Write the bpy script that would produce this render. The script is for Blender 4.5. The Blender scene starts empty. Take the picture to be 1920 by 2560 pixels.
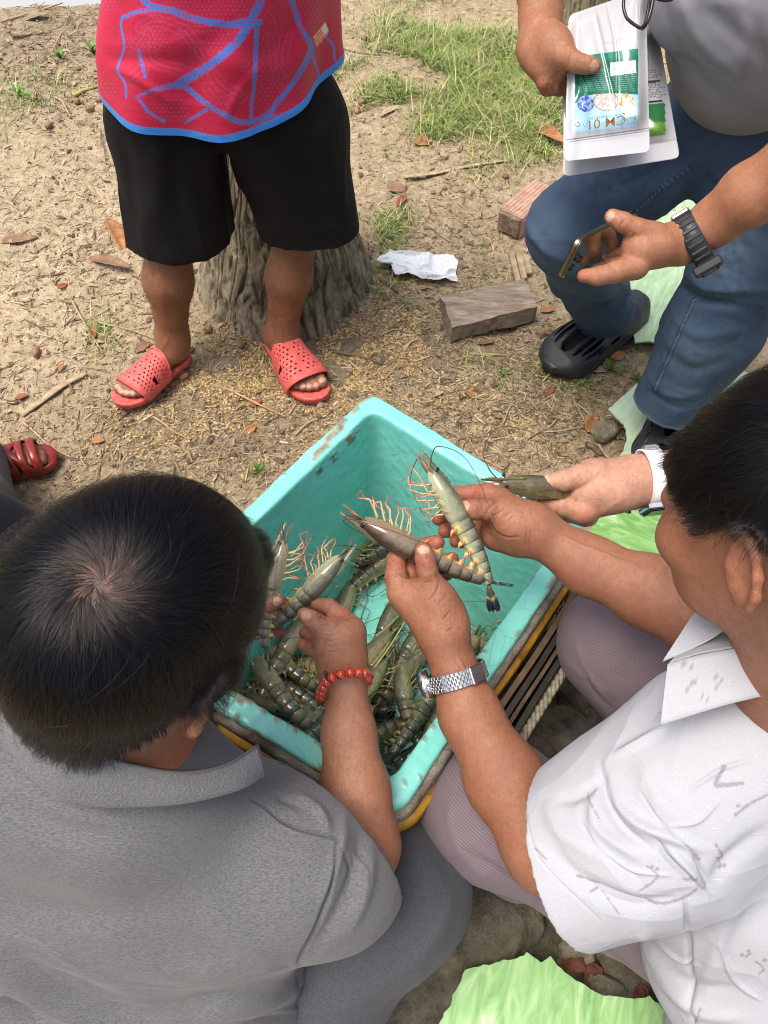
import bpy, math, random
import numpy as np
from mathutils import Vector, Matrix
R_ = math.radians
rng = np.random.default_rng(7)
random.seed(7)
scene = bpy.context.scene
COL = scene.collection

# ---------------------------------------------------------------- camera, sky, sun, exposure
CAM_H, TH, FPX = 1.40, R_(56), 744.0
cam_d = bpy.data.cameras.new('camera'); cam = bpy.data.objects.new('camera', cam_d); COL.objects.link(cam)
cam.location = (0, 0, CAM_H); cam.rotation_euler = (R_(90) - TH, 0, 0)
cam_d.sensor_fit = 'HORIZONTAL'; cam_d.sensor_width = 36; cam_d.lens = 36 * FPX / 768
cam_d.clip_start = 0.02; cam_d.clip_end = 500
scene.camera = cam
SUN_EL, SUN_AZ = R_(72), R_(245)      # azimuth measured clockwise from +Y
world = bpy.data.worlds.new('World'); scene.world = world; world.use_nodes = True
wn = world.node_tree
sky = wn.nodes.new('ShaderNodeTexSky'); sky.sky_type = 'NISHITA'; sky.sun_disc = False
sky.sun_elevation = SUN_EL; sky.sun_rotation = SUN_AZ; sky.air_density = 1.0; sky.dust_density = 6.0; sky.ozone_density = 0.6
bg = wn.nodes['Background']; bg.inputs['Strength'].default_value = 0.15
wn.links.new(sky.outputs[0], bg.inputs[0])
sun_d = bpy.data.lights.new('sun', 'SUN'); sun_d.energy = 1.4; sun_d.angle = R_(28); sun_d.color = (1.0, 0.95, 0.86)
sun = bpy.data.objects.new('sun', sun_d); COL.objects.link(sun)
sd = Vector((math.sin(SUN_AZ) * math.cos(SUN_EL), math.cos(SUN_AZ) * math.cos(SUN_EL), math.sin(SUN_EL)))
sun.rotation_euler = sd.to_track_quat('Z', 'Y').to_euler()
scene.view_settings.view_transform = 'Standard'; scene.view_settings.look = 'None'
scene.view_settings.gamma = 1.0; scene.view_settings.use_curve_mapping = False
scene.view_settings.exposure = 0.66
scene.cycles.filter_width = 1.0; scene.cycles.use_denoising = True; scene.cycles.denoising_prefilter = 'ACCURATE'; scene.cycles.use_adaptive_sampling = False; scene.cycles.sample_clamp_indirect = 4.0; scene.cycles.diffuse_bounces = 3; scene.cycles.max_bounces = 8; scene.cycles.caustics_reflective = False; scene.cycles.caustics_refractive = False

# ---------------------------------------------------------------- places
CP = np.array([0, 0, CAM_H]); CF = np.array([0, math.cos(TH), -math.sin(TH)])
CR = np.array([1.0, 0, 0]); CU = np.array([0, math.sin(TH), math.cos(TH)])
def P(px, py, t):                     # point seen at px,py at distance t along the view axis
    return CP + t * (CF + CR * (px - 384) / FPX - CU * (py - 512) / FPX)
def G(px, py, z=0.0):                 # point seen at px,py at height z
    d = CF + CR * (px - 384) / FPX - CU * (py - 512) / FPX
    return CP + d * ((z - CAM_H) / d[2])
def proj(V):
    d = V - CP; t = d @ CF
    return np.stack([384 + FPX * (d @ CR) / t, 512 - FPX * (d @ CU) / t, t], 1)
def unit(v):
    v = np.asarray(v, float); return v / (np.linalg.norm(v) + 1e-12)

# ---------------------------------------------------------------- noise
def _hash(i, j, k, s):
    n = (i * 374761393 + j * 668265263 + k * 2147483647 + s * 974634) & 0x7fffffff
    n = ((n ^ (n >> 13)) * 1274126177) & 0x7fffffff
    n = (n ^ (n >> 16)) & 0xffff
    return n / 32767.5 - 1.0
def vnoise(Q, s=0):
    Q = np.asarray(Q, float)
    i = np.floor(Q).astype(np.int64); f = Q - i; f = f * f * (3 - 2 * f)
    r = 0
    for a in (0, 1):
        for b in (0, 1):
            for c in (0, 1):
                w = (f[:, 0] if a else 1 - f[:, 0]) * (f[:, 1] if b else 1 - f[:, 1]) * (f[:, 2] if c else 1 - f[:, 2])
                r = r + w * _hash(i[:, 0] + a, i[:, 1] + b, i[:, 2] + c, s)
    return r
def fbm(Q, s=0, o=4):
    r, a, Q = 0, 1.0, np.asarray(Q, float)
    for k in range(o):
        r = r + a * vnoise(Q * 2 ** k, s + k); a *= 0.5
    return r
def sstep(a, b, x):
    x = np.clip((x - a) / (b - a), 0, 1); return x * x * (3 - 2 * x)

# ---------------------------------------------------------------- meshes
def mk_mesh(name, V, F, attrs=None, smooth=True):
    """F: (n,k) array or list of index lists"""
    me = bpy.data.meshes.new(name)
    V = np.asarray(V, np.float32)
    if isinstance(F, np.ndarray):
        n, k = F.shape; flat = F.reshape(-1).astype(np.int32); starts = np.arange(n, dtype=np.int32) * k
    else:
        ln = np.array([len(f) for f in F], np.int32); n = len(F)
        flat = np.fromiter((i for f in F for i in f), np.int32); starts = np.concatenate([[0], np.cumsum(ln)[:-1]]).astype(np.int32)
    me.vertices.add(len(V)); me.vertices.foreach_set('co', V.reshape(-1))
    me.loops.add(len(flat)); me.loops.foreach_set('vertex_index', flat)
    me.polygons.add(n); me.polygons.foreach_set('loop_start', starts)
    me.polygons.foreach_set('use_smooth', np.full(n, smooth))
    me.update(calc_edges=True); me.validate()
    for k, a in (attrs or {}).items():
        a = np.asarray(a, np.float32)
        if a.ndim == 1:
            at = me.attributes.new(k, 'FLOAT', 'POINT'); at.data.foreach_set('value', a)
        else:
            if a.shape[1] == 3: a = np.concatenate([a, np.ones((len(a), 1), np.float32)], 1)
            at = me.attributes.new(k, 'FLOAT_COLOR', 'POINT'); at.data.foreach_set('color', a.reshape(-1))
    return me
def tag(o, label=None, cat=None, group=None, kind=None):
    if label: o['label'] = label
    if cat: o['category'] = cat
    if group: o['group'] = group
    if kind: o['kind'] = kind
    return o
def obj(name, me, mat=None, parent=None):
    o = bpy.data.objects.new(name, me); COL.objects.link(o)
    if mat is not None and not me.materials: me.materials.append(mat)
    if parent is not None:
        o.parent = parent
        if parent.get('_w'): o.location = [-c for c in parent.location]
    return o
def thing(name, label, cat, loc, group=None, world_parts=True):
    o = bpy.data.objects.new(name, None); COL.objects.link(o); o.location = [float(c) for c in loc]
    o.empty_display_size = 0.05
    if world_parts: o['_w'] = 1
    return tag(o, label, cat, group)
class MB:                              # collects pieces for one mesh
    def __init__(s): s.V = []; s.F = []; s.A = {}; s.n = 0
    def add(s, V, F, **attrs):
        V = np.asarray(V, float)
        for k in set(s.A) | set(attrs):
            if k not in s.A: s.A[k] = [np.zeros(s.n)] if s.n else []
            a = attrs.get(k, 0.0)
            s.A[k].append(np.broadcast_to(np.asarray(a, float), (len(V),)))
        s.V.append(V); s.F += [[i + s.n for i in f] for f in (F.tolist() if isinstance(F, np.ndarray) else F)]; s.n += len(V)
        return s
    def mesh(s, name, smooth=True):
        return mk_mesh(name, np.concatenate(s.V), s.F, {k: np.concatenate(v) for k, v in s.A.items()}, smooth)
def normals(V, F):
    if F.shape[1] == 4:
        n = np.cross(V[F[:, 2]] - V[F[:, 0]], V[F[:, 3]] - V[F[:, 1]])
    else:
        n = np.cross(V[F[:, 1]] - V[F[:, 0]], V[F[:, 2]] - V[F[:, 0]])
    N = np.zeros_like(V)
    for c in range(3):
        for k in range(F.shape[1]):
            N[:, c] += np.bincount(F[:, k], n[:, c], len(V))
    return N / (np.linalg.norm(N, axis=1, keepdims=True) + 1e-12)
def smooth_curve(pts, n):
    """Catmull-Rom through pts (k,d) -> (n,d)"""
    p = np.asarray(pts, float)
    if len(p) == 2: return p[0] + np.linspace(0, 1, n)[:, None] * (p[1] - p[0])
    q = np.concatenate([[2 * p[0] - p[1]], p, [2 * p[-1] - p[-2]]])
    u = np.linspace(0, len(p) - 1 - 1e-9, n); i = u.astype(int); f = (u - i)[:, None]
    a, b, c, d = q[i], q[i + 1], q[i + 2], q[i + 3]
    return 0.5 * (2 * b + (c - a) * f + (2 * a - 5 * b + 4 * c - d) * f ** 2 + (3 * b - a - 3 * c + d) * f ** 3)
def frames(C, up):
    """tangent, side, up along a curve, up kept near the given vector"""
    T = np.gradient(C, axis=0); T /= np.linalg.norm(T, axis=1, keepdims=True) + 1e-12
    up = np.broadcast_to(np.asarray(up, float), C.shape)
    S = np.cross(T, up); S /= np.linalg.norm(S, axis=1, keepdims=True) + 1e-12
    return T, S, np.cross(S, T)
def tube(C, r, m=8, up=(0, 0, 1), rz=None, cap=True):
    """tube round curve C; r side radius, rz radius along up"""
    C = np.asarray(C, float); n = len(C)
    r = np.broadcast_to(np.asarray(r, float), (n,)); rz = r if rz is None else np.broadcast_to(np.asarray(rz, float), (n,))
    T = np.gradient(C, axis=0)
    if abs(unit(T.mean(0)) @ unit(up)) > 0.97: up = (0.31, 0.9, 0.2)
    T, S, U = frames(C, up)
    a = np.linspace(0, 2 * np.pi, m, endpoint=False)
    V = C[:, None] + S[:, None] * (np.cos(a)[None, :, None] * r[:, None, None]) + U[:, None] * (np.sin(a)[None, :, None] * rz[:, None, None])
    i = np.arange(n - 1)[:, None] * m; j = np.arange(m)[None]; k = (j + 1) % m
    F = np.stack([i + j, i + k, i + m + k, i + m + j], -1).reshape(-1, 4)[:, ::-1].tolist()
    if cap: F += [list(range(m)), list(range((n - 1) * m, n * m))[::-1]]
    return V.reshape(-1, 3), F
def boxm(c, sx, sy, sz, R=None, bev=0.0):
    """chamfered box"""
    s = np.array([sx, sy, sz]) / 2
    V = np.array([[x, y, z] for x in (-1, 1) for y in (-1, 1) for z in (-1, 1)], float)
    F = [[0, 1, 3, 2], [4, 6, 7, 5], [0, 4, 5, 1], [2, 3, 7, 6], [0, 2, 6, 4], [1, 5, 7, 3]]
    if bev > 0:
        W = []; idx = {}
        for a in range(8):
            for ax in range(3):
                v = V[a] * (s - bev); v[ax] = V[a][ax] * s[ax]; idx[(a, ax)] = len(W); W.append(v)
        G_ = []
        for f in F:
            ax = [i for i in range(3) if len(set(V[k][i] for k in f)) == 1][0]
            G_.append([idx[(k, ax)] for k in f])
        for a in range(8):
            t = [idx[(a, 0)], idx[(a, 1)], idx[(a, 2)]]
            if np.prod(V[a]) < 0: t = t[::-1]
            G_.append(t)
        for a in range(8):
            for b in range(a + 1, 8):
                df = np.nonzero(V[a] != V[b])[0]
                if len(df) == 1:
                    x, y = [i for i in range(3) if i != df[0]]
                    q = [idx[(a, x)], idx[(b, x)], idx[(b, y)], idx[(a, y)]]
                    pa = [W[i] for i in q]; nn = np.cross(pa[1] - pa[0], pa[2] - pa[0])
                    if nn @ sum(pa) < 0: q = q[::-1]
                    G_.append(q)
        V = np.array(W); F = G_
    else:
        V = V * s
    if R is not None: V = V @ np.asarray(R).T
    return V + np.asarray(c, float), F

# ---------------------------------------------------------------- implicit bodies
class SDF:
    def __init__(s, k=0.01): s.p = []; s.k = k; s.gr = []
    def fing(s, pts, rad, k=0.005, gk=0.0028):
        n = len(s.p); s.chain(pts, rad, k); s.gr.append((n, len(s.p), gk)); s.jt = getattr(s, 'jt', []) + [(pts, rad)]; return s
    def cap(s, a, b, ra, rb=None, k=None, flat=None):
        s.p.append(('c', np.asarray(a, float), np.asarray(b, float), ra, ra if rb is None else rb, s.k if k is None else k, flat)); return s
    def chain(s, pts, rad, k=None, flat=None):
        for i in range(len(pts) - 1): s.cap(pts[i], pts[i + 1], rad[i], rad[i + 1], k, flat)
        return s
    def ell(s, c, r, R=None, k=None):
        s.p.append(('e', np.asarray(c, float), np.asarray(r, float), np.eye(3) if R is None else np.asarray(R, float), s.k if k is None else k)); return s
    def prim(s, q, X):
        if q[0] == 'c':
            _, a, b, ra, rb, k, flat = q
            ba = b - a; h = np.clip(((X - a) @ ba) / (ba @ ba + 1e-12), 0, 1)
            d = X - a - h[..., None] * ba
            if flat is not None:
                n, f = flat; n = unit(n)
                dn = d @ n; d = d + n * (dn * (1.0 / f - 1))[..., None]
            return np.linalg.norm(d, axis=-1) - (ra + (rb - ra) * h)
        _, c, r, R, k = q
        d = (X - c) @ R.T.T if False else (X - c) @ R      # columns of R are the axes
        k0 = np.linalg.norm(d / r, axis=-1); k1 = np.linalg.norm(d / r ** 2, axis=-1) + 1e-9
        return k0 * (k0 - 1) / k1
    def bbox(s, q, pad):
        if q[0] == 'c':
            m = max(q[3], q[4]) * 1.02; lo = np.minimum(q[1], q[2]) - m; hi = np.maximum(q[1], q[2]) + m
        else:
            e = np.sqrt(((q[3] * q[2]) ** 2).sum(1)); lo = q[1] - e; hi = q[1] + e
        return lo - pad, hi + pad
    def __call__(s, X):
        d = np.full(X.shape[:-1], 1.0)
        for q in s.p:
            e = s.prim(q, X); k = q[5] if q[0] == 'c' else q[4]
            h = np.maximum(k - np.abs(d - e), 0) / k; d = np.minimum(d, e) - h * h * k * 0.25
        return d
    def grid(s, h, pad=None):
        pad = 3 * h if pad is None else pad
        B = [s.bbox(q, pad) for q in s.p]
        lo = np.min([b[0] for b in B], 0); hi = np.max([b[1] for b in B], 0)
        n = np.ceil((hi - lo) / h).astype(int) + 2
        D0 = np.full(n, 1.0, np.float32); owner = {}
        ax = [lo[i] + h * np.arange(n[i]) for i in range(3)]
        for gi, (i0_, i1_, gk) in enumerate(s.gr):
            for i in range(i0_, i1_): owner[i] = gi
        Dg = {}
        for iq, (q, (a, b)) in enumerate(zip(s.p, B)):
            k = q[5] if q[0] == 'c' else q[4]
            if iq in owner:
                if owner[iq] not in Dg: Dg[owner[iq]] = np.full(n, 1.0, np.float32)
                D = Dg[owner[iq]]
            else: D = D0
            i0 = np.maximum(((a - k - lo) / h).astype(int), 0); i1 = np.minimum(((b + k - lo) / h).astype(int) + 2, n)
            sl = tuple(slice(i0[i], i1[i]) for i in range(3))
            X = np.stack(np.meshgrid(*[ax[i][sl[i]] for i in range(3)], indexing='ij'), -1)
            e = s.prim(q, X); d = D[sl]
            hh = np.maximum(k - np.abs(d - e), 0) / k; D[sl] = np.minimum(d, e) - hh * hh * k * 0.25
        D = D0
        for gi, E in Dg.items():
            k = s.gr[gi][2]; hh = np.maximum(k - np.abs(D - E), 0) / k; D = np.minimum(D, E) - hh * hh * k * 0.25
        return D, lo, ax
    def surf(s, h, cut=None, shell=None):
        """cut: f(X)->sdf of a region to keep (negative inside); shell: wall thickness inwards"""
        D, lo, ax = s.grid(h)
        if shell is not None or cut is not None:
            D = D.astype(np.float32)
            if shell is not None: D = np.maximum(D, -(D + shell))
            if cut is not None:
                for i in range(D.shape[0]):
                    X = np.stack(np.meshgrid(ax[0][i:i + 1], ax[1], ax[2], indexing='ij'), -1)
                    D[i] = np.maximum(D[i], cut(X)[0])
        return nets(D, lo, h)
def nets(D, lo, h):
    s = D < 0
    c = np.zeros(np.array(D.shape) - 1, np.uint8)
    sl = (slice(None, -1), slice(1, None))
    corners = [(a, b, e) for a in (0, 1) for b in (0, 1) for e in (0, 1)]
    for a, b, e in corners: c += s[sl[a], sl[b], sl[e]]
    idx = np.argwhere((c > 0) & (c < 8)); ids = np.full(c.shape, -1, np.int32)
    ids[idx[:, 0], idx[:, 1], idx[:, 2]] = np.arange(len(idx))
    acc = np.zeros((len(idx), 3)); cnt = np.zeros(len(idx))
    for a, b, e in corners:
        for ax in range(3):
            o = [a, b, e]
            if o[ax]: continue
            q = o.copy(); q[ax] = 1
            f0 = D[idx[:, 0] + o[0], idx[:, 1] + o[1], idx[:, 2] + o[2]]; f1 = D[idx[:, 0] + q[0], idx[:, 1] + q[1], idx[:, 2] + q[2]]
            m = (f0 < 0) != (f1 < 0); t = np.where(m, f0 / np.where(m, f0 - f1, 1), 0)
            pt = np.tile(np.array(o, float), (len(idx), 1)); pt[:, ax] = t
            acc += pt * m[:, None]; cnt += m
    V = lo + h * (idx + acc / cnt[:, None])
    FF = []
    for ax in range(3):
        A = [slice(None)] * 3; B = [slice(None)] * 3; A[ax] = slice(None, -1); B[ax] = slice(1, None)
        m = s[tuple(A)] != s[tuple(B)]
        e = np.argwhere(m); inside = s[tuple(A)][m]
        u, v = (ax + 1) % 3, (ax + 2) % 3
        ok = (e[:, u] > 0) & (e[:, v] > 0) & (e[:, u] < c.shape[u]) & (e[:, v] < c.shape[v])
        e = e[ok]; inside = inside[ok]
        q = []
        for du, dv in ((-1, -1), (0, -1), (0, 0), (-1, 0)):
            g = e.copy(); g[:, u] += du; g[:, v] += dv; q.append(ids[g[:, 0], g[:, 1], g[:, 2]])
        q = np.stack(q, 1); q[~inside] = q[~inside][:, ::-1]
        FF.append(q)
    return V, np.concatenate(FF)
def relax(V, F, n=1, lam=0.5):
    for _ in range(n):
        S = np.zeros_like(V); c = np.zeros(len(V))
        for k in range(F.shape[1]):
            a, b = F[:, k], F[:, (k + 1) % F.shape[1]]
            for i in range(3):
                S[:, i] += np.bincount(a, V[b, i], len(V)) + np.bincount(b, V[a, i], len(V))
            c += np.bincount(a, minlength=len(V)) + np.bincount(b, minlength=len(V))
        V = V + lam * (S / np.maximum(c, 1)[:, None] - V)
    return V
def pl_dist(Q, pts, closed=False):
    """distance of points Q (n,2) to polyline, and parameter 0..1 along it"""
    p = np.asarray(pts, float)
    if closed: p = np.concatenate([p, p[:1]])
    best = np.full(len(Q), 1e9); par = np.zeros(len(Q)); L = np.linalg.norm(np.diff(p, axis=0), axis=1); T = L.sum(); acc = 0
    for i in range(len(p) - 1):
        ba = p[i + 1] - p[i]; h = np.clip(((Q - p[i]) @ ba) / (ba @ ba + 1e-12), 0, 1)
        d = np.linalg.norm(Q - p[i] - h[:, None] * ba, axis=1); m = d < best
        best[m] = d[m]; par[m] = (acc + h[m] * L[i]) / T; acc += L[i]
    return best, par
def in_poly(Q, pts):
    p = np.asarray(pts, float); r = np.zeros(len(Q), bool); j = len(p) - 1
    for i in range(len(p)):
        a, b = p[i], p[j]
        m = ((a[1] > Q[:, 1]) != (b[1] > Q[:, 1])) & (Q[:, 0] < (b[0] - a[0]) * (Q[:, 1] - a[1]) / (b[1] - a[1] + 1e-12) + a[0])
        r ^= m; j = i
    return r
def folds(V, F, lines, flip=False):
    """press soft ridges (amp>0) and grooves (amp<0) into a surface: lines = [(pts, width, amp_mm)]
    on the side of the surface that looks at the photographer"""
    N = normals(V, F); Q = proj(V); face = sstep(0.0, 0.25, -((V - CP) / np.linalg.norm(V - CP, axis=1)[:, None] * N).sum(1))
    disp = np.zeros(len(V))
    for pts, w, amp in lines:
        sp = smooth_curve(pts, max(8, 5 * len(pts)))
        lo, hi = sp.min(0) - 3 * w, sp.max(0) + 3 * w
        m = np.nonzero((Q[:, 0] > lo[0]) & (Q[:, 0] < hi[0]) & (Q[:, 1] > lo[1]) & (Q[:, 1] < hi[1]))[0]
        if len(m) == 0: continue
        d, t = pl_dist(Q[m, :2], sp)
        disp[m] += amp * 0.001 * np.exp(-(d / w) ** 2) * (np.sin(np.pi * np.clip(t * 0.94 + 0.03, 0, 1)) ** 0.6)
    return V + N * (disp * face)[:, None]
def refine(V, F, mask):
    """split the masked quads in four"""
    Q = F[mask]; K = F[~mask]; n = len(V); E = np.sort(np.stack([Q, np.roll(Q, -1, 1)], 2).reshape(-1, 2), 1)
    U, inv = np.unique(E[:, 0].astype(np.int64) * n + E[:, 1], return_inverse=True); mid = (V[U // n] + V[U % n]) / 2
    e = inv.reshape(-1, 4) + n; c = n + len(U) + np.arange(len(Q)); ctr = V[Q].mean(1)
    new = [np.stack([Q[:, i], e[:, i], c, e[:, i - 1]], 1) for i in range(4)]
    return np.concatenate([V, mid, ctr]), np.concatenate([K] + new)
def crumple(V, F, scale, amp, seed, sharp=3.0, mask=None):
    """crease lines all over a cloth: ridges of warped noise, amp in metres"""
    q = V * np.asarray(scale, float); q = q + .7 * np.stack([vnoise(q * .7, seed + i) for i in range(3)], 1)
    r = (1 - np.abs(vnoise(q, seed + 5))) ** sharp + .5 * (1 - np.abs(vnoise(q * 2.1 + 7, seed + 6))) ** sharp; r = r - r.mean()
    d = amp * r * (.55 + .45 * vnoise(V * 5, seed + 9)); return V + normals(V, F) * (d if mask is None else d * mask)[:, None]
def put(name, V, F, mat, parent, attrs=None): return obj(name, mk_mesh(name, V, F, attrs), mat, parent)
def join(parts):
    """[(V,F,attrs)] -> one"""
    n = 0; VV = []; FF = []; keys = set(k for p in parts for k in p[2]); A = {k: [] for k in keys}
    for V, F, a in parts:
        VV.append(V); FF.append(F + n); n += len(V)
        for k in keys: A[k].append(np.asarray(a.get(k, np.zeros(len(V)))))
    return np.concatenate(VV), np.concatenate(FF), {k: np.concatenate(v) for k, v in A.items()}

# ---------------------------------------------------------------- materials
class NT:
    def __init__(s, name):
        s.m = bpy.data.materials.new(name); s.m.use_nodes = True; s.t = s.m.node_tree
        s.b = s.t.nodes['Principled BSDF']; s._tc = None
    def n(s, typ, ins=None, **props):
        nd = s.t.nodes.new('ShaderNode' + typ)
        for k, v in props.items(): setattr(nd, k, v)
        for k, v in (ins or {}).items(): s.set(nd.inputs[k], v)
        return nd
    def set(s, sock, v):
        if isinstance(v, bpy.types.NodeSocket): s.t.links.new(v, sock)
        else:
            if sock.type == 'RGBA' and len(v) == 3: v = (*v, 1)
            sock.default_value = v
    def co(s, scale=(1, 1, 1), kind='Object'):
        if s._tc is None: s._tc = s.n('TexCoord')
        return s.n('Mapping', {'Vector': s._tc.outputs[kind], 'Scale': scale}).outputs[0]
    def noise(s, scale, detail=3, rough=0.55, vec=None, dist=0.0):
        return s.n('TexNoise', {'Vector': s.co() if vec is None else vec, 'Scale': scale, 'Detail': detail, 'Roughness': rough, 'Distortion': dist}).outputs['Fac']
    def ramp(s, fac, stops, interp='LINEAR'):
        nd = s.n('ValToRGB', {'Fac': fac}); cr = nd.color_ramp; cr.interpolation = interp
        while len(cr.elements) < len(stops): cr.elements.new(0.5)
        for e, (p, c) in zip(cr.elements, stops):
            e.position = p; e.color = (*c, 1) if not isinstance(c, (int, float)) else (c, c, c, 1)
        return nd.outputs[0]
    def mix(s, fac, a, b, mode='MIX'):
        nd = s.n('Mix', data_type='RGBA', blend_type=mode)
        s.set(nd.inputs[0], fac); s.set(nd.inputs[6], a); s.set(nd.inputs[7], b); return nd.outputs[2]
    def math(s, op, a, b=0.0):
        nd = s.n('Math', operation=op); s.set(nd.inputs[0], a); s.set(nd.inputs[1], b); return nd.outputs[0]
    def attr(s, name, col=False):
        nd = s.n('Attribute', attribute_name=name); return nd.outputs['Color' if col else 'Fac']
    def bump(s, h, strength=0.3, dist=0.001, nrm=None):
        ins = {'Height': h, 'Strength': strength, 'Distance': dist}
        if nrm is not None: ins['Normal'] = nrm
        return s.n('Bump', ins).outputs[0]
    def out(s, color=None, rough=None, normal=None, **kw):
        for k, v in (('Base Color', color), ('Roughness', rough), ('Normal', normal)):
            if v is not None: s.set(s.b.inputs[k], v)
        for k, v in kw.items(): s.set(s.b.inputs[k.replace('_', ' ')], v)
        return s.m
def plain(name, c, rough=0.6, var=0.15, scale=40, bump=0.15, bscale=200, bdist=0.001, **kw):
    t = NT(name); f = t.noise(scale, 4)
    col = t.ramp(f, [(0.3, tuple(x * (1 - var) for x in c)), (0.7, tuple(min(1, x * (1 + var)) for x in c))])
    return t.out(col, rough, t.bump(t.noise(bscale, 3), bump, bdist), **kw)
# ---------------------------------------------------------------- skin, cloth, hair materials
def skin_mat(name, c, red=(0.42, 0.10, 0.06), dark=0.75):
    t = NT(name)
    big = t.noise(14, 3); mid = t.noise(70, 4, 0.6); fine = t.noise(420, 3, 0.6)
    col = t.ramp(big, [(0.3, tuple(x * y for x, y in zip(c, (dark, dark * 0.93, dark * 0.88)))), (0.7, tuple(min(1, x * 1.12) for x in c))])
    col = t.mix(t.math('MULTIPLY', t.math('SUBTRACT', mid, 0.42), 1.5), col, tuple(x * y for x, y in zip(c, (0.72, 0.55, 0.5))))
    frk = t.ramp(t.noise(55, 2, 0.5), [(0.70, 0.0), (0.76, 1.0)])
    col = t.mix(t.math('MULTIPLY', frk, 0.30), col, tuple(x * 0.45 for x in c))
    col = t.mix(t.math('MULTIPLY', t.attr('red'), 0.55), col, red)
    col = t.mix(t.attr('palm'), col, tuple(min(1, x * y) for x, y in zip(c, (1.42, 1.35, 1.42))))
    col = t.mix(t.math('MULTIPLY', t.attr('nail'), 0.8), col, (0.66, 0.40, 0.30))
    col = t.mix(t.attr('scalp'), col, (0.018, 0.014, 0.012))
    col = t.mix(t.math('MULTIPLY', t.attr('stubble'), 0.65), col, (0.03, 0.024, 0.02))
    vo = t.n('TexVoronoi', {'Vector': t.co(), 'Scale': 620.0}, feature='DISTANCE_TO_EDGE').outputs['Distance']
    wr = t.n('TexWave', {'Vector': t.co(), 'Scale': 60.0, 'Distortion': 9.0, 'Detail': 3.0}).outputs['Fac']
    hgt = t.math('ADD', t.math('MULTIPLY', vo, 1.2), t.math('ADD', t.math('MULTIPLY', fine, 0.7), t.math('MULTIPLY', wr, 0.25)))
    rg = t.math('ADD', t.math('MULTIPLY', mid, 0.30), 0.37)
    rg = t.math('SUBTRACT', rg, t.math('MULTIPLY', t.attr('nail'), 0.14))
    col = t.mix(t.math('MULTIPLY', t.attr('crease'), 0.6), col, tuple(x * y for x, y in zip(c, (0.42, 0.34, 0.30))))
    blt = t.noise(190, 4, 0.7); col = t.mix(t.math('MULTIPLY', t.ramp(blt, [(.38, 1.), (.55, 0.)]), .42), col, tuple(x * y for x, y in zip(c, (.62, .5, .45))))
    t.b.subsurface_method = 'BURLEY' if hasattr(t.b, 'subsurface_method') else 'BURLEY'
    return t.out(col, rg, t.bump(hgt, 0.42, 0.0012))
SKIN_A = skin_mat('skin_warm', (0.40, 0.190, 0.108))
SKIN_B = skin_mat('skin_tan', (0.33, 0.145, 0.079))
SKIN_C = skin_mat('skin_brown', (0.265, 0.120, 0.062))
SKIN_E = skin_mat('skin_ochre', (0.385, 0.178, 0.096))
SKIN_F = skin_mat('skin_fair', (0.53, 0.295, 0.20))

def heather_mat(name, c, streak=(260, 260, 900), lo=0.52, hi=1.48, rough=0.92, sc=1.0):
    t = NT(name)
    a = t.noise(sc, 3, 0.7, t.co(streak)); b = t.noise(1, 3, 0.65, t.co((700, 700, 1500))); g = t.noise(9, 3)
    f = t.math('ADD', t.math('MULTIPLY', a, 0.6), t.math('MULTIPLY', b, 0.4))
    col = t.ramp(f, [(0.36, tuple(x * lo for x in c)), (0.64, tuple(min(1, x * hi) for x in c))])
    col = t.mix(t.math('MULTIPLY', g, 0.25), col, tuple(x * 0.8 for x in c))
    col = t.mix(t.attr('seam'), col, tuple(x * 0.42 for x in c))
    return t.out(col, rough, t.bump(f, 0.35, 0.0008, t.bump(t.noise(45, 3), 0.15, 0.004)), Sheen_Weight=0.12, Sheen_Roughness=0.5)
POLO = heather_mat('heather_grey_jersey', (0.120, 0.122, 0.125), (230, 720, 1000))
def knit_mat(name, c):
    t = NT(name)
    w = t.n('TexVoronoi', {'Vector': t.co(), 'Scale': 620.0}, feature='F1').outputs['Distance']
    col = t.ramp(w, [(0.15, tuple(x * 0.78 for x in c)), (0.6, tuple(min(1, x * 1.15) for x in c))])
    return t.out(col, 0.95, t.bump(w, 0.5, 0.0015))
COLLAR = knit_mat('ribbed_collar_knit', (0.125, 0.127, 0.13))
def linen_mat(name):
    t = NT(name); c = (0.42, 0.435, 0.465)
    u = t.noise(1, 3, 0.7, t.co((30, 900, 900))); v = t.noise(1, 3, 0.7, t.co((900, 900, 30)))
    f = t.math('MAXIMUM', u, v); sl = t.ramp(f, [(0.62, 0.0), (0.72, 1.0)])
    fine = t.noise(900, 2)
    col = t.mix(t.math('MULTIPLY', sl, 0.75), t.ramp(fine, [(0.3, tuple(x * 0.90 for x in c)), (0.7, c)]), (0.63, 0.64, 0.67))
    col = t.mix(t.attr('print'), col, (0.24, 0.225, 0.245)); col = t.mix(t.attr('seam'), col, (0.33, 0.34, 0.37))
    return t.out(col, 0.9, t.bump(t.math('ADD', sl, fine), 0.3, 0.0008, t.bump(t.noise(28, 4), 0.3, 0.006)))
LINEN = linen_mat('white_linen')
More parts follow.
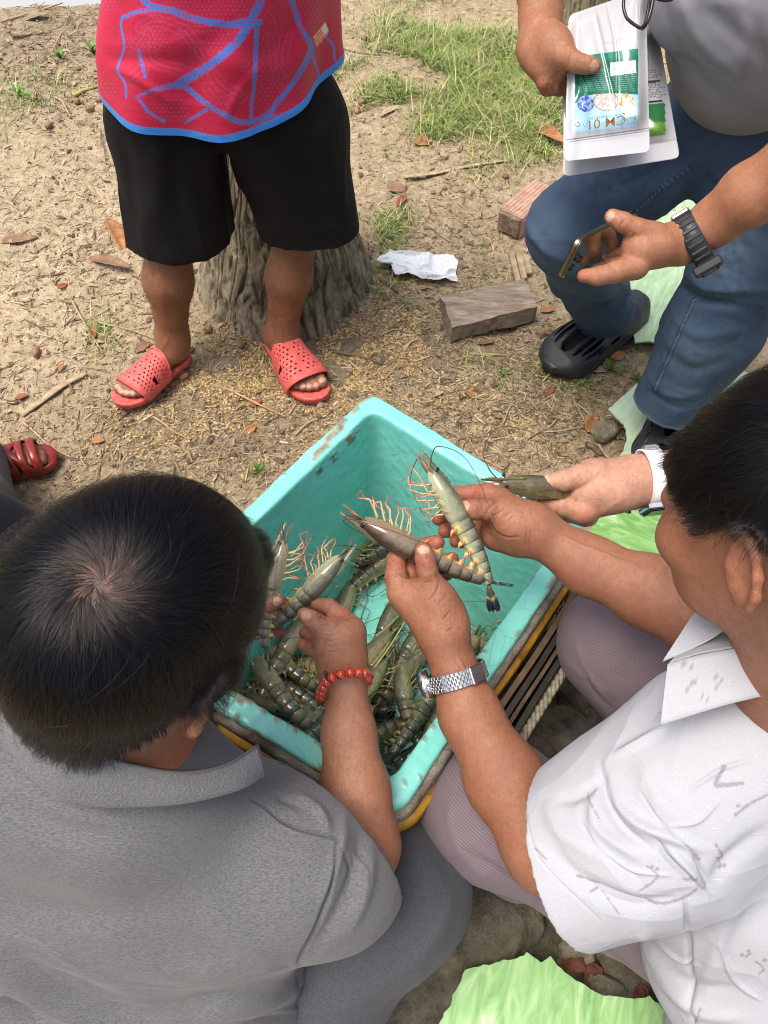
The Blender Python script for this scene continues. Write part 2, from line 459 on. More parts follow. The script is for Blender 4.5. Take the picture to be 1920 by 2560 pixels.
def twill_mat(name, c, s=700, rough=0.85, hi=1.25, lo=0.8):
    t = NT(name); g = t.noise(9, 4)
    w = t.n('TexWave', {'Vector': t.co(), 'Scale': s / 6.0, 'Distortion': 1.5, 'Detail': 2.0}, bands_direction='DIAGONAL').outputs['Fac'] if s < 1000 else t.noise(s * .22, 4, .75)
    h = t.noise(s, 2)
    f = t.math('ADD', t.math('MULTIPLY', w, 0.5), t.math('MULTIPLY', h, 0.5))
    col = t.ramp(f, [(0.3, tuple(x * lo for x in c)), (0.7, tuple(min(1, x * hi) for x in c))])
    col = t.mix(t.math('MULTIPLY', g, 0.3), col, tuple(x * 0.75 for x in c)); col = t.mix(t.attr('seam'), col, tuple(x * 0.4 for x in c))
    return t.out(col, rough, t.bump(f, 0.4, 0.0008, t.bump(t.noise(40, 3), 0.2, 0.004)), Sheen_Weight=0.06)
MAUVE = twill_mat('mauve_cotton_trousers', (0.175, 0.132, 0.150), 640)
CHARC = twill_mat('charcoal_trousers', (0.046, 0.049, 0.056), 1500, hi=2.2, lo=0.45)
DARKT = twill_mat('dark_grey_trousers', (0.022, 0.023, 0.027), 1200)
def denim_mat():
    t = NT('blue_denim'); c = (0.027, 0.053, 0.098)
    g = t.noise(7, 4); h = t.noise(520, 3, 0.7); w = t.noise(1, 2, 0.6, t.co((800, 800, 260)))
    f = t.math('ADD', t.math('MULTIPLY', h, 0.5), t.math('MULTIPLY', w, 0.5))
    col = t.ramp(f, [(0.36, tuple(x * 0.6 for x in c)), (0.64, tuple(x * 1.7 for x in c))])
    col = t.mix(t.math('MULTIPLY', t.ramp(g, [(0.42, 0.0), (0.66, 1.0)]), 0.6), col, (0.065, 0.115, 0.18))
    col = t.mix(t.attr('fade'), col, (0.13, 0.20, 0.29)); col = t.mix(t.attr('seam'), col, (0.015, 0.03, 0.06))
    return t.out(col, 0.88, t.bump(f, 0.35, 0.0008, t.bump(t.noise(32, 4), 0.35, 0.006)))
DENIM = denim_mat()
def ribshirt_mat():
    t = NT('grey_textured_shirt_cloth'); c = (0.235, 0.24, 0.265)
    w = t.noise(1, 2, .6, t.co((500, 900, 500)))
    col = t.ramp(t.math('ADD', t.math('MULTIPLY', w, 0.6), t.math('MULTIPLY', t.noise(500, 2), 0.4)), [(0.2, tuple(x * 0.92 for x in c)), (0.8, tuple(x * 1.06 for x in c))])
    return t.out(col, 0.85, t.bump(w, 0.15, 0.0008, t.bump(t.noise(22, 3), 0.25, 0.006)))
RIBSHIRT = ribshirt_mat()
def jersey_mat():
    t = NT('red_football_jersey'); red = (0.54, 0.009, 0.056); blue = (0.03, 0.20, 0.66)
    f = t.noise(1, 3, 0.6, t.co((40, 40, 700)))
    col = t.ramp(f, [(0.35, tuple(x * 0.85 for x in red)), (0.65, tuple(min(1, x * 1.12) for x in red))])
    col = t.mix(t.attr('ink'), col, blue); col = t.mix(t.math('MULTIPLY', t.attr('ghost'), 0.26), col, (0.30, 0.20, 0.45))
    col = t.mix(t.attr('hem'), col, (0.03, 0.25, 0.74)); col = t.mix(t.attr('orange'), col, (0.80, 0.17, 0.04)); col = t.mix(t.attr('white'), col, (0.82, 0.72, 0.68))
    return t.out(col, 0.6, t.bump(f, 0.12, 0.001, t.bump(t.noise(16, 3), 0.2, 0.006)), Sheen_Weight=0.02)
JERSEY = jersey_mat()
BLACKCLOTH = plain('black_polyester', (0.0048, 0.0046, 0.0055), 0.75, 0.3, 30, 0.25, 600, 0.0008, Specular_IOR_Level=0.25)
def hair_mat(name, c=(0.0075, 0.0066, 0.0062), rough=0.27):
    t = NT(name); i = t.n('HairInfo').outputs['Random']
    col = t.ramp(i, [(0.0, tuple(x * 0.6 for x in c)), (0.93, tuple(x * 1.5 for x in c)), (1.0, tuple(x * 4 for x in c))])
    if len(name) > 9 and name[0] == 'b' and 'black' in name:
        h = t.n('BsdfHairPrincipled'); h.parametrization = 'ABSORPTION'; h.inputs['Absorption Coefficient'].default_value = (26, 28, 31)
        for k, v in (('Melanin', 0.985), ('Melanin Redness', 0.0), ('Roughness', 0.17), ('Radial Roughness', 0.24), ('Coat', 0.35), ('Random Roughness', 0.3), ('Random Color', 0.1)):
            if k in h.inputs: h.inputs[k].default_value = v
        t.t.links.new(h.outputs[0], t.t.nodes['Material Output'].inputs[0]); return t.m
    return t.out(col, rough, Specular_IOR_Level=0.55)
HAIR = hair_mat('black_hair'); BODYHAIR = hair_mat('body_hair', (0.02, 0.013, 0.01), 0.5)

def hair_curves(name, Pts, rad, mat, parent):
    """Pts (n,k,3)"""
    n, k, _ = Pts.shape
    hc = bpy.data.hair_curves.new(name); hc.add_curves([k] * n)
    hc.attributes['position'].data.foreach_set('vector', np.ascontiguousarray(Pts, np.float32).reshape(-1))
    ra = hc.attributes.get('radius') or hc.attributes.new('radius', 'FLOAT', 'POINT')
    prof = np.interp(np.linspace(0, 1, k), [0, 0.6, 1], [1, 0.9, 0.25])
    ra.data.foreach_set('value', (np.ones((n, 1)) * rad * prof).astype(np.float32).reshape(-1))
    hc.materials.append(mat)
    o = bpy.data.objects.new(name, hc); COL.objects.link(o)
    if parent is not None:
        o.parent = parent
        if parent.get('_w'): o.location = [-c for c in parent.location]
    return o
# ================================================================ people
def crop(x0, y0, s, t0):
    return lambda X, Y, dt=0.0: P(x0 + X * s, y0 + Y * s, t0 + dt)
def nail_attr(V, N, nails):
    a = np.zeros(len(V)); r = np.zeros(len(V))
    for tip, base, w in nails:              # tip & base of the nail on the visible side, half width
        ax = unit(base - tip); c = (tip + base) / 2; L = np.linalg.norm(base - tip) / 2
        d = V - c; u = d @ ax; d2 = d - u[:, None] * ax
        look = unit(CP - c); side = unit(np.cross(ax, look)); v = d2 @ side
        e = np.sqrt((u / L) ** 2 + (v / w) ** 2); f = (N @ look) > 0.35
        near = np.linalg.norm(d, axis=1) < 0.02
        a = np.maximum(a, np.where(f & near, sstep(1.06, 0.94, e), 0))
        r = np.maximum(r, np.where(f & near, np.exp(-((e - 1.0) / 0.12) ** 2), 0))
    return a, r
def skin_piece(S, h, nails=(), creases=(), red=(), palm=(), relaxn=1):
    V, F = S.surf(h)
    V = relax(V, F, relaxn, 0.4)
    N = normals(V, F)
    a, r = nail_attr(V, N, nails)
    V = V + N * (0.0004 * a - 0.0005 * r)[:, None]
    auto = []
    for pts, rad in getattr(S, 'jt', []):           # wrinkles across every finger joint
        pp = proj(np.array(pts))
        for j in range(1, len(pts) - 1):
            d = pp[j + 1, :2] - pp[j - 1, :2]; ln = np.linalg.norm(d)
            if ln < 4: continue
            d /= ln; nn = np.array([-d[1], d[0]]); w = rad[j] * FPX / pp[j, 2]
            for o, am in ((-1.6, -.45), (0.2, -.8), (2.0, -.5)):
                c = pp[j, :2] + d * o; auto.append(([tuple(c - nn * w * .75 + d * .5), tuple(c + d * -.4), tuple(c + nn * w * .75 + d * .5)], .62, am))
    creases = [(a_, max(.6, b_ * .75), c_ * 1.15) for a_, b_, c_ in creases] + auto
    V0 = V; V = folds(V, F, creases); cr = np.clip(-((V - V0) * N).sum(1) / .0011, 0, 1)
    rd = np.zeros(len(V)); pm = np.zeros(len(V))
    for c, rad in red: rd = np.maximum(rd, np.exp(-(np.linalg.norm(V - c, axis=1) / rad) ** 2))
    for c, rad in palm: pm = np.maximum(pm, np.exp(-(np.linalg.norm(V - c, axis=1) / rad) ** 2))
    return V, F, {'crease': cr, 'nail': a, 'red': np.maximum(rd, 0.5 * r), 'palm': pm * 0.8}
def head_frame(fh, pitch, roll=0.0):
    fh = unit(np.array([fh[0], fh[1], 0.0])); z = np.array([0, 0, 1.0])
    f = fh * math.cos(pitch) - z * math.sin(pitch); u = z * math.cos(pitch) + fh * math.sin(pitch)
    r = np.cross(f, u); r, u = r * math.cos(roll) + u * math.sin(roll), u * math.cos(roll) - r * math.sin(roll)
    return np.stack([r, f, u], 1)      # columns right, forward, up
def head_sdf(C, H, scale=1.0, neck=None, ear=1.0):
    r, f, u = H[:, 0], H[:, 1], H[:, 2]; s = scale
    at = lambda a, b, c: C + s * (a * r + b * f + c * u)
    S = SDF(0.02)
    S.ell(at(0, -0.012, 0.012), np.array([0.076, 0.094, 0.084]) * s, H)
    S.ell(at(0, 0.042, -0.030), np.array([0.064, 0.058, 0.075]) * s, H, 0.03)
    S.ell(at(0, 0.058, -0.085), np.array([0.040, 0.036, 0.034]) * s, H, 0.035)
    S.cap(at(0, 0.098, 0.000), at(0, 0.117, -0.036), 0.009 * s, 0.013 * s, 0.012)       # nose
    S.cap(at(-0.03, 0.088, 0.012), at(0.03, 0.088, 0.012), 0.013 * s, None, 0.015)      # brow
    S.cap(at(-0.022, 0.088, -0.068), at(0.022, 0.088, -0.068), 0.008 * s, None, 0.01)   # lips
    for sg in (-1, 1):
        S.ell(at(sg * 0.031, 0.083, -0.008), np.array([0.013, 0.011, 0.011]) * s, H, 0.006)     # eyes
        S.ell(at(sg * 0.044, 0.068, -0.04), np.array([0.02, 0.02, 0.018]) * s, H, 0.02)         # cheeks
        es = s * ear; e = at(sg * 0.078, -0.012, -0.022); q = unit(sg * r * 0.75 - f * 0.55)
        # ear: helix ring, lobe and bowl
        ring = [e + es * (0.034 * math.sin(a) * u + 0.021 * math.cos(a) * (0.8 * -f + 0.3 * sg * r) + 0.004 * q) for a in np.linspace(-0.9, 3.6, 9)]
        S.chain(ring, [0.0045 * es] * 9, 0.004); S.ell(e + es * (-0.026 * u), np.array([0.005, 0.010, 0.011]) * es, H, 0.008)
        S.ell(e - 0.002 * es * q, np.array([0.006, 0.017, 0.028]) * es, H, 0.006); S.cap(e + es * (0.002 * u + 0.012 * f), e + es * (-0.016 * u + 0.006 * f), 0.005 * es, None, 0.006)
    if neck is not None: S.cap(at(0, -0.035, -0.055), neck, 0.056 * s, 0.064 * s, 0.03)
    return S
def hair_on(C, H, S, n, whorl, length, swirl, keep, hl, name, parent, seed, clump=0.55, lift=0.006, ks=9, rad=0.00011, sc_h=1.0):
    """strands rooted on the scalp; they run away from the whorl over the skull"""
    g = np.random.default_rng(seed)
    D = g.normal(size=(n * 3, 3)); D /= np.linalg.norm(D, axis=1, keepdims=True)
    X = C + D * 0.14
    for _ in range(6):
        X = X - D * (S(X) * 0.9)[:, None]
    L = (X - C) @ H / sc_h
    ok = (L[:, 2] > hl(L)) & (np.abs(L[:, 0]) < 0.0775) & ~((np.hypot(L[:, 1] + .012, L[:, 2] + .02) < .036) & (np.abs(L[:, 0]) > .066)) & (g.random(len(X)) < keep(X)) & (np.abs(S(X)) < 0.003)
    X = X[ok][:n]; n = len(X); L = (X - C) @ H / sc_h
    def grad(Y):
        e = 1e-3; return np.stack([(S(Y + np.eye(3)[i] * e) - S(Y - np.eye(3)[i] * e)) for i in range(3)], 1) / (2 * e)
    nc = max(1, n // 48); cl = X[g.choice(n, nc, replace=False)]
    # nearest clump centre
    idx = np.zeros(n, int)
    for a in range(0, n, 2000): idx[a:a + 2000] = np.argmin(((X[a:a + 2000, None] - cl[None]) ** 2).sum(2), 1)
    def grow(X0, ln, jit):
        Y = X0.copy(); out = [Y.copy()]; m = len(Y)
        for k in range(1, ks):
            N = grad(Y); N /= np.linalg.norm(N, axis=1, keepdims=True) + 1e-9
            rd = Y - whorl; dist = np.linalg.norm(rd, axis=1, keepdims=True)
            sw = np.cross(N, rd); w = swirl * np.exp(-dist / 0.035)
            dr = rd / (dist + 1e-6) + w * sw / (dist + 1e-6) + jit
            dr = dr - N * (dr * N).sum(1, keepdims=True); dr /= np.linalg.norm(dr, axis=1, keepdims=True) + 1e-9
            hgt = lift * (1 - np.exp(-3.0 * k / ks)) * jl[:len(Y)] if len(jl) == len(Y) else lift * (1 - np.exp(-3.0 * k / ks))
            Y = Y + dr * (ln / (ks - 1))[:, None]
            d = S(Y); Y = Y + N * (hgt - d)[:, None] * 0.8
            out.append(Y.copy())
        return np.stack(out, 1)
    jl = g.uniform(0.5, 1.35, n)
    ln = length(L) * g.uniform(0.75, 1.12, n)
    wav = np.stack([vnoise(X * 30, seed + i) for i in range(3)], 1) * 0.28
    A = grow(X, ln, wav * 1.5 + g.normal(size=(n, 3)) * 0.20)
    Lc = (cl - C) @ H; jl = np.ones(1)
    Bc = grow(cl, length(Lc), np.stack([vnoise(cl * 30, seed + i) for i in range(3)], 1) * 0.42 + g.normal(size=(nc, 3)) * 0.16)
    tt = np.linspace(0, 1, ks)[None, :, None] ** 1.3 * clump * g.uniform(0.3, 1.0, (n, 1, 1))
    off = (Bc[idx] - A); A = A + off * tt * np.exp(-(np.linalg.norm(off[:, -1], axis=1) / 0.02) ** 2)[:, None, None]
    return hair_curves(name, A, rad, HAIR, parent)
def band_tube(name, ctr, axis, rx, ry, w, th, mat, parent, ref, a0=0, a1=2 * np.pi, n=48, lift=0.0):
    """flat strap round a limb; ref = direction of angle 0"""
    axis = unit(axis); e1 = unit(ref - axis * (ref @ axis)); e2 = np.cross(axis, e1)
    a = np.linspace(a0, a1, n); V = []
    for x, r in ((-w / 2, 0), (-w / 2 * 0.94, th), (w / 2 * 0.94, th), (w / 2, 0)):
        V.append(ctr + axis * x + np.outer(np.cos(a) * (rx + r + lift), e1) + np.outer(np.sin(a) * (ry + r + lift), e2))
    V = np.concatenate(V); F = []
    for q in range(4):
        q2 = (q + 1) % 4
        for i in range(n - 1): F.append([q * n + i, q * n + i + 1, q2 * n + i + 1, q2 * n + i])
    return obj(name, mk_mesh(name, V, F), mat, parent)
def arm_hair(V, F, n, seed, ln, sel, down, parent, name='arm_hair', rad=0.00005):
    g = np.random.default_rng(seed); N = normals(V, F); w = np.nonzero(sel(V))[0]
    if len(w) == 0: return
    i = g.choice(w, n); X = V[i]; d = down + g.normal(size=(n, 3)) * 0.35; d -= N[i] * (d * N[i]).sum(1)[:, None]; d /= np.linalg.norm(d, axis=1)[:, None]
    l = (ln * g.uniform(0.5, 1.2, n))[:, None]
    Pt = np.stack([X, X + (d * 0.35 + N[i] * 0.22) * l, X + (d * 0.7 + N[i] * 0.30) * l, X + (d + N[i] * 0.28) * l], 1)
    hair_curves(name, Pt, rad, BODYHAIR, parent)

# ---------------------------------------------------------------- A: man in the grey polo, lower left, back to the camera
CA = P(140, 604, 0.612); HA = head_frame((math.cos(R_(61)), math.sin(R_(61))), R_(20), R_(-14))
A_ = thing('person', 'squatting man in a heather grey polo seen from behind, wearing red beads', 'person', G(190, 1000, 0.0))
neckA = P(142, 785, 0.75)
SA = head_sdf(CA, HA, 1.10, neckA, 1.15)
V, F = SA.surf(0.0026); V = relax(V, F, 1, 0.4)
L = (V - CA) @ HA / 1.04
hlA = lambda L: -0.018 + np.where(L[:, 1] > 0, .80, .60) * L[:, 1] - 0.01 * sstep(-0.02, -0.08, L[:, 1])
whA = CA + HA @ np.array([-0.012, -0.072, 0.055])
whA = P(108, 588, 0.52)
whA = whA - 0
for _ in range(8): whA = whA + (whA - CA) / np.linalg.norm(whA - CA) * -SA(whA[None])[0]
qp = proj(V)
thin = np.exp(-(((qp[:, 0] - 88) / 30) ** 2 + ((qp[:, 1] - 560) / 30) ** 2)) + np.exp(-(((qp[:, 0] - 128) / 22) ** 2 + ((qp[:, 1] - 605) / 50) ** 2))
thin = np.clip(thin, 0, 1)
earA = (np.abs(L[:, 0]) > .079) | ((np.hypot(L[:, 1] + .012, L[:, 2] + .02) < .036) & (np.abs(L[:, 0]) > .066))
sc = sstep(-0.004, 0.012, L[:, 2] - hlA(L)) * (1 - 0.13 * thin) * ~earA
red = 0.5 * np.exp(-((np.abs(L[:, 0]) - 0.088) / 0.01) ** 2)
pieces = [(V, F, {'scalp': sc * 0.94, 'red': red, 'stubble': 0.5 * sstep(-0.03, 0.0, L[:, 2] - hlA(L)) * (1 - sc) * (L[:, 1] < 0) * ~earA})]
# right arm and hand (crop4 coordinates)
k4 = crop(248, 520, 0.0868, 0.85)
S = SDF(0.010)
wr = k4(1125, 1730, 0.012)
S.chain([wr, P(349, 735, .855), P(355, 790, .84), P(359, 845, .82)], [0.0225, 0.028, 0.0365, 0.042], 0.02)
S.chain([P(359, 845, .82), P(325, 850, .785), P(285, 850, .77)], [0.042, 0.044, 0.045], 0.02)
S.chain([k4(1120, 1700, .012), k4(1170, 1300, .008)], [0.020, 0.017], 0.02, (CF, 0.8))
S.chain([k4(1000, 1650, .010), k4(960, 1380, .000), k4(900, 1290, -.004)], [0.020, 0.017, 0.014], 0.014)
S.chain([k4(1090, 1500, .006), k4(1100, 1330, .002)], [0.022, 0.02], 0.02)
# thumb
S.fing([k4(950, 1400, -.004), k4(830, 1250, -.010), k4(720, 1140, -.012), k4(640, 1080, -.010)], [0.0135, 0.0112, 0.0098, 0.0072])
# index bent at top, middle under it
S.fing([k4(1200, 1260, .008), k4(1080, 1110, .008), k4(930, 1000, .014), k4(780, 960, .024)], [0.0135, 0.0105, 0.0090, 0.0078])
S.fing([k4(1190, 1330, .016), k4(1020, 1200, .020), k4(860, 1110, .026), k4(720, 1080, .034)], [0.013, 0.0100, 0.0088, 0.0075])
# ring / little curled, tip to the left
S.fing([k4(1100, 1480, .026), k4(900, 1420, .034), k4(760, 1330, .036), k4(660, 1300, .038)], [0.012, 0.0098, 0.0085, 0.0075])
S.fing([k4(1020, 1640, .026), k4(860, 1560, .032), k4(740, 1480, .028), k4(645, 1440, .024)], [0.0120, 0.0095, 0.0085, 0.0076])
S.chain([k4(880, 1640, .026), k4(960, 1800, .024)], [0.011, 0.016], 0.012)
cre = [([(334 + i * 0.6, 624 + 5.2 * i), (327 + i, 625 + 5.4 * i), (322 + i * 1.2, 624 + 5.4 * i)], 1.0, -0.7) for i in range(6)]
cre += [([(315, 615), (322, 612)], 0.8, -0.6), ([(319, 618), (326, 613)], 0.8, -0.6), ([(329, 617), (331, 606), (336, 602)], 0.9, -0.5), ([(335, 626), (345, 620), (357, 616)], 1.2, -0.7)]
pA = skin_piece(S, 0.00135, [(k4(612, 1075, -.018), k4(720, 1130, -.018), 0.0062)], cre, [(k4(1080, 1110, .0), .012), (k4(640, 1440, .02), .012), (k4(800, 970), .014), (k4(700, 1150), 0.012)], [(k4(960, 1250, .01), .014), (k4(760, 1600, .03), .02)])
pieces.append(pA)
# left hand behind the hair
S = SDF(0.008)
S.chain([P(150, 760, .95), P(205, 680, .96), P(225, 628, .93)], [0.042, 0.034, 0.026], 0.015)
S.chain([P(225, 628, .93), P(243, 606, .90)], [0.026, 0.018], 0.015)
S.fing([P(240, 612, .895), P(258, 608, .868), P(270, 604, .858), P(279, 601, .855)], [0.0135, 0.0112, 0.0095, 0.0072])
S.fing([P(238, 598, .90), P(254, 585, .885), P(265, 577, .888), P(272, 580, .90)], [0.012, 0.0105, 0.009, 0.0078])
S.fing([P(240, 604, .91), P(262, 604, .905), P(278, 606, .892), P(287, 605, .880)], [0.012, 0.0100, 0.0092, 0.0080])
S.fing([P(238, 615, .915), P(258, 620, .91), P(274, 619, .90), P(285, 617, .885)], [0.012, 0.0100, 0.0090, 0.0078])
S.fing([P(236, 625, .92), P(254, 632, .91), P(268, 632, .90), P(280, 631, .892)], [0.011, 0.0090, 0.0082, 0.0072])
pieces.append(skin_piece(S, 0.0019, [(P(281, 600.5, .85), P(273, 601.5, .85), 0.0058)], [([(262, 598), (264, 610)], 0.8, -0.5)], [(P(287, 605, .88), .014), (P(285, 617, .885), .014), (P(280, 631, .89), .013), (P(268, 580, .88), .012)]))
# hidden trunk and legs under the clothes
S = SDF(0.03)
hipA = P(175, 1075, 0.93); kneeA = P(428, 890, 0.90)
S.chain([neckA, P(140, 900, .90), P(150, 1100, 1.06)], [0.055, 0.07, 0.07]); S.cap(P(20, 800, .80), P(285, 850, .80), .035); hipA = P(150, 1100, 1.06)
kneeA = P(400, 893, .95); S.chain([hipA, P(310, 975, .99), kneeA, G(370, 900, 0.08)], [0.06, .035, 0.03, 0.03]); S.cap(G(370, 900, 0.06), G(385, 830, 0.03), 0.04, 0.03)
kneeAl = P(-20, 900, 0.95); S.chain([hipA, kneeAl, G(0, 830, 0.08)], [0.06, 0.03, 0.03]); S.cap(G(0, 830, 0.06), G(20, 780, 0.03), 0.04, 0.03)
S.chain([P(20, 800, .80), P(-30, 850, .9), P(150, 760, .95)], [0.035, 0.04, 0.04])
Vh, Fh = S.surf(0.012); pieces.append((Vh, Fh, {}))
V, F, at = join(pieces); bodyA = put('body', V, F, SKIN_A, A_, at)
keepA = lambda X: 1 - 0.30 * np.clip(np.exp(-(((proj(X)[:, 0] - 88) / 26) ** 2 + ((proj(X)[:, 1] - 560) / 28) ** 2)) + np.exp(-(((proj(X)[:, 0] - 128) / 17) ** 2 + ((proj(X)[:, 1] - 605) / 46) ** 2)), 0, 1)
lenA = lambda L: (0.012 + 0.076 * sstep(-0.06, 0.04, L[:, 2]) - 0.034 * sstep(.035, .075, L[:, 1])) * (1 - .78 * sstep(.040, .066, np.abs(L[:, 0])) * sstep(.055, .015, L[:, 2]))
hair_on(CA, HA, SA, 34000, whA, lenA, .8, keepA, hlA, 'hair', A_, 3, 1.0, 0.012, sc_h=1.04)
hair_on(CA, HA, SA, 700, whA, lambda L: lenA(L) * 1.35 + .01, 1.5, lambda X: np.ones(len(X)), hlA, 'stray_hair', A_, 8, 0.1, 0.015, 10, 0.00010, 1.04)
# polo shirt
S = SDF(0.05)
sl, sr = P(-40, 800, .70), P(290, 835, .735)
S.cap(P(10, 785, .755), P(240, 858, .770), 0.064, 0.066, 0.06)
S.cap(P(50, 860, .825), P(232, 868, .825), 0.125, 0.118, 0.07)
S.cap(P(40, 970, .90), P(205, 975, .90), 0.135, 0.125, 0.08)
S.cap(P(20, 1080, .97), P(195, 1085, .97), 0.150, 0.135, 0.08); S.cap(P(20, 1190, 1.05), P(195, 1190, 1.05), 0.15, 0.14, .08)
S.cap(P(142, 772, .742), P(145, 835, .775), 0.076, 0.09, 0.05); S.cap(P(60, 778, .725), P(185, 815, .725), .072, .060, .06); S.cap(P(20, 770, .695), P(120, 800, .69), .062, .062, .05)
S.chain([P(240, 858, .770), P(303, 860, .770), P(340, 876, .785)], [0.068, 0.070, 0.070], 0.05)
S.chain([P(5, 785, .755), P(-70, 830, .79), P(-120, 880, .84)], [0.066, 0.066, 0.062], 0.05)
cuf, cun = P(353, 822, .755), unit(P(353, 822, .755) - P(300, 870, .735) + 0.03 * CF)
nkc, nkn = P(147, 752, .70), unit(np.array([0.05, 0.22, 0.97]))
def cutA(X):
    a = (X - cuf) @ cun
    near = np.linalg.norm(X - P(352, 845, .76), axis=-1) - 0.12
    a = np.where(near < 0, a, -0.05)
    hole = 0.050 - np.linalg.norm(np.cross(X - neckA, unit(CA - neckA)), axis=-1)
    hole = np.minimum(hole, (X - neckA) @ unit(CA - neckA) + 0.05)
    return np.maximum(a, hole)
V, F = S.surf(0.0034, cutA, 0.0075)
V = relax(V, F, 2, 0.5)
fA = [([(266, 808), (290, 825), (337, 838)], 2.0, -1.8), ([(337, 838), (332, 880), (318, 925), (298, 965)], 2.2, -2.0),
      ([(150, 812), (90, 800), (50, 780), (30, 745)], 10, -3), ([(0, 955), (60, 985), (120, 1010), (170, 1022)], 12, -5), ([(0, 985), (60, 1010), (120, 1030)], 9, 4),
      ([(0, 1000), (50, 1024)], 9, -5), ([(298, 965), (270, 985), (220, 1000), (160, 1005)], 9, -4), ([(300, 985), (260, 1005), (200, 1018)], 8, 4), ([(302, 1000), (280, 1016), (240, 1024)], 6, -3.5),
      ([(345, 815), (340, 850), (322, 900)], 6, 3), ([(362, 830), (356, 870), (335, 920), (310, 955)], 7, -3.5), ([(372, 850), (366, 890), (350, 930)], 6, 3),
      ([(300, 795), (320, 812), (330, 832)], 5, 3), ([(275, 795), (300, 806)], 4, -2), ([(0, 800), (60, 830), (130, 842)], 14, -3), ([(200, 900), (240, 940), (280, 960)], 14, 3),
      ([(20, 900), (90, 915), (160, 905)], 16, -3), ([(120, 960), (190, 975), (260, 965)], 12, 3), ([(303, 985), (304, 1010), (306, 1030)], 3, -3)]
N0 = normals(V, F); f_ = F[:, 0]; V, F = refine(V, F, (((V - CP) * N0).sum(1) < 0)[f_] & (proj(V)[f_, 0] > -10) & (proj(V)[f_, 1] < 1040))
fA += [([(252, 800), (266, 808), (290, 825), (337, 838)], 1.1, -1.0), ([(337, 838), (332, 880), (318, 925), (298, 965), (300, 1024)], 1.1, -1.0), ([(255, 803), (268, 812), (291, 829), (334, 841)], 1.5, .6), ([(280, 990), (240, 1000), (190, 1000)], 3, -1.6), ([(290, 970), (262, 968), (235, 975)], 2.5, 1.5), ([(300, 1010), (270, 1015), (225, 1024)], 3, 1.6), ([(0, 930), (40, 945), (80, 968)], 4, 1.6), ([(340, 850), (352, 870), (350, 905)], 2.5, -1.6), ([(355, 850), (364, 872), (360, 900)], 2.5, 1.4), ([(60, 985), (100, 1002), (150, 1006)], 4, 1.8)]
V = folds(V, F, [(a_, b_, c_ * 1.9) for a_, b_, c_ in fA])
V = crumple(V, F, (6, 6, 17), .0034, 5, 3.0, .35 + .65 * sstep(.62, .42, V[:, 2]))
q = proj(V)[:, :2]; seam = np.zeros(len(V))
for ln_ in ([(252, 800), (266, 808), (290, 825), (337, 838)], [(337, 838), (332, 880), (318, 925), (298, 965), (301, 1024)]):
    d, _ = pl_dist(q, smooth_curve(ln_, 24)); seam = np.maximum(seam, np.exp(-(d / 2.0) ** 2))
shirtA = put('polo_shirt', V, F, POLO, A_, {'seam': seam * 0.45})
# collar: a fold-down band round the neck
cpx = [(264, 776, .672), (240, 790, .645), (190, 803, .622), (140, 807, .612), (92, 806, .602), (44, 790, .594), (8, 745, .60), (2, 700, .61)]
C = smooth_curve([P(*c) for c in cpx], 60)
cup = [(256, 747, .662), (225, 766, .640), (185, 774, .620), (140, 769, .608), (100, 755, .601), (72, 733, .600), (50, 702, .612), (44, 685, .628)]
C2 = smooth_curve([P(*c) for c in cup], 60)
rows = []
for a, b in ((0, .004), (0.12, .007), (0.5, .006), (0.85, .004), (1.0, 0.0), (1.03, .004)):
    rows.append(C + (C2 - C) * a + unit(CP - P(140, 790, .65)) * b)
rows.append(C2 + (C2 - C) * 0.0 + CF * 0.010); rows.append(C + (C2 - C) * 0.3 + CF * 0.016)
V = np.concatenate(rows); n = 60
F = np.array([[r * n + i, r * n + i + 1, (r + 1) * n + i + 1, (r + 1) * n + i] for r in range(len(rows) - 1) for i in range(n - 1)])
put('collar', V, F, COLLAR, A_)
# grey trousers
S = SDF(0.04)
S.chain([P(215, 1075, .98), P(310, 975, .97), P(398, 893, .935)], [0.12, 0.096, 0.080], 0.05); S.chain([P(398, 893, .935), G(375, 900, 0.10)], [0.082, 0.075], 0.05)
S.chain([P(100, 1100, 1.02), kneeAl, G(0, 830, 0.1)], [0.13, 0.085, 0.07], 0.05); S.cap(P(60, 1110, 1.02), P(220, 1100, 1.02), 0.14)
V, F = S.surf(0.006); V = relax(V, F, 1)
arm_hair(pA[0], pA[1], 500, 21, .011, lambda V: (proj(V)[:, 1] > 700), np.array([.1, .5, -.6]), A_)
V = folds(V, F, [([(455, 880), (440, 930), (400, 975), (340, 1010)], 7, 4), ([(466, 905), (450, 945), (410, 990), (360, 1024)], 5, -4), ([(400, 850), (380, 900), (340, 960)], 10, 3), ([(430, 840), (450, 870), (455, 900)], 8, -3)])
V = crumple(V, F, (11, 11, 16), .0040, 9)
put('trousers', V, F, CHARC, A_)
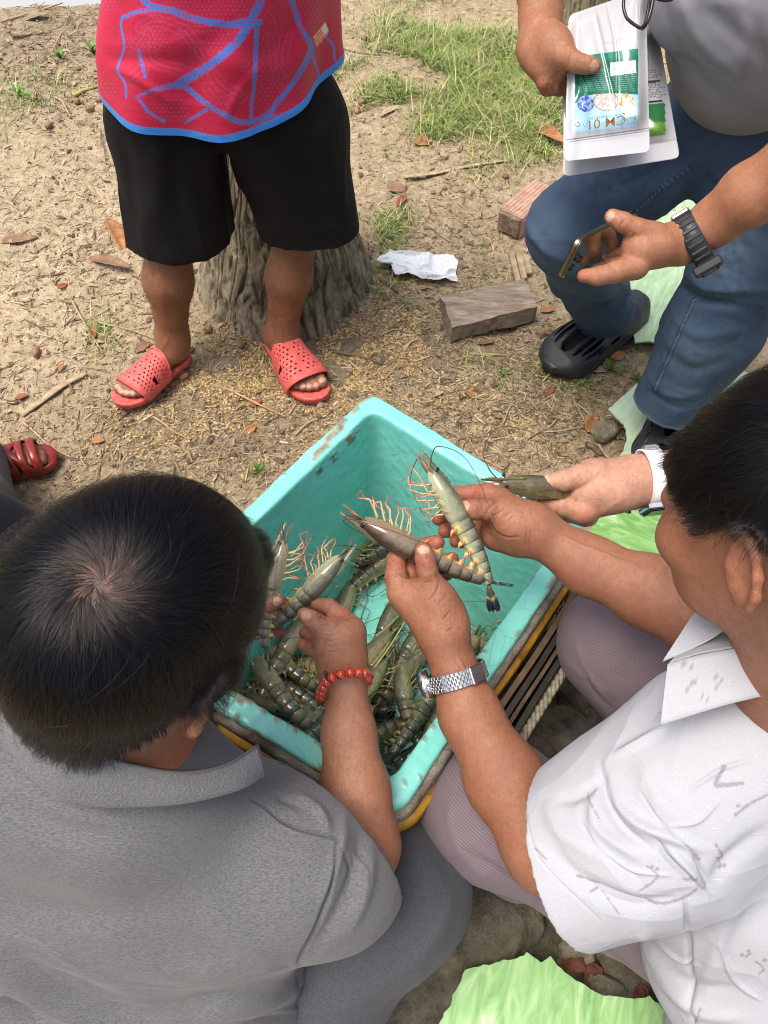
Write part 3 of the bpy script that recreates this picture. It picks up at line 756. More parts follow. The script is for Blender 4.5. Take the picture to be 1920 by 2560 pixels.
# bead bracelet: worn, but a thing of its own
BEAD = NT('red_wood_beads'); f = BEAD.noise(170, 4, 0.6, dist=2.0)
BEAD = BEAD.out(BEAD.ramp(f, [(0.35, (0.06, 0.006, 0.004)), (0.48, (0.42, 0.035, 0.012)), (0.66, (0.62, 0.10, 0.03))]), 0.12, Coat_Weight=0.6, Coat_Roughness=0.05)
br = thing('bead_bracelet', 'bracelet of red marbled wooden beads round the wrist of the man in the grey polo', 'bracelet', k4(1130, 1800, .0))
bx = [(945, 2060, .012), (838, 2035, -.006), (850, 1985, -.016), (870, 1925, -.024), (905, 1862, -.030), (972, 1815, -.034), (1068, 1782, -.035), (1172, 1762, -.033), (1268, 1762, -.027), (1345, 1768, -.016), (1385, 1815, -.002), (1372, 1868, .012), (1300, 1930, .034), (1180, 1990, .042), (1060, 2040, .034)]
u_, v_ = np.meshgrid(np.linspace(0, 2 * np.pi, 20, endpoint=False), np.linspace(0, np.pi, 11))
bm_ = MB(); T_, FT = tube([(0, 0, z) for z in -np.cos(np.linspace(0.12, np.pi - 0.12, 10)) * 0.0056], np.sin(np.linspace(0.12, np.pi - 0.12, 10)) * 0.0063, 18)
bead_me = mk_mesh('bead', T_, FT); bead_me.materials.append(BEAD)
for i, b in enumerate(bx):
    o = bpy.data.objects.new('bead', bead_me); COL.objects.link(o); o.parent = br
    pa, pb = k4(*bx[i - 1]), k4(*bx[(i + 1) % len(bx)])
    o.location = Vector(k4(*b)) - br.location; o.rotation_euler = Vector(pb - pa).to_track_quat('Z', 'X').to_euler()
V_, F_ = tube(smooth_curve([k4(*b) for b in bx] + [k4(*bx[0])], 80), 0.0007, 6)
CORD = plain('dark_cord', (0.03, 0.022, 0.015), 0.8)
obj('cord', mk_mesh('cord', V_, F_), CORD, br)
V_, F_ = tube(smooth_curve([k4(920, 1850, -.036), k4(900, 1800, -.038), k4(880, 1765, -.040), k4(895, 1740, -.040), k4(912, 1760, -.040), k4(905, 1800, -.038)], 24), 0.0009, 6)
obj('cord_loop', mk_mesh('cord_loop', V_, F_), CORD, br)

# ---------------------------------------------------------------- B: man in the white shirt, right
CB = P(812, 503, 0.515); HB = head_frame((math.cos(R_(122)), math.sin(R_(122))), R_(30), R_(-10))
B_ = thing('person', 'squatting man in a white linen shirt holding a prawn in each hand', 'person', G(700, 900, 0.0))
neckB = P(800, 680, 0.64)
SB = head_sdf(CB, HB, 1.0, neckB, .78)
V, F = SB.surf(0.0026); V = relax(V, F, 1, 0.4); L = (V - CB) @ HB
hlB = lambda L: -0.030 + np.where(L[:, 1] > 0, .62, .70) * L[:, 1]
earB = (np.abs(L[:, 0]) > .0765) | ((np.hypot(L[:, 1] + .012, L[:, 2] + .02) < .036) & (np.abs(L[:, 0]) > .064))
sc = sstep(-0.002, 0.012, L[:, 2] - hlB(L)) * ~earB
pieces = [(V, F, {'scalp': sc * 0.95, 'red': 0.15 * np.exp(-((np.abs(L[:, 0]) - 0.088) / 0.01) ** 2) + 0.2 * np.exp(-(np.linalg.norm(L - np.array([-.045, .07, -.04]), axis=1) / .03) ** 2), 'stubble': 0.4 * sstep(-0.03, 0.0, L[:, 2] - hlB(L)) * (1 - sc) * (L[:, 1] < 0.0) * ~earB})]
# left hand (crop1)
k1 = crop(336, 496, 0.1157, 0.84)
S = SDF(0.010)
w1 = k1(920, 1180, 0.004)
S.chain([P(548, 845, .79), P(505, 780, .81), P(470, 715, .835), w1], [0.0435, 0.0405, 0.0318, 0.0240], 0.02)
S.chain([P(548, 845, .79), P(620, 830, .74), P(690, 790, .70)], [0.047, 0.05, 0.055], 0.02)
S.chain([w1, k1(620, 880, .008)], [0.021, 0.020], 0.02); S.chain([w1, k1(790, 920, 0.004)], [0.022, 0.021], 0.02)
S.chain([k1(930, 1120, .002), k1(880, 900, -.004), k1(815, 760, -.010)], [0.024, 0.019, 0.0150], 0.014)
S.cap(k1(1015, 1060, .004), k1(1000, 1000, .004), 0.012, 0.013, 0.016)
S.fing([k1(850, 840, -.008), k1(790, 650, -.016), k1(770, 540, -.018), k1(757, 470, -.017)], [0.0142, 0.0110, 0.0104, 0.0094])
S.fing([k1(560, 830, .004), k1(520, 690, .004), k1(520, 550, .012), k1(640, 450, .036), k1(850, 400, .038)], [0.0165, 0.0122, 0.0105, 0.0092, 0.0085])
S.fing([k1(640, 800, .014), k1(620, 680, .020), k1(640, 590, .026), k1(800, 520, .040), k1(880, 400, .036)], [0.0145, 0.0110, 0.0098, 0.0090, 0.0082])
S.fing([k1(720, 830, .024), k1(690, 690, .034), k1(760, 610, .042), k1(900, 570, .044), k1(1005, 540, .036)], [0.0140, 0.0105, 0.0095, 0.0088, 0.0078])
S.fing([k1(800, 870, .030), k1(800, 740, .044), k1(880, 690, .046), k1(960, 680, .044)], [0.013, 0.0095, 0.0085, 0.0072])
S.cap(k1(600, 850, .006), k1(780, 880, -.002), 0.013, 0.014, 0.012)
cre = [([(421, 584), (428, 582), (434, 583)], 0.8, -0.8), ([(421, 587), (429, 585), (434, 587)], 0.7, -0.6), ([(398, 573), (404, 577), (412, 578)], 1.0, -1.0), ([(440, 580), (437, 590), (428, 602)], 1.2, -1.0),
       ([(446, 595), (438, 606)], 1.0, -0.8), ([(451, 610), (443, 620)], 1.2, -0.9), ([(453, 628), (446, 632)], 1.2, -1), ([(388, 556), (392, 560), (398, 563)], 0.9, -.7),
       ([(400, 600), (408, 640)], 3, 0.8), ([(457, 655), (470, 680)], 2, .8)]
pieces.append(skin_piece(S, 0.00135, [(k1(757, 425, -.026), k1(752, 500, -.028), 0.0074)], cre, [(k1(520, 545), .014), (k1(850, 400, .03), .018), (k1(1005, 540, .03), .014), (k1(760, 540, -.02), .010)], [(k1(620, 640, .02), .016), (k1(540, 720, .0), .012)]))
vB1 = pieces[-1][:2]
# right hand (crop2)
k2 = crop(400, 448, 0.1157, 0.875)
S = SDF(0.010)
w2 = k2(1140, 700, .0)
S.chain([w2, P(590, 566, .868), P(650, 592, .85), P(715, 625, .81)], [0.0262, 0.032, 0.0395, 0.043], 0.02, (CF, 0.95))
S.chain([P(715, 625, .81), P(790, 660, .74), P(850, 670, .70)], [0.047, 0.05, 0.055], 0.02)
S.chain([w2, k2(860, 470, .012)], [0.022, 0.018], 0.02); S.chain([w2, k2(830, 760, .024)], [0.022, 0.017], 0.02)
S.chain([w2, k2(980, 640, -.006), k2(870, 560, -.010)], [0.021, 0.0205, 0.017], 0.016)
S.cap(k2(1000, 790, .012), k2(850, 700, .024), 0.017, 0.016, 0.02)
S.fing([k2(880, 560, -.010), k2(760, 535, -.017), k2(640, 530, -.020), k2(545, 520, -.016)], [0.0155, 0.0120, 0.0115, 0.0094])
S.fing([k2(850, 460, .012), k2(760, 400, .014), k2(640, 400, .022), k2(480, 400, .026), k2(420, 440, .026)], [0.0160, 0.0128, 0.0110, 0.0095, 0.0080])
S.fing([k2(840, 620, .030), k2(680, 540, .050), k2(520, 540, .050), k2(400, 590, .034), k2(330, 615, .024)], [0.0145, 0.0108, 0.0098, 0.0088, 0.0078])
S.fing([k2(830, 690, .034), k2(700, 640, .054), k2(560, 660, .052), k2(450, 705, .034), k2(385, 720, .024)], [0.0145, 0.0105, 0.0098, 0.0090, 0.0082])
S.fing([k2(830, 770, .032), k2(710, 740, .050), k2(600, 770, .046), k2(530, 800, .032), k2(480, 808, .024)], [0.0140, 0.0100, 0.0092, 0.0085, 0.0076])
cre = [([(498, 500), (489, 508), (487, 515)], 1.0, -1.0), ([(507, 505), (499, 513), (492, 516)], 0.9, -0.9), ([(512, 510), (503, 518)], 0.9, -0.8), ([(515, 515), (506, 523)], 0.8, -.7), ([(489, 517), (494, 530), (505, 537), (520, 537)], 1.4, -1.2), ([(476, 499), (482, 503), (483, 512)], 0.9, -0.8), ([(474, 500), (478, 508)], 0.7, -.5),
       ([(527, 528), (525, 545)], 1.0, -1.0), ([(531, 531), (528, 548)], 1.0, -.8), ([(545, 528), (580, 545), (640, 568)], 3.0, 1.2), ([(475, 488), (472, 500)], 0.9, -.7), ([(483, 486), (484, 500)], .8, -.6)]
pieces.append(skin_piece(S, 0.00135, [(k2(508, 495, -.026), k2(598, 508, -.030), 0.0068)], cre, [(k2(330, 615, .02), .014), (k2(385, 720, .02), .014), (k2(480, 808, .02), .014), (k2(640, 400, .01), .016)], [(k2(850, 760, .01), .018), (k2(930, 640, -.01), .014), (k2(640, 690, .04), .02)]))
S = SDF(0.03)
hipB = P(800, 1090, 1.04)
S.chain([neckB, P(810, 850, .84), hipB], [0.055, 0.06, 0.06]); S.cap(P(720, 780, .72), P(850, 690, .72), 0.035)
kL, kR = P(470, 815, 0.955), P(596, 645, 1.06)
S.chain([hipB, P(604, 866, .985), kL, G(560, 850, 0.08)], [0.06, 0.03, .03, 0.03]); S.cap(G(560, 850, 0.06), G(520, 830, 0.02), 0.04, 0.03)
S.chain([hipB, P(690, 720, 1.05), kR, G(660, 680, 0.08)], [0.06, .03, 0.03, 0.03]); S.cap(G(660, 680, 0.06), G(610, 660, 0.02), 0.04, 0.03)
Vh, Fh = S.surf(0.012); pieces.append((Vh, Fh, {}))
V, F, at = join(pieces); put('body', V, F, SKIN_B, B_, at)
whB = P(850, 440, 0.40)
for _ in range(8): whB = whB + (whB - CB) / np.linalg.norm(whB - CB) * -SB(whB[None])[0]
lenB = lambda L: (0.014 + 0.038 * sstep(-0.03, 0.05, L[:, 2])) * (1 - .55 * sstep(.03, .07, L[:, 1])) * (1 - .70 * sstep(.045, .066, np.abs(L[:, 0])) * sstep(.04, .0, L[:, 2]))
hair_on(CB, HB, SB, 24000, whB, lenB, 0.8, lambda X: np.ones(len(X)), hlB, 'hair', B_, 5, 0.9, 0.009)
hair_on(CB, HB, SB, 500, whB, lambda L: lenB(L) * 1.3 + .008, 1.2, lambda X: np.ones(len(X)), hlB, 'stray_hair', B_, 9, 0.1, 0.014, 10, 0.00010)
arm_hair(vB1[0], vB1[1], 420, 22, .011, lambda V: (proj(V)[:, 1] > 700), np.array([.6, -.5, -.2]), B_)
arm_hair(pieces[2][0], pieces[2][1], 420, 23, .011, lambda V: (proj(V)[:, 0] > 560), np.array([.6, -.3, -.4]), B_)
# white shirt
S = SDF(0.05)
S.cap(P(712, 765, .69), P(860, 690, .68), 0.070, 0.070, 0.06)
S.cap(P(735, 850, .775), P(900, 800, .76), 0.110, 0.12, 0.07)
S.cap(P(755, 950, .83), P(920, 940, .83), 0.122, 0.14, 0.07)
S.cap(P(782, 1060, .90), P(930, 1060, .90), 0.135, 0.14, 0.07); S.cap(P(790, 1180, .98), P(930, 1180, .98), 0.14, 0.14, .07)
S.cap(P(725, 735, .70), P(790, 700, .66), 0.062, 0.06, 0.05)
S.chain([P(708, 775, .69), P(640, 822, .712), P(560, 862, .735)], [0.074, 0.079, 0.080], 0.05)
S.chain([P(860, 690, .68), P(820, 660, .74), P(775, 655, .76)], [0.07, 0.068, 0.06], 0.05)
cf0 = P(541, 838, .70); cfn = unit(P(520, 845, .73) - P(620, 812, .70) + 0.03 * CF)
cf0 = P(549, 840, .715)
def cutB(X):
    a = np.where(np.linalg.norm(X - P(545, 850, .73), axis=-1) < 0.16, (X - cf0) @ cfn, -0.05)
    hole = 0.062 - np.linalg.norm(np.cross(X - neckB, unit(CB - neckB)), axis=-1)
    hole = np.minimum(hole, (X - neckB) @ unit(CB - neckB) + 0.06)
    return np.maximum(a, hole)
V, F = S.surf(0.0026, cutB, 0.006); V = relax(V, F, 2, 0.5)
fB = [([(600, 765), (606, 800), (622, 828), (650, 848)], 5, -4), ([(610, 800), (640, 825), (680, 840), (705, 850)], 6, 4), ([(592, 800), (600, 830), (640, 860)], 6, 3), ([(655, 835), (670, 860), (708, 895)], 3, -3),
      ([(550, 850), (590, 885), (640, 905), (700, 893)], 8, -4), ([(545, 800), (560, 830), (600, 860)], 9, 3), ([(708, 895), (690, 870), (670, 850)], 4, 3), ([(560, 800), (580, 795), (600, 780)], 6, -3),
      ([(708, 895), (706, 880), (690, 850)], 3, -2), ([(686, 900), (690, 960), (694, 1024)], 3, -2.5), ([(640, 930), (660, 970), (690, 1000)], 9, 4), ([(650, 960), (690, 985), (740, 990)], 9, -4),
      ([(660, 980), (700, 1010), (740, 1018)], 7, 4), ([(740, 900), (720, 940), (700, 1000)], 10, 3), ([(615, 755), (640, 742), (662, 728)], 4, 3), ([(640, 760), (660, 800), (700, 830)], 12, 3), ([(768, 830), (730, 860), (708, 892)], 9, -3.5)]
N0 = normals(V, F); f_ = F[:, 0]; V, F = refine(V, F, (((V - CP) * N0).sum(1) < 0)[f_] & (np.abs(proj(V)[f_, 0] - 600) < 190) & (proj(V)[f_, 1] < 1040))
fB += [([(700, 880), (712, 900), (705, 885), (690, 850), (660, 820), (640, 790)], 1.3, -1.2), ([(686, 900), (690, 960), (694, 1024)], 1.3, -1.2), ([(524, 800), (533, 845), (553, 875), (602, 922)], 1.2, -.8), ([(720, 800), (700, 820), (670, 826)], 2, 1.6), ([(750, 760), (720, 770), (690, 790)], 2.5, 1.5), ([(600, 850), (630, 870), (670, 876)], 2, 1.6), ([(580, 820), (600, 850), (640, 880)], 1.8, -1.4), ([(720, 940), (735, 980), (760, 1000)], 2.5, 2), ([(655, 940), (680, 960), (700, 964)], 2, 1.8)]
V = folds(V, F, [(a_, b_, c_ * 1.6) for a_, b_, c_ in fB]); V = crumple(V, F, (13, 13, 15), .0026, 15)
q = proj(V); Nn = normals(V, F); vis = ((V - CP) * Nn).sum(1) < .02
c9 = lambda pts: [(384 + x * .2531, 464 + y * .2531) for x, y in pts]
pr = np.zeros(len(V))
marks = [([(1345, 1195), (1310, 1265), (1350, 1268), (1415, 1262)], 4.2), ([(1400, 1380), (1440, 1345), (1517, 1305)], 3.0), ([(1030, 1720), (1100, 1735), (1180, 1715), (1235, 1680)], 3.2), ([(1005, 1690), (1050, 1660), (1082, 1625), (1040, 1590)], 2.4),
         ([(765, 1625), (850, 1660), (815, 1690)], 2.6), ([(860, 1680), (930, 1780)], 1.2), ([(1310, 1500), (1335, 1550), (1310, 1555)], 2.0), ([(1235, 1545), (1225, 1560)], 2.2), ([(1470, 1965), (1500, 1995), (1480, 2015)], 1.8), ([(1430, 1945), (1450, 1935)], 2.2),
         ([(1180, 1640), (1240, 1645)], 2.2), ([(805, 1300), (815, 1340), (850, 1400)], 1.4), ([(1250, 2150), (1230, 2212)], 1.8), ([(600, 1520), (640, 1560)], 1.8), ([(1335, 1590), (1315, 1555)], 1.6)]
for pts, w in marks:
    d, _ = pl_dist(q[:, :2], smooth_curve(c9(pts), 20)); d = d + 0.7 * vnoise(V * 400, 3)
    pr = np.maximum(pr, sstep(w * 0.62, w * 0.36, d) * vis)
for x, y in ((1225, 1545), (1245, 1560), (1330, 1535), (1325, 1590), (1345, 1585), (1215, 1635), (1235, 1640), (1400, 1350), (1390, 1385), (1060, 1590), (1080, 1600), (1415, 1940), (1440, 1925), (1505, 1960)):
    d = np.linalg.norm(q[:, :2] - np.array([384 + x * .2531, 464 + y * .2531]), axis=1); pr = np.maximum(pr, sstep(2.6, 1.6, d) * vis)
seam = np.zeros(len(V))
for pts in ([(700, 880), (712, 900), (705, 885), (690, 850), (660, 820), (640, 790)], [(686, 900), (690, 960), (694, 1024)], [(660, 728), (668, 705), (768, 690)]):
    d, _ = pl_dist(q[:, :2], smooth_curve(pts, 20)); seam = np.maximum(seam, sstep(1.2, 0.5, d) * vis)
put('linen_shirt', V, F, LINEN, B_, {'print': pr * 0.85, 'seam': seam * 0.6})
# collar of B: big flat leaf plus the far leaf
def leaf(name, lower, upper, mat, parent, th=0.004, n=50, attr=None):
    a = smooth_curve([P(*c) for c in lower], n); b = smooth_curve([P(*c) for c in upper], n); look = unit(CP - a.mean(0)); m = 12
    top = [a + (b - a) * s + look * (th + 0.003 * math.sin(s * math.pi)) for s in np.linspace(0, 1, m)]; bot = [x - look * th for x in top]
    V = np.concatenate(top + bot[::-1]); R2 = 2 * m
    F = np.array([[r * n + i, r * n + i + 1, ((r + 1) % R2) * n + i + 1, ((r + 1) % R2) * n + i] for r in range(R2) for i in range(n - 1)])
    V = V + (0.0015 * vnoise(V * 40, 4))[:, None] * look
    at = None
    if attr: at = attr(V)
    return obj(name, mk_mesh(name, V, F, at), mat, parent)
def colprint(V):
    q = proj(V)[:, :2]; p = np.zeros(len(V))
    for pts, w in (([(1195, 890), (1240, 850), (1305, 835)], 2.4), ([(1190, 920), (1250, 915), (1285, 940)], 1.2), ([(1180, 790), (1215, 800)], 2.4), ([(1310, 840), (1335, 860), (1310, 880)], 2.2)):
        d, _ = pl_dist(q, smooth_curve(c9(pts), 16)); p = np.maximum(p, sstep(w * .9, w * .5, d))
    return {'print': p * .8}
leaf('collar', [(661, 725, .600), (690, 716, .592), (730, 704, .585), (790, 690, .58)], [(668, 664, .615), (700, 655, .607), (740, 648, .60), (790, 640, .595)], LINEN, B_, 0.0045, 90, colprint)
leaf('collar', [(662, 662, .63), (690, 650, .625), (710, 640, .62), (722, 632, .62)], [(704, 598, .66), (712, 605, .65), (720, 612, .64), (728, 618, .63)], LINEN, B_, 0.003, 40)
axB = unit(CB - neckB); band_tube('collar_back', neckB + axB * .012 - HB[:, 1] * .004, axB, .072, .070, .034, .005, LINEN, B_, -HB[:, 1], -.75, .75)
leaf('collar_stand', [(669, 663, .617), (700, 654, .609), (740, 647, .602), (800, 638, .597)], [(690, 640, .66), (715, 628, .655), (755, 622, .65), (810, 612, .64)], LINEN, B_, 0.002, 40)
leaf('collar_stand', [(669, 663, .625), (690, 650, .632), (708, 628, .65), (716, 600, .67)], [(700, 662, .66), (712, 648, .66), (724, 630, .67), (728, 600, .68)], LINEN, B_, 0.002, 40)
leaf('button_placket', [(616, 752, .675), (632, 742, .67), (652, 732, .66), (664, 722, .65)], [(624, 728, .70), (640, 716, .69), (655, 712, .67), (668, 714, .655)], LINEN, B_, 0.002, 40)
# mauve trousers
S = SDF(0.04)
S.chain([P(730, 950, .98), P(604, 866, .965), P(494, 806, .955)], [0.098, 0.080, 0.080], 0.05); S.chain([P(484, 808, .96), P(520, 840, 1.12), G(560, 850, 0.12)], [0.080, 0.072, 0.06], 0.05)
S.chain([P(780, 900, 1.0), P(690, 700, 1.02), P(622, 640, 1.03)], [0.12, 0.094, 0.075], 0.05); S.chain([P(618, 648, 1.04), P(650, 690, 1.15), G(672, 690, 0.12)], [0.074, 0.07, 0.07], 0.05)
S.cap(P(760, 1100, 1.02), P(900, 1080, 1.02), 0.13)
V, F = S.surf(0.0045); V = relax(V, F, 1)
V = folds(V, F, [([(448, 800), (455, 840), (480, 870), (520, 890)], 4, 3), ([(460, 845), (490, 862), (540, 900), (580, 930)], 3, -3), ([(470, 870), (520, 905), (590, 950)], 4, 3), ([(582, 655), (592, 690), (612, 710)], 3, -3), ([(576, 640), (586, 670), (606, 700)], 3, 3), ([(600, 620), (650, 640), (700, 660)], 8, 2.5), ([(600, 890), (620, 920), (635, 950)], 4, -3), ([(520, 760), (560, 770), (590, 775)], 5, -3), ([(450, 770), (470, 755), (500, 750)], 5, 2)])
V = crumple(V, F, (12, 12, 14), .0032, 19)
q = proj(V)[:, :2]; d, _ = pl_dist(q, smooth_curve([(462, 848), (500, 868), (560, 915), (630, 965)], 24)); put('trousers', V, F, MAUVE, B_, {'seam': np.exp(-(d / 1.8) ** 2) * 0.4})
STEEL = plain('brushed_steel', (0.62, 0.62, 0.60), 0.22, 0.1, 200, 0.1, 900, 0.0003, Metallic=1.0)
GLASSBLK = plain('dark_watch_glass', (0.01, 0.01, 0.012), 0.06, 0.1)
BLACKRUB = plain('black_rubber', (0.026, 0.027, 0.029), 0.46, 0.25, 60, 0.15, 500, 0.0005)
# steel watch on B's left wrist
wc = P(457, 676, .838); wax = unit(P(470, 715, .835) - P(446, 640, .842)); wref = unit(CP - wc)
we1 = unit(wref - wax * (wref @ wax)); we2 = np.cross(wax, we1)
wt = thing('steel_watch', 'steel bracelet watch on the left wrist of the man in the white shirt', 'watch', wc)
mb = MB()
nl = 44
for i in range(nl):
    a = 2 * np.pi * i / nl
    for j in range(5):
        off = 0.5 if j % 2 else 0.0; a2 = a + off * 2 * np.pi / nl
        c = wc + we1 * math.cos(a2) * 0.0315 + we2 * math.sin(a2) * 0.0335 + wax * (j - 2) * 0.0036
        rad = unit(we1 * math.cos(a2) * 0.0335 + we2 * math.sin(a2) * 0.0315); tn = np.cross(wax, rad)
        w = 0.0037 if j not in (0, 4) else 0.0044
        mb.add(*boxm(c, w * 0.97, 0.0044, 0.0026, np.stack([wax, tn, rad], 1), 0.0007))
lk = tag(obj('bracelet_links', mb.mesh('bracelet_links', False), STEEL, wt), kind='stuff')
for nm, ang, L, W, H_, mt in (('clasp', R_(-38), .020, .0195, .0045, STEEL), ('watch_case', R_(104), .034, .034, .009, STEEL)):
    best = None
    rad = we1 * math.cos(ang) * 0.033 + we2 * math.sin(ang) * 0.035; rn = unit(rad); tn = np.cross(wax, rn)
    if nm == 'clasp': o = obj(nm, MB().add(*boxm(wc + rad, W, L, H_, np.stack([wax, tn, rn], 1), .0012)).mesh(nm, False), mt, wt)
    else:
        Cc = np.array([wc + rad + rn * z for z in (-.004, .004, .0062, .0066)]); V_, F_ = tube(Cc, [.0175, .0175, .016, .0150], 28, wax); o = obj(nm, mk_mesh(nm, V_, F_), mt, wt)
        V_, F_ = tube(np.array([wc + rad + rn * .0064, wc + rad + rn * .0074]), [.0148, .0140], 28, wax); obj('watch_glass', mk_mesh('watch_glass', V_, F_), GLASSBLK, o).location = (0, 0, 0)

# ---------------------------------------------------------------- C: standing man, red jersey
C_ = thing('person', 'man standing by the stump in red jersey, black shorts and pink sandals', 'person', G(225, 350, 0))
pieces = []
PINK = NT('pink_rubber'); pn = PINK.noise(60, 4)
PINK = PINK.out(PINK.ramp(pn, [(0.35, (0.60, 0.085, 0.075)), (0.7, (0.74, 0.15, 0.13))]), 0.55, PINK.bump(PINK.noise(300, 3), 0.25, 0.001))
def foot_frame(heel, toe, mir):
    y = unit(np.array([toe[0] - heel[0], toe[1] - heel[1], 0])); z = np.array([0, 0, 1.0]); x = np.cross(y, z) * mir
    s = np.linalg.norm((toe - heel)[:2]) / 0.262
    return lambda q: np.array([heel[0], heel[1], 0.004]) + s * (q[..., 0:1] * x + q[..., 1:2] * y + q[..., 2:3] * z), s
def sole_w(y): return np.interp(y, [0, .01, .03, .08, .13, .18, .215, .245, .258, .262], [.006, .024, .034, .033, .038, .047, .047, .036, .020, .004])
def sole_c(y): return np.interp(y, [0, .08, .13, .2, .262], [0, .002, .001, -.002, -.008])
def add_foot(S, T, s, ankle, calf, knee, rk):
    L_ = lambda *q: T(np.array([q], float))[0]
    S.chain([L_(0, .030, .050), L_(0, .055, .050), L_(0, .11, .042), L_(-.004, .165, .033), L_(-.006, .200, .029)], [.030 * s, .031 * s, .029 * s, .027 * s, .023 * s], 0.02, (np.array([0, 0, 1.]), 0.85))
    for i, (tx, ty, r) in enumerate(((-.030, .226, .0135), (-.011, .231, .0100), (.005, .226, .0095), (.019, .217, .0090), (.031, .205, .0085))):
        S.chain([L_(tx * .85, .185, .034), L_(tx, ty - .018, .034), L_(tx, ty, .029)], [r * s * .95, r * s * .9, r * s], 0.005)
    S.chain([L_(0, .045, .045), ankle, calf, knee], [.030 * s, .036, rk, rk * 0.98], 0.03)
def sandal(T, s, parent, side):
    rt = bpy.data.objects.new('sandal', None); COL.objects.link(rt); rt.parent = parent; rt.location = [-c for c in parent.location]; rt.empty_display_size = .02
    n, ys = 14, np.concatenate([np.linspace(0, .03, 8), np.linspace(.04, .22, 16), np.linspace(.23, .262, 10)])
    top, bot = [], []
    mbs = MB(); V = []; F = []
    prof = [(-1, 0.0), (-1, .012), (-.93, .0165), (-.6, .0145), (0, .0140), (.6, .0145), (.93, .0165), (1, .012), (1, 0.0)]
    for y in ys:
        lift = 0.006 * sstep(.2, .262, y)
        for a, z in prof: V.append((sole_c(y) + a * sole_w(y), y, z + lift))
    m = len(prof)
    for i in range(len(ys) - 1):
        for j in range(m): F.append([i * m + j, i * m + (j + 1) % m, (i + 1) * m + (j + 1) % m, (i + 1) * m + j])
    F += [list(range(m)), list(range((len(ys) - 1) * m, len(ys) * m))]
    o = obj('sole', mk_mesh('sole', T(np.array(V)), F), PINK); o.parent = rt
    nu, nv = 116, 92; y0, y1 = .106, .200
    V = []; F = []
    for i in range(nv):
        v = i / (nv - 1)
        for j in range(nu):
            u = -1 + 2 * j / (nu - 1); y = y0 + (y1 - y0) * v + .016 * (1 - u * u) * (1 if v > .5 else 1) * v - .012 * (1 - u * u) * (1 - v)
            a = u * np.pi / 2; w = sole_w(min(y, .225)) + .007; h = .079 - .028 * v
            V.append((sole_c(y) + w * np.sign(np.sin(a)) * abs(np.sin(a)) ** .8, y, .006 + h * abs(np.cos(a)) ** .62 * 1.0))
    du = 9.0; dv = 8.0
    for i in range(nv - 1):
        for j in range(nu - 1):
            r = math.floor(i / dv); uu = (j + (du / 2 if r % 2 else 0)) % du; vv = i % dv
            hole = ((uu - du / 2) / 1.9) ** 2 + ((vv - dv / 2) / 1.9) ** 2 < 1 and 5 < i < nv - 9 and 6 < j < nu - 7 and abs(j - nu / 2) > 2.5
            slot = side * (j - nu / 2) > nu * .27 and 42 < i < 52 and side * (j - nu / 2) < nu * .42
            if not hole and not slot: F.append([i * nu + j, i * nu + j + 1, (i + 1) * nu + j + 1, (i + 1) * nu + j])
    o = obj('upper_strap', mk_mesh('upper_strap', T(np.array(V)), F), PINK); o.parent = rt
    md = o.modifiers.new('thick', 'SOLIDIFY'); md.thickness = .0035; md.offset = 1
    for v in (0.0, 1.0):
        row = np.array([V[(0 if v == 0 else nv - 1) * nu + j] for j in range(0, nu, 3)]); row[:, 2] += .0015
        V2, F2 = tube(T(row), .0028, 6); o2 = obj('strap_edge', mk_mesh('strap_edge', V2, F2), PINK); o2.parent = rt
S = SDF(0.012)
TL, s1 = foot_frame(G(189, 354, 0), G(120, 410, 0), -1); TR, s2 = foot_frame(G(273, 340, 0), G(319, 406, 0), 1)
BK = lambda q, y: q * np.array([1, 0, 1]) + np.array([0, y, 0])
add_foot(S, TL, s1, BK(G(173, 334, .085), 1.425), BK(G(165, 294, .245), 1.44), BK(G(160, 250, .40), 1.46), .054)
add_foot(S, TR, s2, BK(G(283, 322, .085), 1.44), BK(G(288, 283, .245), 1.455), BK(G(297, 240, .40), 1.47), .0505)
V, F = S.surf(0.003); V = relax(V, F, 1)
V = folds(V, F, [([(183, 322), (186, 335)], 2, -2), ([(276, 318), (287, 318), (292, 322)], 3, -1.5), ([(280, 322), (284, 345), (292, 360)], 1.5, 1.5), ([(170, 335), (160, 352), (150, 362)], 2, 1.5), ([(158, 270), (164, 310)], 4, 2)])
toes = [(TL(np.array([[x, y + .008, .036]]))[0], TL(np.array([[x, y - .004, .040]]))[0], r * .7) for x, y, r in ((-.030, .226, .0135), (-.011, .231, .0100), (.005, .226, .0095), (.019, .217, .0090))]
toes += [(TR(np.array([[x, y + .008, .036]]))[0], TR(np.array([[x, y - .004, .040]]))[0], r * .7) for x, y, r in ((-.030, .226, .0135), (-.011, .231, .0100), (.005, .226, .0095), (.019, .217, .0090))]
a, r = nail_attr(V, normals(V, F), toes)
palm = sstep(.16, .05, V[:, 2]) * .35
pieces.append((V, F, {'nail': a, 'palm': palm, 'red': r * .4})); legV, legF = V, F
S = SDF(0.04); cx, cd = -.335, 1.49
S.chain([np.array([-.43, 1.50, .72]), BK(G(160, 250, .40), 1.46)], [.06, .05]); S.chain([np.array([-.24, 1.50, .72]), BK(G(297, 240, .40), 1.47)], [.06, .05])
S.chain([np.array([cx, cd, .75]), np.array([cx, cd + .03, 1.1]), np.array([cx, cd + .05, 1.32])], [.09, .09, .08]); S.cap(np.array([cx - .17, cd + .05, 1.30]), np.array([cx + .17, cd + .05, 1.30]), .06)
hc_ = np.array([cx, cd - .02, 1.53]); S.cap(np.array([cx, cd + .05, 1.32]), hc_ + [0, .03, -.05], .055)
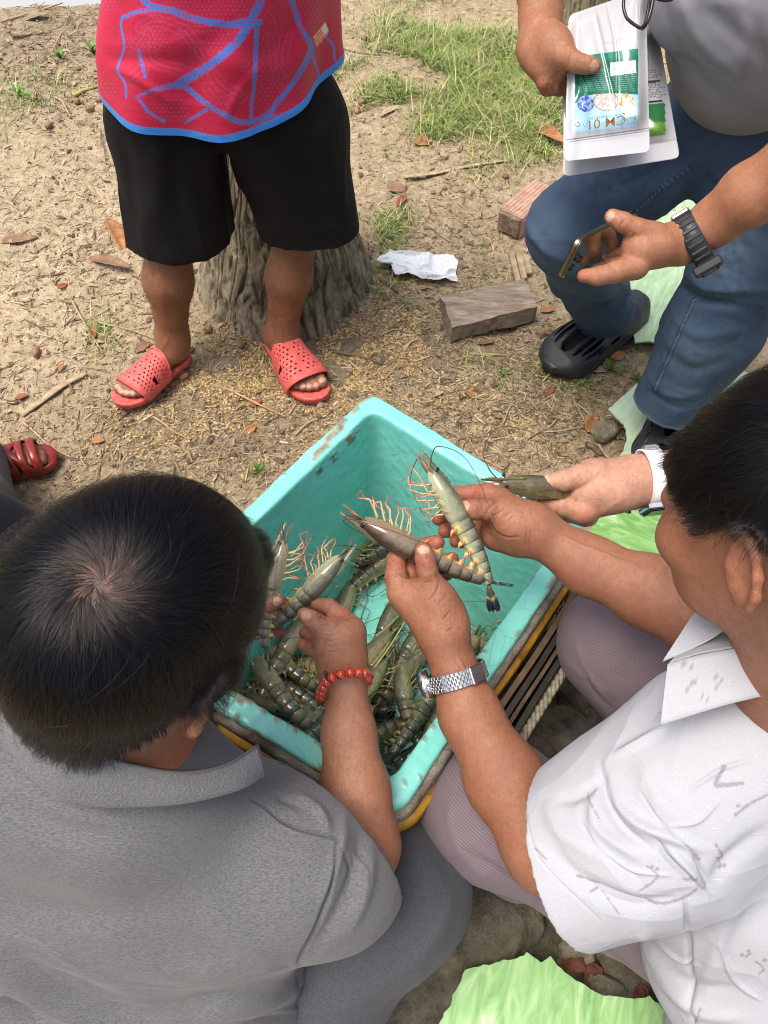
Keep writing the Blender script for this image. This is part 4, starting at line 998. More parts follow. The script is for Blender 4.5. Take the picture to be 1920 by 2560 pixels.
for sg in (-1, 1): S.chain([np.array([cx + sg * .19, cd + .05, 1.28]), np.array([cx + sg * .26, cd + .12, 1.02]), np.array([cx + sg * .2, cd + .2, .82]), np.array([cx + sg * .12, cd + .24, .74])], [.05, .042, .03, .035])
Vh, Fh = S.surf(0.012); pieces.append((Vh, Fh, {}))
Sh = head_sdf(hc_, head_frame((0.1, -1), R_(35)), 1.0); Vh, Fh = Sh.surf(0.005); Hh = head_frame((0.1, -1), R_(35)); Lh = (Vh - hc_) @ Hh
pieces.append((Vh, Fh, {'scalp': sstep(0, .01, Lh[:, 2] + .03 - .62 * Lh[:, 1])}))
V, F, at = join(pieces); put('body', V, F, SKIN_C, C_, at)
arm_hair(legV, legF, 2600, 3, .013, lambda V: (V[:, 2] > .12) & (V[:, 2] < .40), np.array([.2, 0, -1.0]), C_, 'leg_hair', 0.00009)
sandal(TL, s1, C_, 1); sandal(TR, s2, C_, 1)
# shorts
S = SDF(0.05); fy = (np.array([0, 1., 0]), .78)
hz = .348
def shp(px, py, z, dy=0): return G(px, py, z) + np.array([0, dy, 0])
S.chain([np.array([-.395, 1.50, .78]), np.array([-.430, 1.475, .60]), np.array([-.466, 1.455, .30])], [.085, .114, .124], .05, fy)
S.chain([np.array([-.245, 1.50, .78]), np.array([-.200, 1.475, .60]), np.array([-.160, 1.46, .30])], [.085, .118, .114], .05, fy)
def cutS(X):
    z0 = hz + .022 * sstep(-.4, -.2, X[..., 0]); return np.maximum(np.maximum(z0 - X[..., 2], X[..., 2] - .80), (0.012 - np.abs(X[..., 0] + .318 - .05 * (X[..., 2] - .6))) * (X[..., 2] < .575) - 1.0 * (X[..., 2] >= .575))
V, F = S.surf(0.0042, cutS); V = relax(V, F, 1)
V = folds(V, F, [([(150, 110), (160, 170), (150, 240)], 12, 6), ([(190, 120), (175, 180), (185, 250)], 10, -6), ([(205, 140), (212, 190), (210, 245)], 8, 5), ([(240, 150), (275, 190), (300, 240)], 10, 5), ([(300, 120), (310, 180), (330, 240)], 12, -6), ([(330, 110), (335, 170), (345, 220)], 8, 5), ([(120, 120), (130, 180), (132, 250)], 8, -5), ([(235, 135), (200, 150), (160, 150)], 8, 4)])
V = crumple(V, F, (13, 13, 5), .0075, 29, 2.5)
put('shorts', V, F, BLACKCLOTH, C_)
# jersey: one tube of cloth
nu, zr = 900, np.concatenate([np.linspace(0, .30, 176), np.linspace(.31, .72, 24)])
u = np.linspace(0, 2 * np.pi, nu, endpoint=False); V = []
jx, jy, jrx, jry = -.318, 1.495, .226, .182
zb = .654 + .046 * np.clip(1 + np.sin(u), 0, 1.6) ** .7 + .014 * np.cos(u)
for k, dz in enumerate(zr):
    w = 1.0 - .17 * sstep(.0, .30, dz) + .012 * math.exp(-(dz / .03) ** 2); wy = 1 + .05 * math.sin(min(dz, .5) / .5 * 3.1) - .12 * sstep(.25, .6, dz)
    fo = .010 * np.sin(u * 5 + 1.0 + dz * 3) * math.exp(-dz / .22) + .006 * np.sin(u * 9 + 2 - dz * 8) * math.exp(-dz / .2)
    V.append(np.stack([jx + .055 * sstep(0, .3, dz) + (jrx + fo) * w * np.cos(u), jy + .05 * sstep(.3, .7, dz) + (jry + fo) * wy * np.sin(u), zb + dz], 1))
nr = len(zr); V = np.concatenate(V)
i = np.arange(nr - 1)[:, None] * nu; j = np.arange(nu)[None]; F = np.stack([i + j, i + (j + 1) % nu, i + nu + (j + 1) % nu, i + nu + j], -1).reshape(-1, 4)
V = folds(V, F, [([(110, 65), (140, 80), (180, 110)], 5, 4), ([(112, 60), (150, 60), (200, 65)], 8, -4), ([(170, 40), (220, 60), (270, 70), (320, 50)], 14, 5), ([(260, 60), (290, 30), (310, 5)], 10, -5), ([(240, 20), (200, 60), (190, 110)], 14, -5), ([(320, 90), (300, 110), (270, 125)], 8, 3), ([(262, 62), (240, 90), (225, 120)], 5, 3)])
V = crumple(V, F, (9, 9, 9), .0045, 39, 2.0)
q = proj(V)[:, :2]; Nn = normals(V, F); vis = (((V - CP) * Nn).sum(1) < 0) & (q[:, 1] > -40)
cj = lambda pts: [(x * .2315, y * .2315) for x, y in pts]
ink = np.zeros(len(V)); ghost = np.zeros(len(V)); hex_ = np.zeros(len(V)); near = vis & (q[:, 0] > 90) & (q[:, 0] < 350)
qn = q[near]; d1 = np.zeros(len(qn)); gh = np.zeros(len(qn))
sp = 4.7; row = np.floor(qn[:, 1] / (sp * .87)); ux = (qn[:, 0] + (row % 2) * sp / 2) % sp - sp / 2; uy = qn[:, 1] % (sp * .87) - sp * .435; dot = sstep(1.45, 0.9, np.hypot(ux, uy)); dotw = sstep(2.1, 1.6, np.hypot(ux, uy))
brk = 0.5 + 0.5 * vnoise(np.c_[qn * .12, np.zeros(len(qn))], 8)
for pts, w0, w1_, solid in (([(600, -30), (650, 25), (740, 45), (820, 75), (920, 98), (1050, 108), (1125, 95)], 6.5, 6, 1), ([(660, 40), (590, 52), (530, 75)], 4, 3.5, 1), ([(1130, -20), (1100, 60), (1040, 160), (960, 240), (860, 310), (770, 365)], 8, 8, 1), ([(770, 365), (660, 390), (590, 420)], 6, 3, .5), ([(1110, 100), (1105, 220), (1100, 340), (1085, 480), (1090, 520)], 5, 3, .9), ([(1120, 20), (1090, 80), (1000, 100)], 8, 4, 1),
      ([(1255, -20), (1300, 120), (1345, 200), (1310, 290), (1250, 380), (1200, 440), (1150, 500), (1050, 530), (960, 490), (880, 440), (820, 390), (770, 360)], 5.5, 5, .8), ([(600, 220), (628, 330)], 4, 3, .8), ([(598, 425), (640, 480), (710, 525)], 3.5, 2.5, .8), ([(1340, 210), (1370, 300), (1395, 390)], 2.6, 2, .7), ([(890, 475), (800, 530)], 4, 2, .6), ([(1120, 530), (1180, 500), (1250, 515)], 3, 1.5, .5)):
    d, t = pl_dist(qn, smooth_curve(cj(pts), 40)); w = w0 + (w1_ - w0) * t
    edge = sstep(w * .5 + .7, w * .5 - .7, d + (1 - solid) * 4 * np.abs(vnoise(np.c_[qn * .3, np.zeros(len(qn))], 9)))
    fuzzy = np.maximum(sstep(w * .22 + .5, w * .22 - .5, d), dotw * sstep(w * .72, w * .5, d))
    body = np.maximum(edge * (brk > .12), fuzzy) * (1 - .95 * dot * (w > 2.8)); d1 = np.maximum(d1, body * (0.72 + .28 * (brk > .35)))
for pts, w in (([(530, 75), (522, 110), (536, 205), (508, 300), (540, 360), (545, 420)], .9), ([(1400, 150), (1440, 200), (1445, 260)], .9)):
    d, _ = pl_dist(qn, smooth_curve(cj(pts), 30)); d1 = np.maximum(d1, sstep(w + .5, w - .3, d))
for pts in ([(610, 120), (680, 90), (800, 140), (890, 250)], [(590, 190), (640, 150), (660, 260), (800, 310)], [(920, 320), (960, 370), (1040, 420)], [(1180, 160), (1200, 320), (1230, 380)], [(1240, 150), (1220, 250), (1270, 330)], [(560, 350), (620, 300)], [(1020, 400), (940, 420), (900, 380)], [(1150, 40), (1190, 90), (1180, 160)], [(1300, 360), (1380, 420)], [(800, 130), (840, 200), (850, 250)]):
    d, _ = pl_dist(qn, smooth_curve(cj(pts), 30)); gh = np.maximum(gh, np.maximum(sstep(.9, .2, d), sstep(.9, .2, np.abs(d - 5.5)) * .7))
gh = np.maximum(gh, dot * sstep(.55, .7, 0.5 + 0.5 * vnoise(np.c_[qn * .045, np.ones(len(qn))], 18)) * .9)
ink[near] = d1; ghost[near] = gh * (1 - d1)
rowz = np.repeat(zr, nu); hem = sstep(.0155, .0135, rowz) * (1 - .25 * (np.abs(rowz - .010) < .0012))
ora = in_poly(q, cj([(1352, 160), (1405, 92), (1422, 135), (1368, 203)])) & vis; whi = in_poly(q, cj([(1388, 122), (1406, 100), (1418, 132), (1398, 152)])) & vis
lines_ = ora & (np.abs(((q[:, 0] * .78 + q[:, 1] * .62) * 0.9) % 2.4 - 1.2) < .35) & ~whi
side = in_poly(q, [(334, 18), (340, 20), (340, 62), (334, 62)])
put('jersey', V, F, JERSEY, C_, {'ink': ink * (~ora), 'ghost': ghost * (~ora) * .8, 'hem': np.maximum(hem, 0), 'orange': ora.astype(float), 'white': np.maximum(whi, lines_ * .7).astype(float)})
for sg in (-1, 1):
    V_, F_ = tube(smooth_curve([np.array([cx + sg * .10, cd + .05, 1.36]), np.array([cx + sg * .20, cd + .05, 1.29]), np.array([cx + sg * .245, cd + .09, 1.10])], 12), np.linspace(.085, .075, 12), 20); obj('sleeve', mk_mesh('sleeve', V_, F_), JERSEY, C_)

# ---------------------------------------------------------------- D: leg at the left edge
D_ = thing('person', 'person at the left edge, one dark trousered leg and red-brown sandal', 'person', G(-40, 470, 0))
hl, tl = G(-22, 470, 0), G(63, 452, 0)
TD, s4 = foot_frame(G(-50, 492, 0), G(59, 455, 0), -1)
S = SDF(0.012); add_foot(S, TD, s4, TD(np.array([[0, .05, .10]]))[0], P(-35, 500, 1.45), P(-25, 545, 1.25), .05)
S.chain([P(-25, 545, 1.25), P(-160, 640, 1.25), P(-190, 560, 1.0), P(-200, 400, .95)], [.055, .08, .11, .10], .03)
hD = P(-200, 300, .93); S.cap(P(-200, 400, .95), hD, .07, .055)
V, F = S.surf(.005); hD2 = hD + np.array([0, .02, .10]); HD = head_frame((.9, .3), R_(25)); Sh = head_sdf(hD2, HD); Vh, Fh = Sh.surf(.005); Lh = (Vh - hD2) @ HD; V, F, at = join([(V, F, {}), (Vh, Fh, {'scalp': sstep(0, .01, Lh[:, 2] + .03 - .62 * Lh[:, 1])})]); put('body', V, F, SKIN_C, D_, at)
S = SDF(.04); S.chain([P(-30, 462, 1.66), P(-28, 520, 1.40), P(-18, 548, 1.26)], [.075, .080, .086], .04); S.chain([P(-18, 548, 1.26), P(-170, 650, 1.25)], [.086, .12], .05)
V, F = S.surf(.005); V = relax(V, F, 1); V = folds(V, F, [([(35, 500), (20, 540), (0, 560)], 7, 4), ([(30, 560), (10, 575), (0, 580)], 5, -4)]); put('trousers', V, F, DARKT, D_)
S = SDF(.05); S.chain([P(-185, 600, 1.15), P(-190, 480, .98), P(-200, 390, .94)], [.15, .15, .12], .06); V, F = S.surf(.012); put('shirt', V, F, POLO, D_)
OXB = plain('red_brown_plastic', (0.26, 0.028, 0.018), 0.22, 0.25, 60, 0.1, 300, .0006)
rt = bpy.data.objects.new('sandal', None); COL.objects.link(rt); rt.parent = D_; rt.location = [-c for c in D_.location]
ys = np.linspace(0, .262, 30); prof = [(-1, 0), (-1, .014), (-.9, .018), (.9, .018), (1, .014), (1, 0)]; V = []; F = []; m = 6
for y in ys:
    for a, z in prof: V.append((sole_c(y) + a * sole_w(y) * 1.02, y, z))
for i in range(29):
    for j in range(m): F.append([i * m + j, i * m + (j + 1) % m, (i + 1) * m + (j + 1) % m, (i + 1) * m + j])
F += [list(range(m)), list(range(29 * m, 30 * m))]
o = obj('sole', mk_mesh('sole', TD(np.array(V)), F), OXB); o.parent = rt
for (ya, yb, yc, yd, hh) in ((.085, .112, .085, .112, .062), (.120, .142, .120, .142, .058), (.150, .170, .150, .170, .052), (.178, .196, .178, .196, .046), (.205, .225, .205, .225, .040), (.105, .130, .19, .21, .054), (.19, .21, .105, .130, .054)):
    V = []; nu = 22
    for v in np.linspace(0, 1, 5):
        for j in range(nu):
            t = j / (nu - 1); uu = -1 + 2 * t; y = (ya + (yb - ya) * v) * (1 - t) + (yc + (yd - yc) * v) * t; a = uu * np.pi / 2
            V.append((sole_c(y) + (sole_w(min(y, .225)) + .003) * np.sin(a), y, .01 + (.066 - .13 * (y - .08)) * abs(np.cos(a)) ** .6 + .002 * math.sin(v * math.pi)))
    F = [[i * nu + j, i * nu + j + 1, (i + 1) * nu + j + 1, (i + 1) * nu + j] for i in range(4) for j in range(nu - 1)]
    o = obj('strap', mk_mesh('strap', TD(np.array(V)), F), OXB); o.parent = rt; md = o.modifiers.new('thick', 'SOLIDIFY'); md.thickness = .003; md.offset = 1

# ---------------------------------------------------------------- E: man in jeans, upper right
E_ = thing('person', 'bending man in blue jeans and black clogs holding pouches and a phone', 'person', G(640, 330, 0))
pieces = []
k5 = crop(520, 0, .1013, 1.10)
S = SDF(.010); w5 = k5(200, 200, .02)
S.chain([P(548, -60, 1.12), P(540, -15, 1.12), w5], [.040, .0335, .0285], .02, (CF, .9))
S.chain([w5, k5(190, 480, .01), k5(250, 620, .01)], [.028, .030, .029], .02, (CF, .75))
S.chain([k5(210, 300, .0), k5(330, 420, -.012), k5(450, 560, -.02)], [.022, .021, .0170], .016)
S.fing([k5(420, 540, -.02), k5(560, 620, -.022), k5(650, 640, -.022), k5(730, 655, -.018)], [.0165, .0130, .0120, .0105])
S.fing([k5(190, 560, .01), k5(250, 800, .014), k5(330, 840, .022), k5(470, 830, .034), k5(600, 800, .036)], [.022, .0135, .0115, .0100, .0085])
S.fing([k5(200, 620, .02), k5(270, 860, .026), k5(400, 870, .036), k5(540, 860, .040)], [.018, .0120, .0105, .0085])
S.fing([k5(190, 640, .03), k5(260, 850, .04), k5(400, 850, .048), k5(520, 840, .048)], [.016, .0110, .0095, .0080])
S.fing([k5(200, 600, .04), k5(300, 800, .05), k5(430, 800, .055)], [.016, .0105, .0085])
S.chain([k5(330, 520, .0), k5(330, 700, .016)], [.024, .018], .02)
cre = [([(545, 17), (553, 17)], .9, -.9), ([(547, 29), (552, 25)], .8, -.7), ([(558, 45), (572, 46)], .9, -.8), ([(550, 80), (560, 72), (565, 70)], 1.0, -1.0), ([(562, 40), (570, 42)], .8, -.5), ([(578, 60), (582, 66)], .7, -.6), ([(548, 85), (556, 92)], 1, -.8)]
pieces.append(skin_piece(S, .0024, [(k5(785, 665, -.030), k5(700, 645, -.034), .0078)], cre, [(k5(740, 655, -.02), .014), (k5(270, 870), .016)]))
k6 = crop(544, 200, .1157, 1.08)
S = SDF(.010); w6 = k6(1190, 370, .02)
S.chain([P(800, 165, .98), P(750, 195, 1.03), P(715, 222, 1.075), w6], [.044, .040, .032, .0265], .02)
S.chain([P(800, 165, .98), P(880, 60, .92), P(900, -60, .90)], [.045, .05, .055], .02)
S.chain([w6, k6(820, 330, .0)], [.0255, .020], .02, (CF, .85)); S.chain([w6, k6(800, 500, .008)], [.0255, .0205], .02, (CF, .85))
S.cap(k6(1000, 400, .0), k6(860, 420, .0), .024, .022, .02)
S.fing([k6(960, 300, -.006), k6(800, 250, -.012), k6(680, 190, -.016), k6(590, 145, -.014)], [.0185, .0145, .0130, .0112])
S.fing([k6(790, 570, .006), k6(610, 625, .004), k6(470, 660, .006), k6(345, 655, .012)], [.0205, .0150, .0130, .0100])
S.fing([k6(830, 520, .03), k6(700, 540, .10), k6(560, 570, .115), k6(450, 600, .09)], [.0160, .0120, .0105, .0090])
S.fing([k6(850, 460, .04), k6(760, 450, .12), k6(650, 460, .14), k6(550, 480, .13)], [.015, .0115, .0100, .0085])
cre = [([(619, 215), (622, 221), (619, 228)], .9, -1), ([(625, 214), (624, 220), (620, 225)], .8, -.8), ([(665, 231), (668, 240)], .8, -.7), ([(672, 231), (675, 242)], .8, -.7), ([(626, 240), (633, 236), (632, 230)], 1.2, -1), ([(583, 276), (587, 270)], .8, -.8), ([(595, 272), (597, 266)], .7, -.6)]
pieces.append(skin_piece(S, .0024, [(k6(535, 130, -.024), k6(600, 155, -.027), .0080)], cre, [(k6(590, 145), .014), (k6(340, 620), .014)], [(k6(700, 420, .03), .02)]))
# trunk, legs (inside the clothes), head beyond the frame
hipE = P(770, 110, 1.34); shE = P(830, -190, .98)
S = SDF(.04); S.chain([hipE, P(800, -40, 1.12), shE], [.08, .08, .07]); S.cap(P(560, -260, 1.08), P(1000, -160, .9), .055); S.chain([P(560, -260, 1.08), P(545, -160, 1.13), P(548, -60, 1.12)], [.05, .042, .038]); S.chain([P(1000, -160, .9), P(900, -60, .9)], [.055, .052])
kE, aE = P(574, 230, 1.47), P(606, 300, 1.90); kE2, aE2 = P(742, 262, 1.44), P(668, 400, 1.70)
S.chain([hipE, kE, aE], [.07, .045, .034]); S.chain([hipE, kE2, aE2], [.07, .045, .034])
zz_ = lambda q, z: q * np.array([1, 1, 0]) + np.array([0, 0, z])
S.chain([aE, zz_(aE, .05), G(592, 340, .036)], [.03, .026, .018]); S.chain([aE2, zz_(aE2, .06)], [.03, .026])
hE = P(770, -330, .86); S.cap(shE, hE, .07, .055)
Vh, Fh = S.surf(.012); pieces.append((Vh, Fh, {}))
HE = head_frame((-.3, -1), R_(50)); Sh = head_sdf(hE, HE); Vh, Fh = Sh.surf(.005); Lh = (Vh - hE) @ HE; pieces.append((Vh, Fh, {'scalp': sstep(0, .01, Lh[:, 2] + .03 - .62 * Lh[:, 1])}))
V, F, at = join(pieces); put('body', V, F, SKIN_E, E_, at)
# shirt
S = SDF(.06)
S.chain([P(756, 44, 1.16), P(790, -60, 1.06), shE], [.128, .15, .15], .08); S.cap(P(700, -10, 1.06), P(860, 30, 1.06), .075, .09, .06); S.cap(P(590, -240, 1.06), P(980, -150, .9), .08)
S.chain([P(980, -150, .9), P(930, -90, .9)], [.08, .075]); S.chain([P(590, -250, 1.06), P(556, -180, 1.12)], [.08, .072])
V, F = S.surf(.0055); V = relax(V, F, 2)
V = folds(V, F, [([(680, 0), (700, 40), (740, 75)], 7, 6), ([(700, 0), (730, 30), (768, 60)], 10, -6), ([(740, 0), (745, 40), (735, 90)], 8, 5), ([(640, 20), (660, 60), (690, 90)], 6, 4), ([(755, 20), (765, 60), (768, 100)], 6, -4), ([(660, 0), (680, 50), (715, 95)], 6, -4)])
V = crumple(V, F, (9, 7, 7), .0065, 49, 2.5)
put('shirt', V, F, RIBSHIRT, E_)
# jeans
S = SDF(.05)
S.chain([P(716, 112, 1.35), P(642, 168, 1.40), P(574, 228, 1.47)], [.085, .083, .084], .05); S.chain([P(572, 230, 1.47), P(584, 265, 1.68), P(605, 312, 1.93)], [.083, .078, .078], .04)
S.chain([P(760, 130, 1.33), P(765, 200, 1.38), P(745, 265, 1.44)], [.115, .100, .092], .05); S.chain([P(745, 265, 1.44), P(712, 330, 1.55), P(660, 418, 1.71)], [.092, .092, .074], .05)
S.cap(P(725, 100, 1.36), P(830, 100, 1.36), .095)
aE_l, aE_r = P(605, 308, 1.92), P(664, 407, 1.69)
nl_, nr_ = unit(aE_l - P(586, 262, 1.66)), unit(aE_r - P(705, 340, 1.55))
def cutE(X):
    a = np.where(np.linalg.norm(X - aE_l, axis=-1) < .13, (X - aE_l) @ nl_, -.05); b = np.where(np.linalg.norm(X - aE_r, axis=-1) < .13, (X - aE_r) @ nr_, -.05); return np.maximum(a, b)
V, F = S.surf(.0045, cutE); V = relax(V, F, 1)
fE = [([(526, 222), (545, 250), (575, 262)], 5, 4), ([(528, 240), (550, 270), (590, 275)], 4, -4), ([(560, 280), (590, 290), (628, 285)], 4, 4), ([(570, 295), (600, 305), (632, 296)], 3, -4), ([(690, 165), (660, 185), (620, 205)], 7, 4), ([(680, 150), (640, 180), (600, 190)], 6, -4),
      ([(680, 285), (700, 300), (735, 305)], 4, -6), ([(684, 270), (710, 288), (760, 290)], 5, 5), ([(675, 320), (700, 335), (740, 330)], 6, 4), ([(660, 350), (690, 370), (730, 360)], 6, -4), ([(650, 380), (670, 395), (700, 395)], 4, 4), ([(720, 180), (735, 220), (760, 250)], 8, 4), ([(645, 390), (668, 404), (690, 410)], 2.5, -3), ([(700, 170), (720, 190), (750, 200)], 6, -4), ([(580, 250), (600, 270), (630, 262)], 4, 3)]
V = folds(V, F, [(a_, b_, c_ * 1.7) for a_, b_, c_ in fE]); V = crumple(V, F, (13, 13, 17), .0052, 59, 3.0)
q = proj(V)[:, :2]
hemd = np.minimum(np.abs((V - aE_l) @ nl_ + .004) + 10 * (np.linalg.norm(V - aE_l, axis=1) > .12), np.abs((V - aE_r) @ nr_ + .004) + 10 * (np.linalg.norm(V - aE_r, axis=1) > .12))
fade = .8 * sstep(.007, .002, hemd) * (.5 + .5 * vnoise(V * 140, 4)) + .5 * np.exp(-(((q[:, 0] - 618) / 14) ** 2 + ((q[:, 1] - 285) / 14) ** 2)) + .25 * np.exp(-(((q[:, 0] - 548) / 22) ** 2 + ((q[:, 1] - 222) / 26) ** 2)) + (.55 * np.exp(-(((q[:, 0] - 725) / 26) ** 2 + ((q[:, 1] - 250) / 45) ** 2)) + .35 * np.exp(-(((q[:, 0] - 610) / 40) ** 2 + ((q[:, 1] - 185) / 18) ** 2)) + .35 * np.exp(-(((q[:, 0] - 690) / 26) ** 2 + ((q[:, 1] - 360) / 26) ** 2))) * (.6 + .5 * vnoise(V * 90, 14))
sm = np.zeros(len(V))
for pts in ([(612, 270), (622, 286), (634, 302)], [(690, 168), (660, 190), (636, 212)], [(694, 300), (672, 350), (655, 390)]):
    d, _ = pl_dist(q, smooth_curve(pts, 16)); fade = np.maximum(fade, np.exp(-(d / 1.1) ** 2) * .55); sm = np.maximum(sm, sstep(1.2, .3, np.abs(d - 1.6)) * .8)
put('jeans', V, F, DENIM, E_, {'fade': np.clip(fade * 1.5 + .22 * np.clip(fbm(V * np.array([9, 9, 14]), 88, 3), 0, 1), 0, 1), 'seam': sm})
# clogs
def clog(heel, toe, name_parent, w=1.0, slots=None, wsl=.072):
    rt = bpy.data.objects.new('clog', None); COL.objects.link(rt); rt.parent = name_parent; rt.location = [-c for c in name_parent.location]
    y = unit(np.array([toe[0] - heel[0], toe[1] - heel[1], 0])); z = np.array([0, 0, 1.]); x = np.cross(y, z); Lh = np.linalg.norm((toe - heel)[:2])
    T = lambda V: np.array([heel[0], heel[1], 0.0]) + (np.asarray(V) / .29 * Lh)[:, :1] * x * w + (np.asarray(V) / .29 * Lh)[:, 1:2] * y + np.asarray(V)[:, 2:3] * z
    ny, nu = 110, 96; V = []; 
    W = lambda s: np.interp(s, [0, .02, .06, .15, .21, .25, .275, .29], [.020, .034, .040, .043, .052, .050, .038, .012]); Hh = lambda s: np.interp(s, [0, .01, .06, .12, .18, .23, .265, .285, .29], [.050, .078, .088, .086, .078, .066, .050, .030, .018])
    for s in np.linspace(0.0, .29, ny):
        for j in range(nu):
            a = math.pi * j / (nu - 1); ca, sa = math.cos(a), math.sin(a)
            V.append((W(s) * np.sign(ca) * abs(ca) ** .55 * (1 - .10 * sa), s, .016 + (Hh(s) - .016) * abs(sa) ** .6))
    F = []; V = np.array(V)
    slots = slots or [(0.64, .185, .240), (0.43, .175, .240), (-.64, .185, .240), (-.43, .175, .240), (.22, .185, .252), (-.22, .185, .252), (0.0, .188, .255), (.53, .12, .165), (-.53, .12, .165), (.78, .175, .205), (-.78, .175, .205), (.80, .125, .160), (-.80, .125, .160), (.60, .110, .150), (-.60, .110, .150)]
    for i in range(ny - 1):
        for j in range(nu - 1):
            s = .29 * (i + .5) / ny; uu = (j + .5) / nu * 2 - 1
            op = False
            sl = any(abs(uu - a * (1 - .9 * (s - .16))) < wsl * math.sqrt(max(0, 1 - ((s - (b + c) / 2) / ((c - b) / 2)) ** 2)) for a, b, c in slots)
            if not op and not sl: F.append([i * nu + j, i * nu + j + 1, (i + 1) * nu + j + 1, (i + 1) * nu + j])
    o = obj('upper', mk_mesh('upper', T(V), F), BLACKRUB); o.parent = rt; md = o.modifiers.new('thick', 'SOLIDIFY'); md.thickness = .004; md.offset = -1
    V = []; prof = [(-1, 0), (-1.04, .008), (-1.03, .022), (-.96, .026), (.96, .026), (1.03, .022), (1.04, .008), (1, 0)]
    for s in np.linspace(-.004, .296, 40):
        for a, zz in prof: V.append((a * (W(min(max(s, 0), .29)) + .002) * (1 if 0 < s < .29 else .8), s, zz + .006 * sstep(.24, .29, s)))
    m = 8; F = [[i * m + j, i * m + (j + 1) % m, (i + 1) * m + (j + 1) % m, (i + 1) * m + j] for i in range(39) for j in range(m)] + [list(range(m)), list(range(39 * m, 40 * m))]
    o = obj('sole', mk_mesh('sole', T(np.array(V)), F), BLACKRUB); o.parent = rt
    # foot inside, dark sock
    V_, F_ = tube(T(np.array([(0, .04, .05), (0, .10, .045), (0, .17, .038), (0, .24, .030)])), [.034, .034, .038, .03], 14, rz=[.03, .028, .022, .016]); o = obj('sock', mk_mesh('sock', V_, F_), BLACKCLOTH); o.parent = rt
clog(G(640, 306, .03), G(548, 372, 0.0), E_, 1.12); clog(G(678, 405, .03), G(643, 492, 0), E_, 1.45, [(.33, .125, .155), (-.33, .125, .155), (.30, .170, .205), (-.30, .170, .205), (0., .14, .172), (0., .19, .225), (.66, .12, .155), (-.66, .12, .155), (.62, .175, .21), (-.62, .175, .21)], .05)

# ---------------------------------------------------------------- F: hand coming in from the right with a white watch
F_ = thing('person', 'fair-skinned person reaching in from the right with a white watch strap', 'person', G(830, 470, 0))
k3 = crop(472, 440, .1254, .95)
S = SDF(.010); w3 = k3(1290, 330, .01)
S.chain([P(800, 468, .97), P(720, 472, .965), P(668, 476, .96), w3], [.038, .034, .0285, .0285], .02)
S.chain([w3, k3(960, 270, .0)], [.0275, .0200], .02, (CF, .8)); S.chain([w3, k3(900, 500, .006)], [.0275, .0230], .02, (CF, .8)); S.cap(k3(1120, 400, .0), k3(940, 400, .0), .026, .024, .02)
S.fing([k3(1000, 270, -.004), k3(860, 290, -.010), k3(730, 325, -.014), k3(610, 330, -.014)], [.0180, .0150, .0128, .0098])
S.fing([k3(880, 560, .0), k3(740, 530, .006), k3(600, 510, .012), k3(480, 475, .020)], [.0190, .0138, .0118, .0092])
S.fing([k3(900, 590, .010), k3(760, 580, .020), k3(620, 560, .028), k3(520, 500, .032)], [.0170, .0122, .0105, .0090])
S.fing([k3(920, 600, .022), k3(800, 590, .032), k3(680, 570, .038), k3(600, 520, .040)], [.0150, .0110, .0095, .0082])
cre = [([(558, 478), (560, 484)], .7, -.7), ([(562, 476), (563, 481)], .6, -.5), ([(571, 505), (577, 499)], .8, -.8), ([(580, 478), (584, 484)], .8, -.6), ([(547, 498), (548, 503)], .7, -.5), ([(580, 485), (600, 470)], 3, .6), ([(600, 515), (620, 500)], 3, .8)]
VF = [skin_piece(S, .0021, [(k3(560, 315, -.022), k3(625, 318, -.025), .0065)], cre, [(k3(610, 330), .012), (k3(560, 500), .014), (k3(890, 590, -.01), .016), (k3(740, 530), .010)])]
S = SDF(.03); S.chain([P(800, 468, .97), P(880, 450, .98), P(980, 300, 1.0)], [.038, .045, .05]); S.chain([P(1040, 250, 1.05), P(1050, 480, 1.35), P(1010, 560, 1.75)], [.11, .12, .05]); hF = P(1040, 90, .93); S.cap(P(1040, 250, 1.05), hF, .07, .05); S.cap(P(980, 300, 1.0), P(1040, 250, 1.05), .06)
Vh, Fh = S.surf(.010); VF.append((Vh, Fh, {})); HF = head_frame((-1, .0), R_(40)); Sh = head_sdf(hF, HF); Vh, Fh = Sh.surf(.005); Lh = (Vh - hF) @ HF; VF.append((Vh, Fh, {'scalp': sstep(0, .01, Lh[:, 2] + .03 - .62 * Lh[:, 1])}))
V, F, at = join(VF); put('body', V, F, SKIN_F, F_, at)
S = SDF(.05); S.chain([P(1030, 230, 1.03), P(1050, 480, 1.35)], [.13, .14]); S.chain([P(1030, 260, 1.03), P(960, 320, 1.0), P(900, 420, .98)], [.08, .065, .058]); V, F = S.surf(.012); put('shirt', V, F, LINEN, F_)
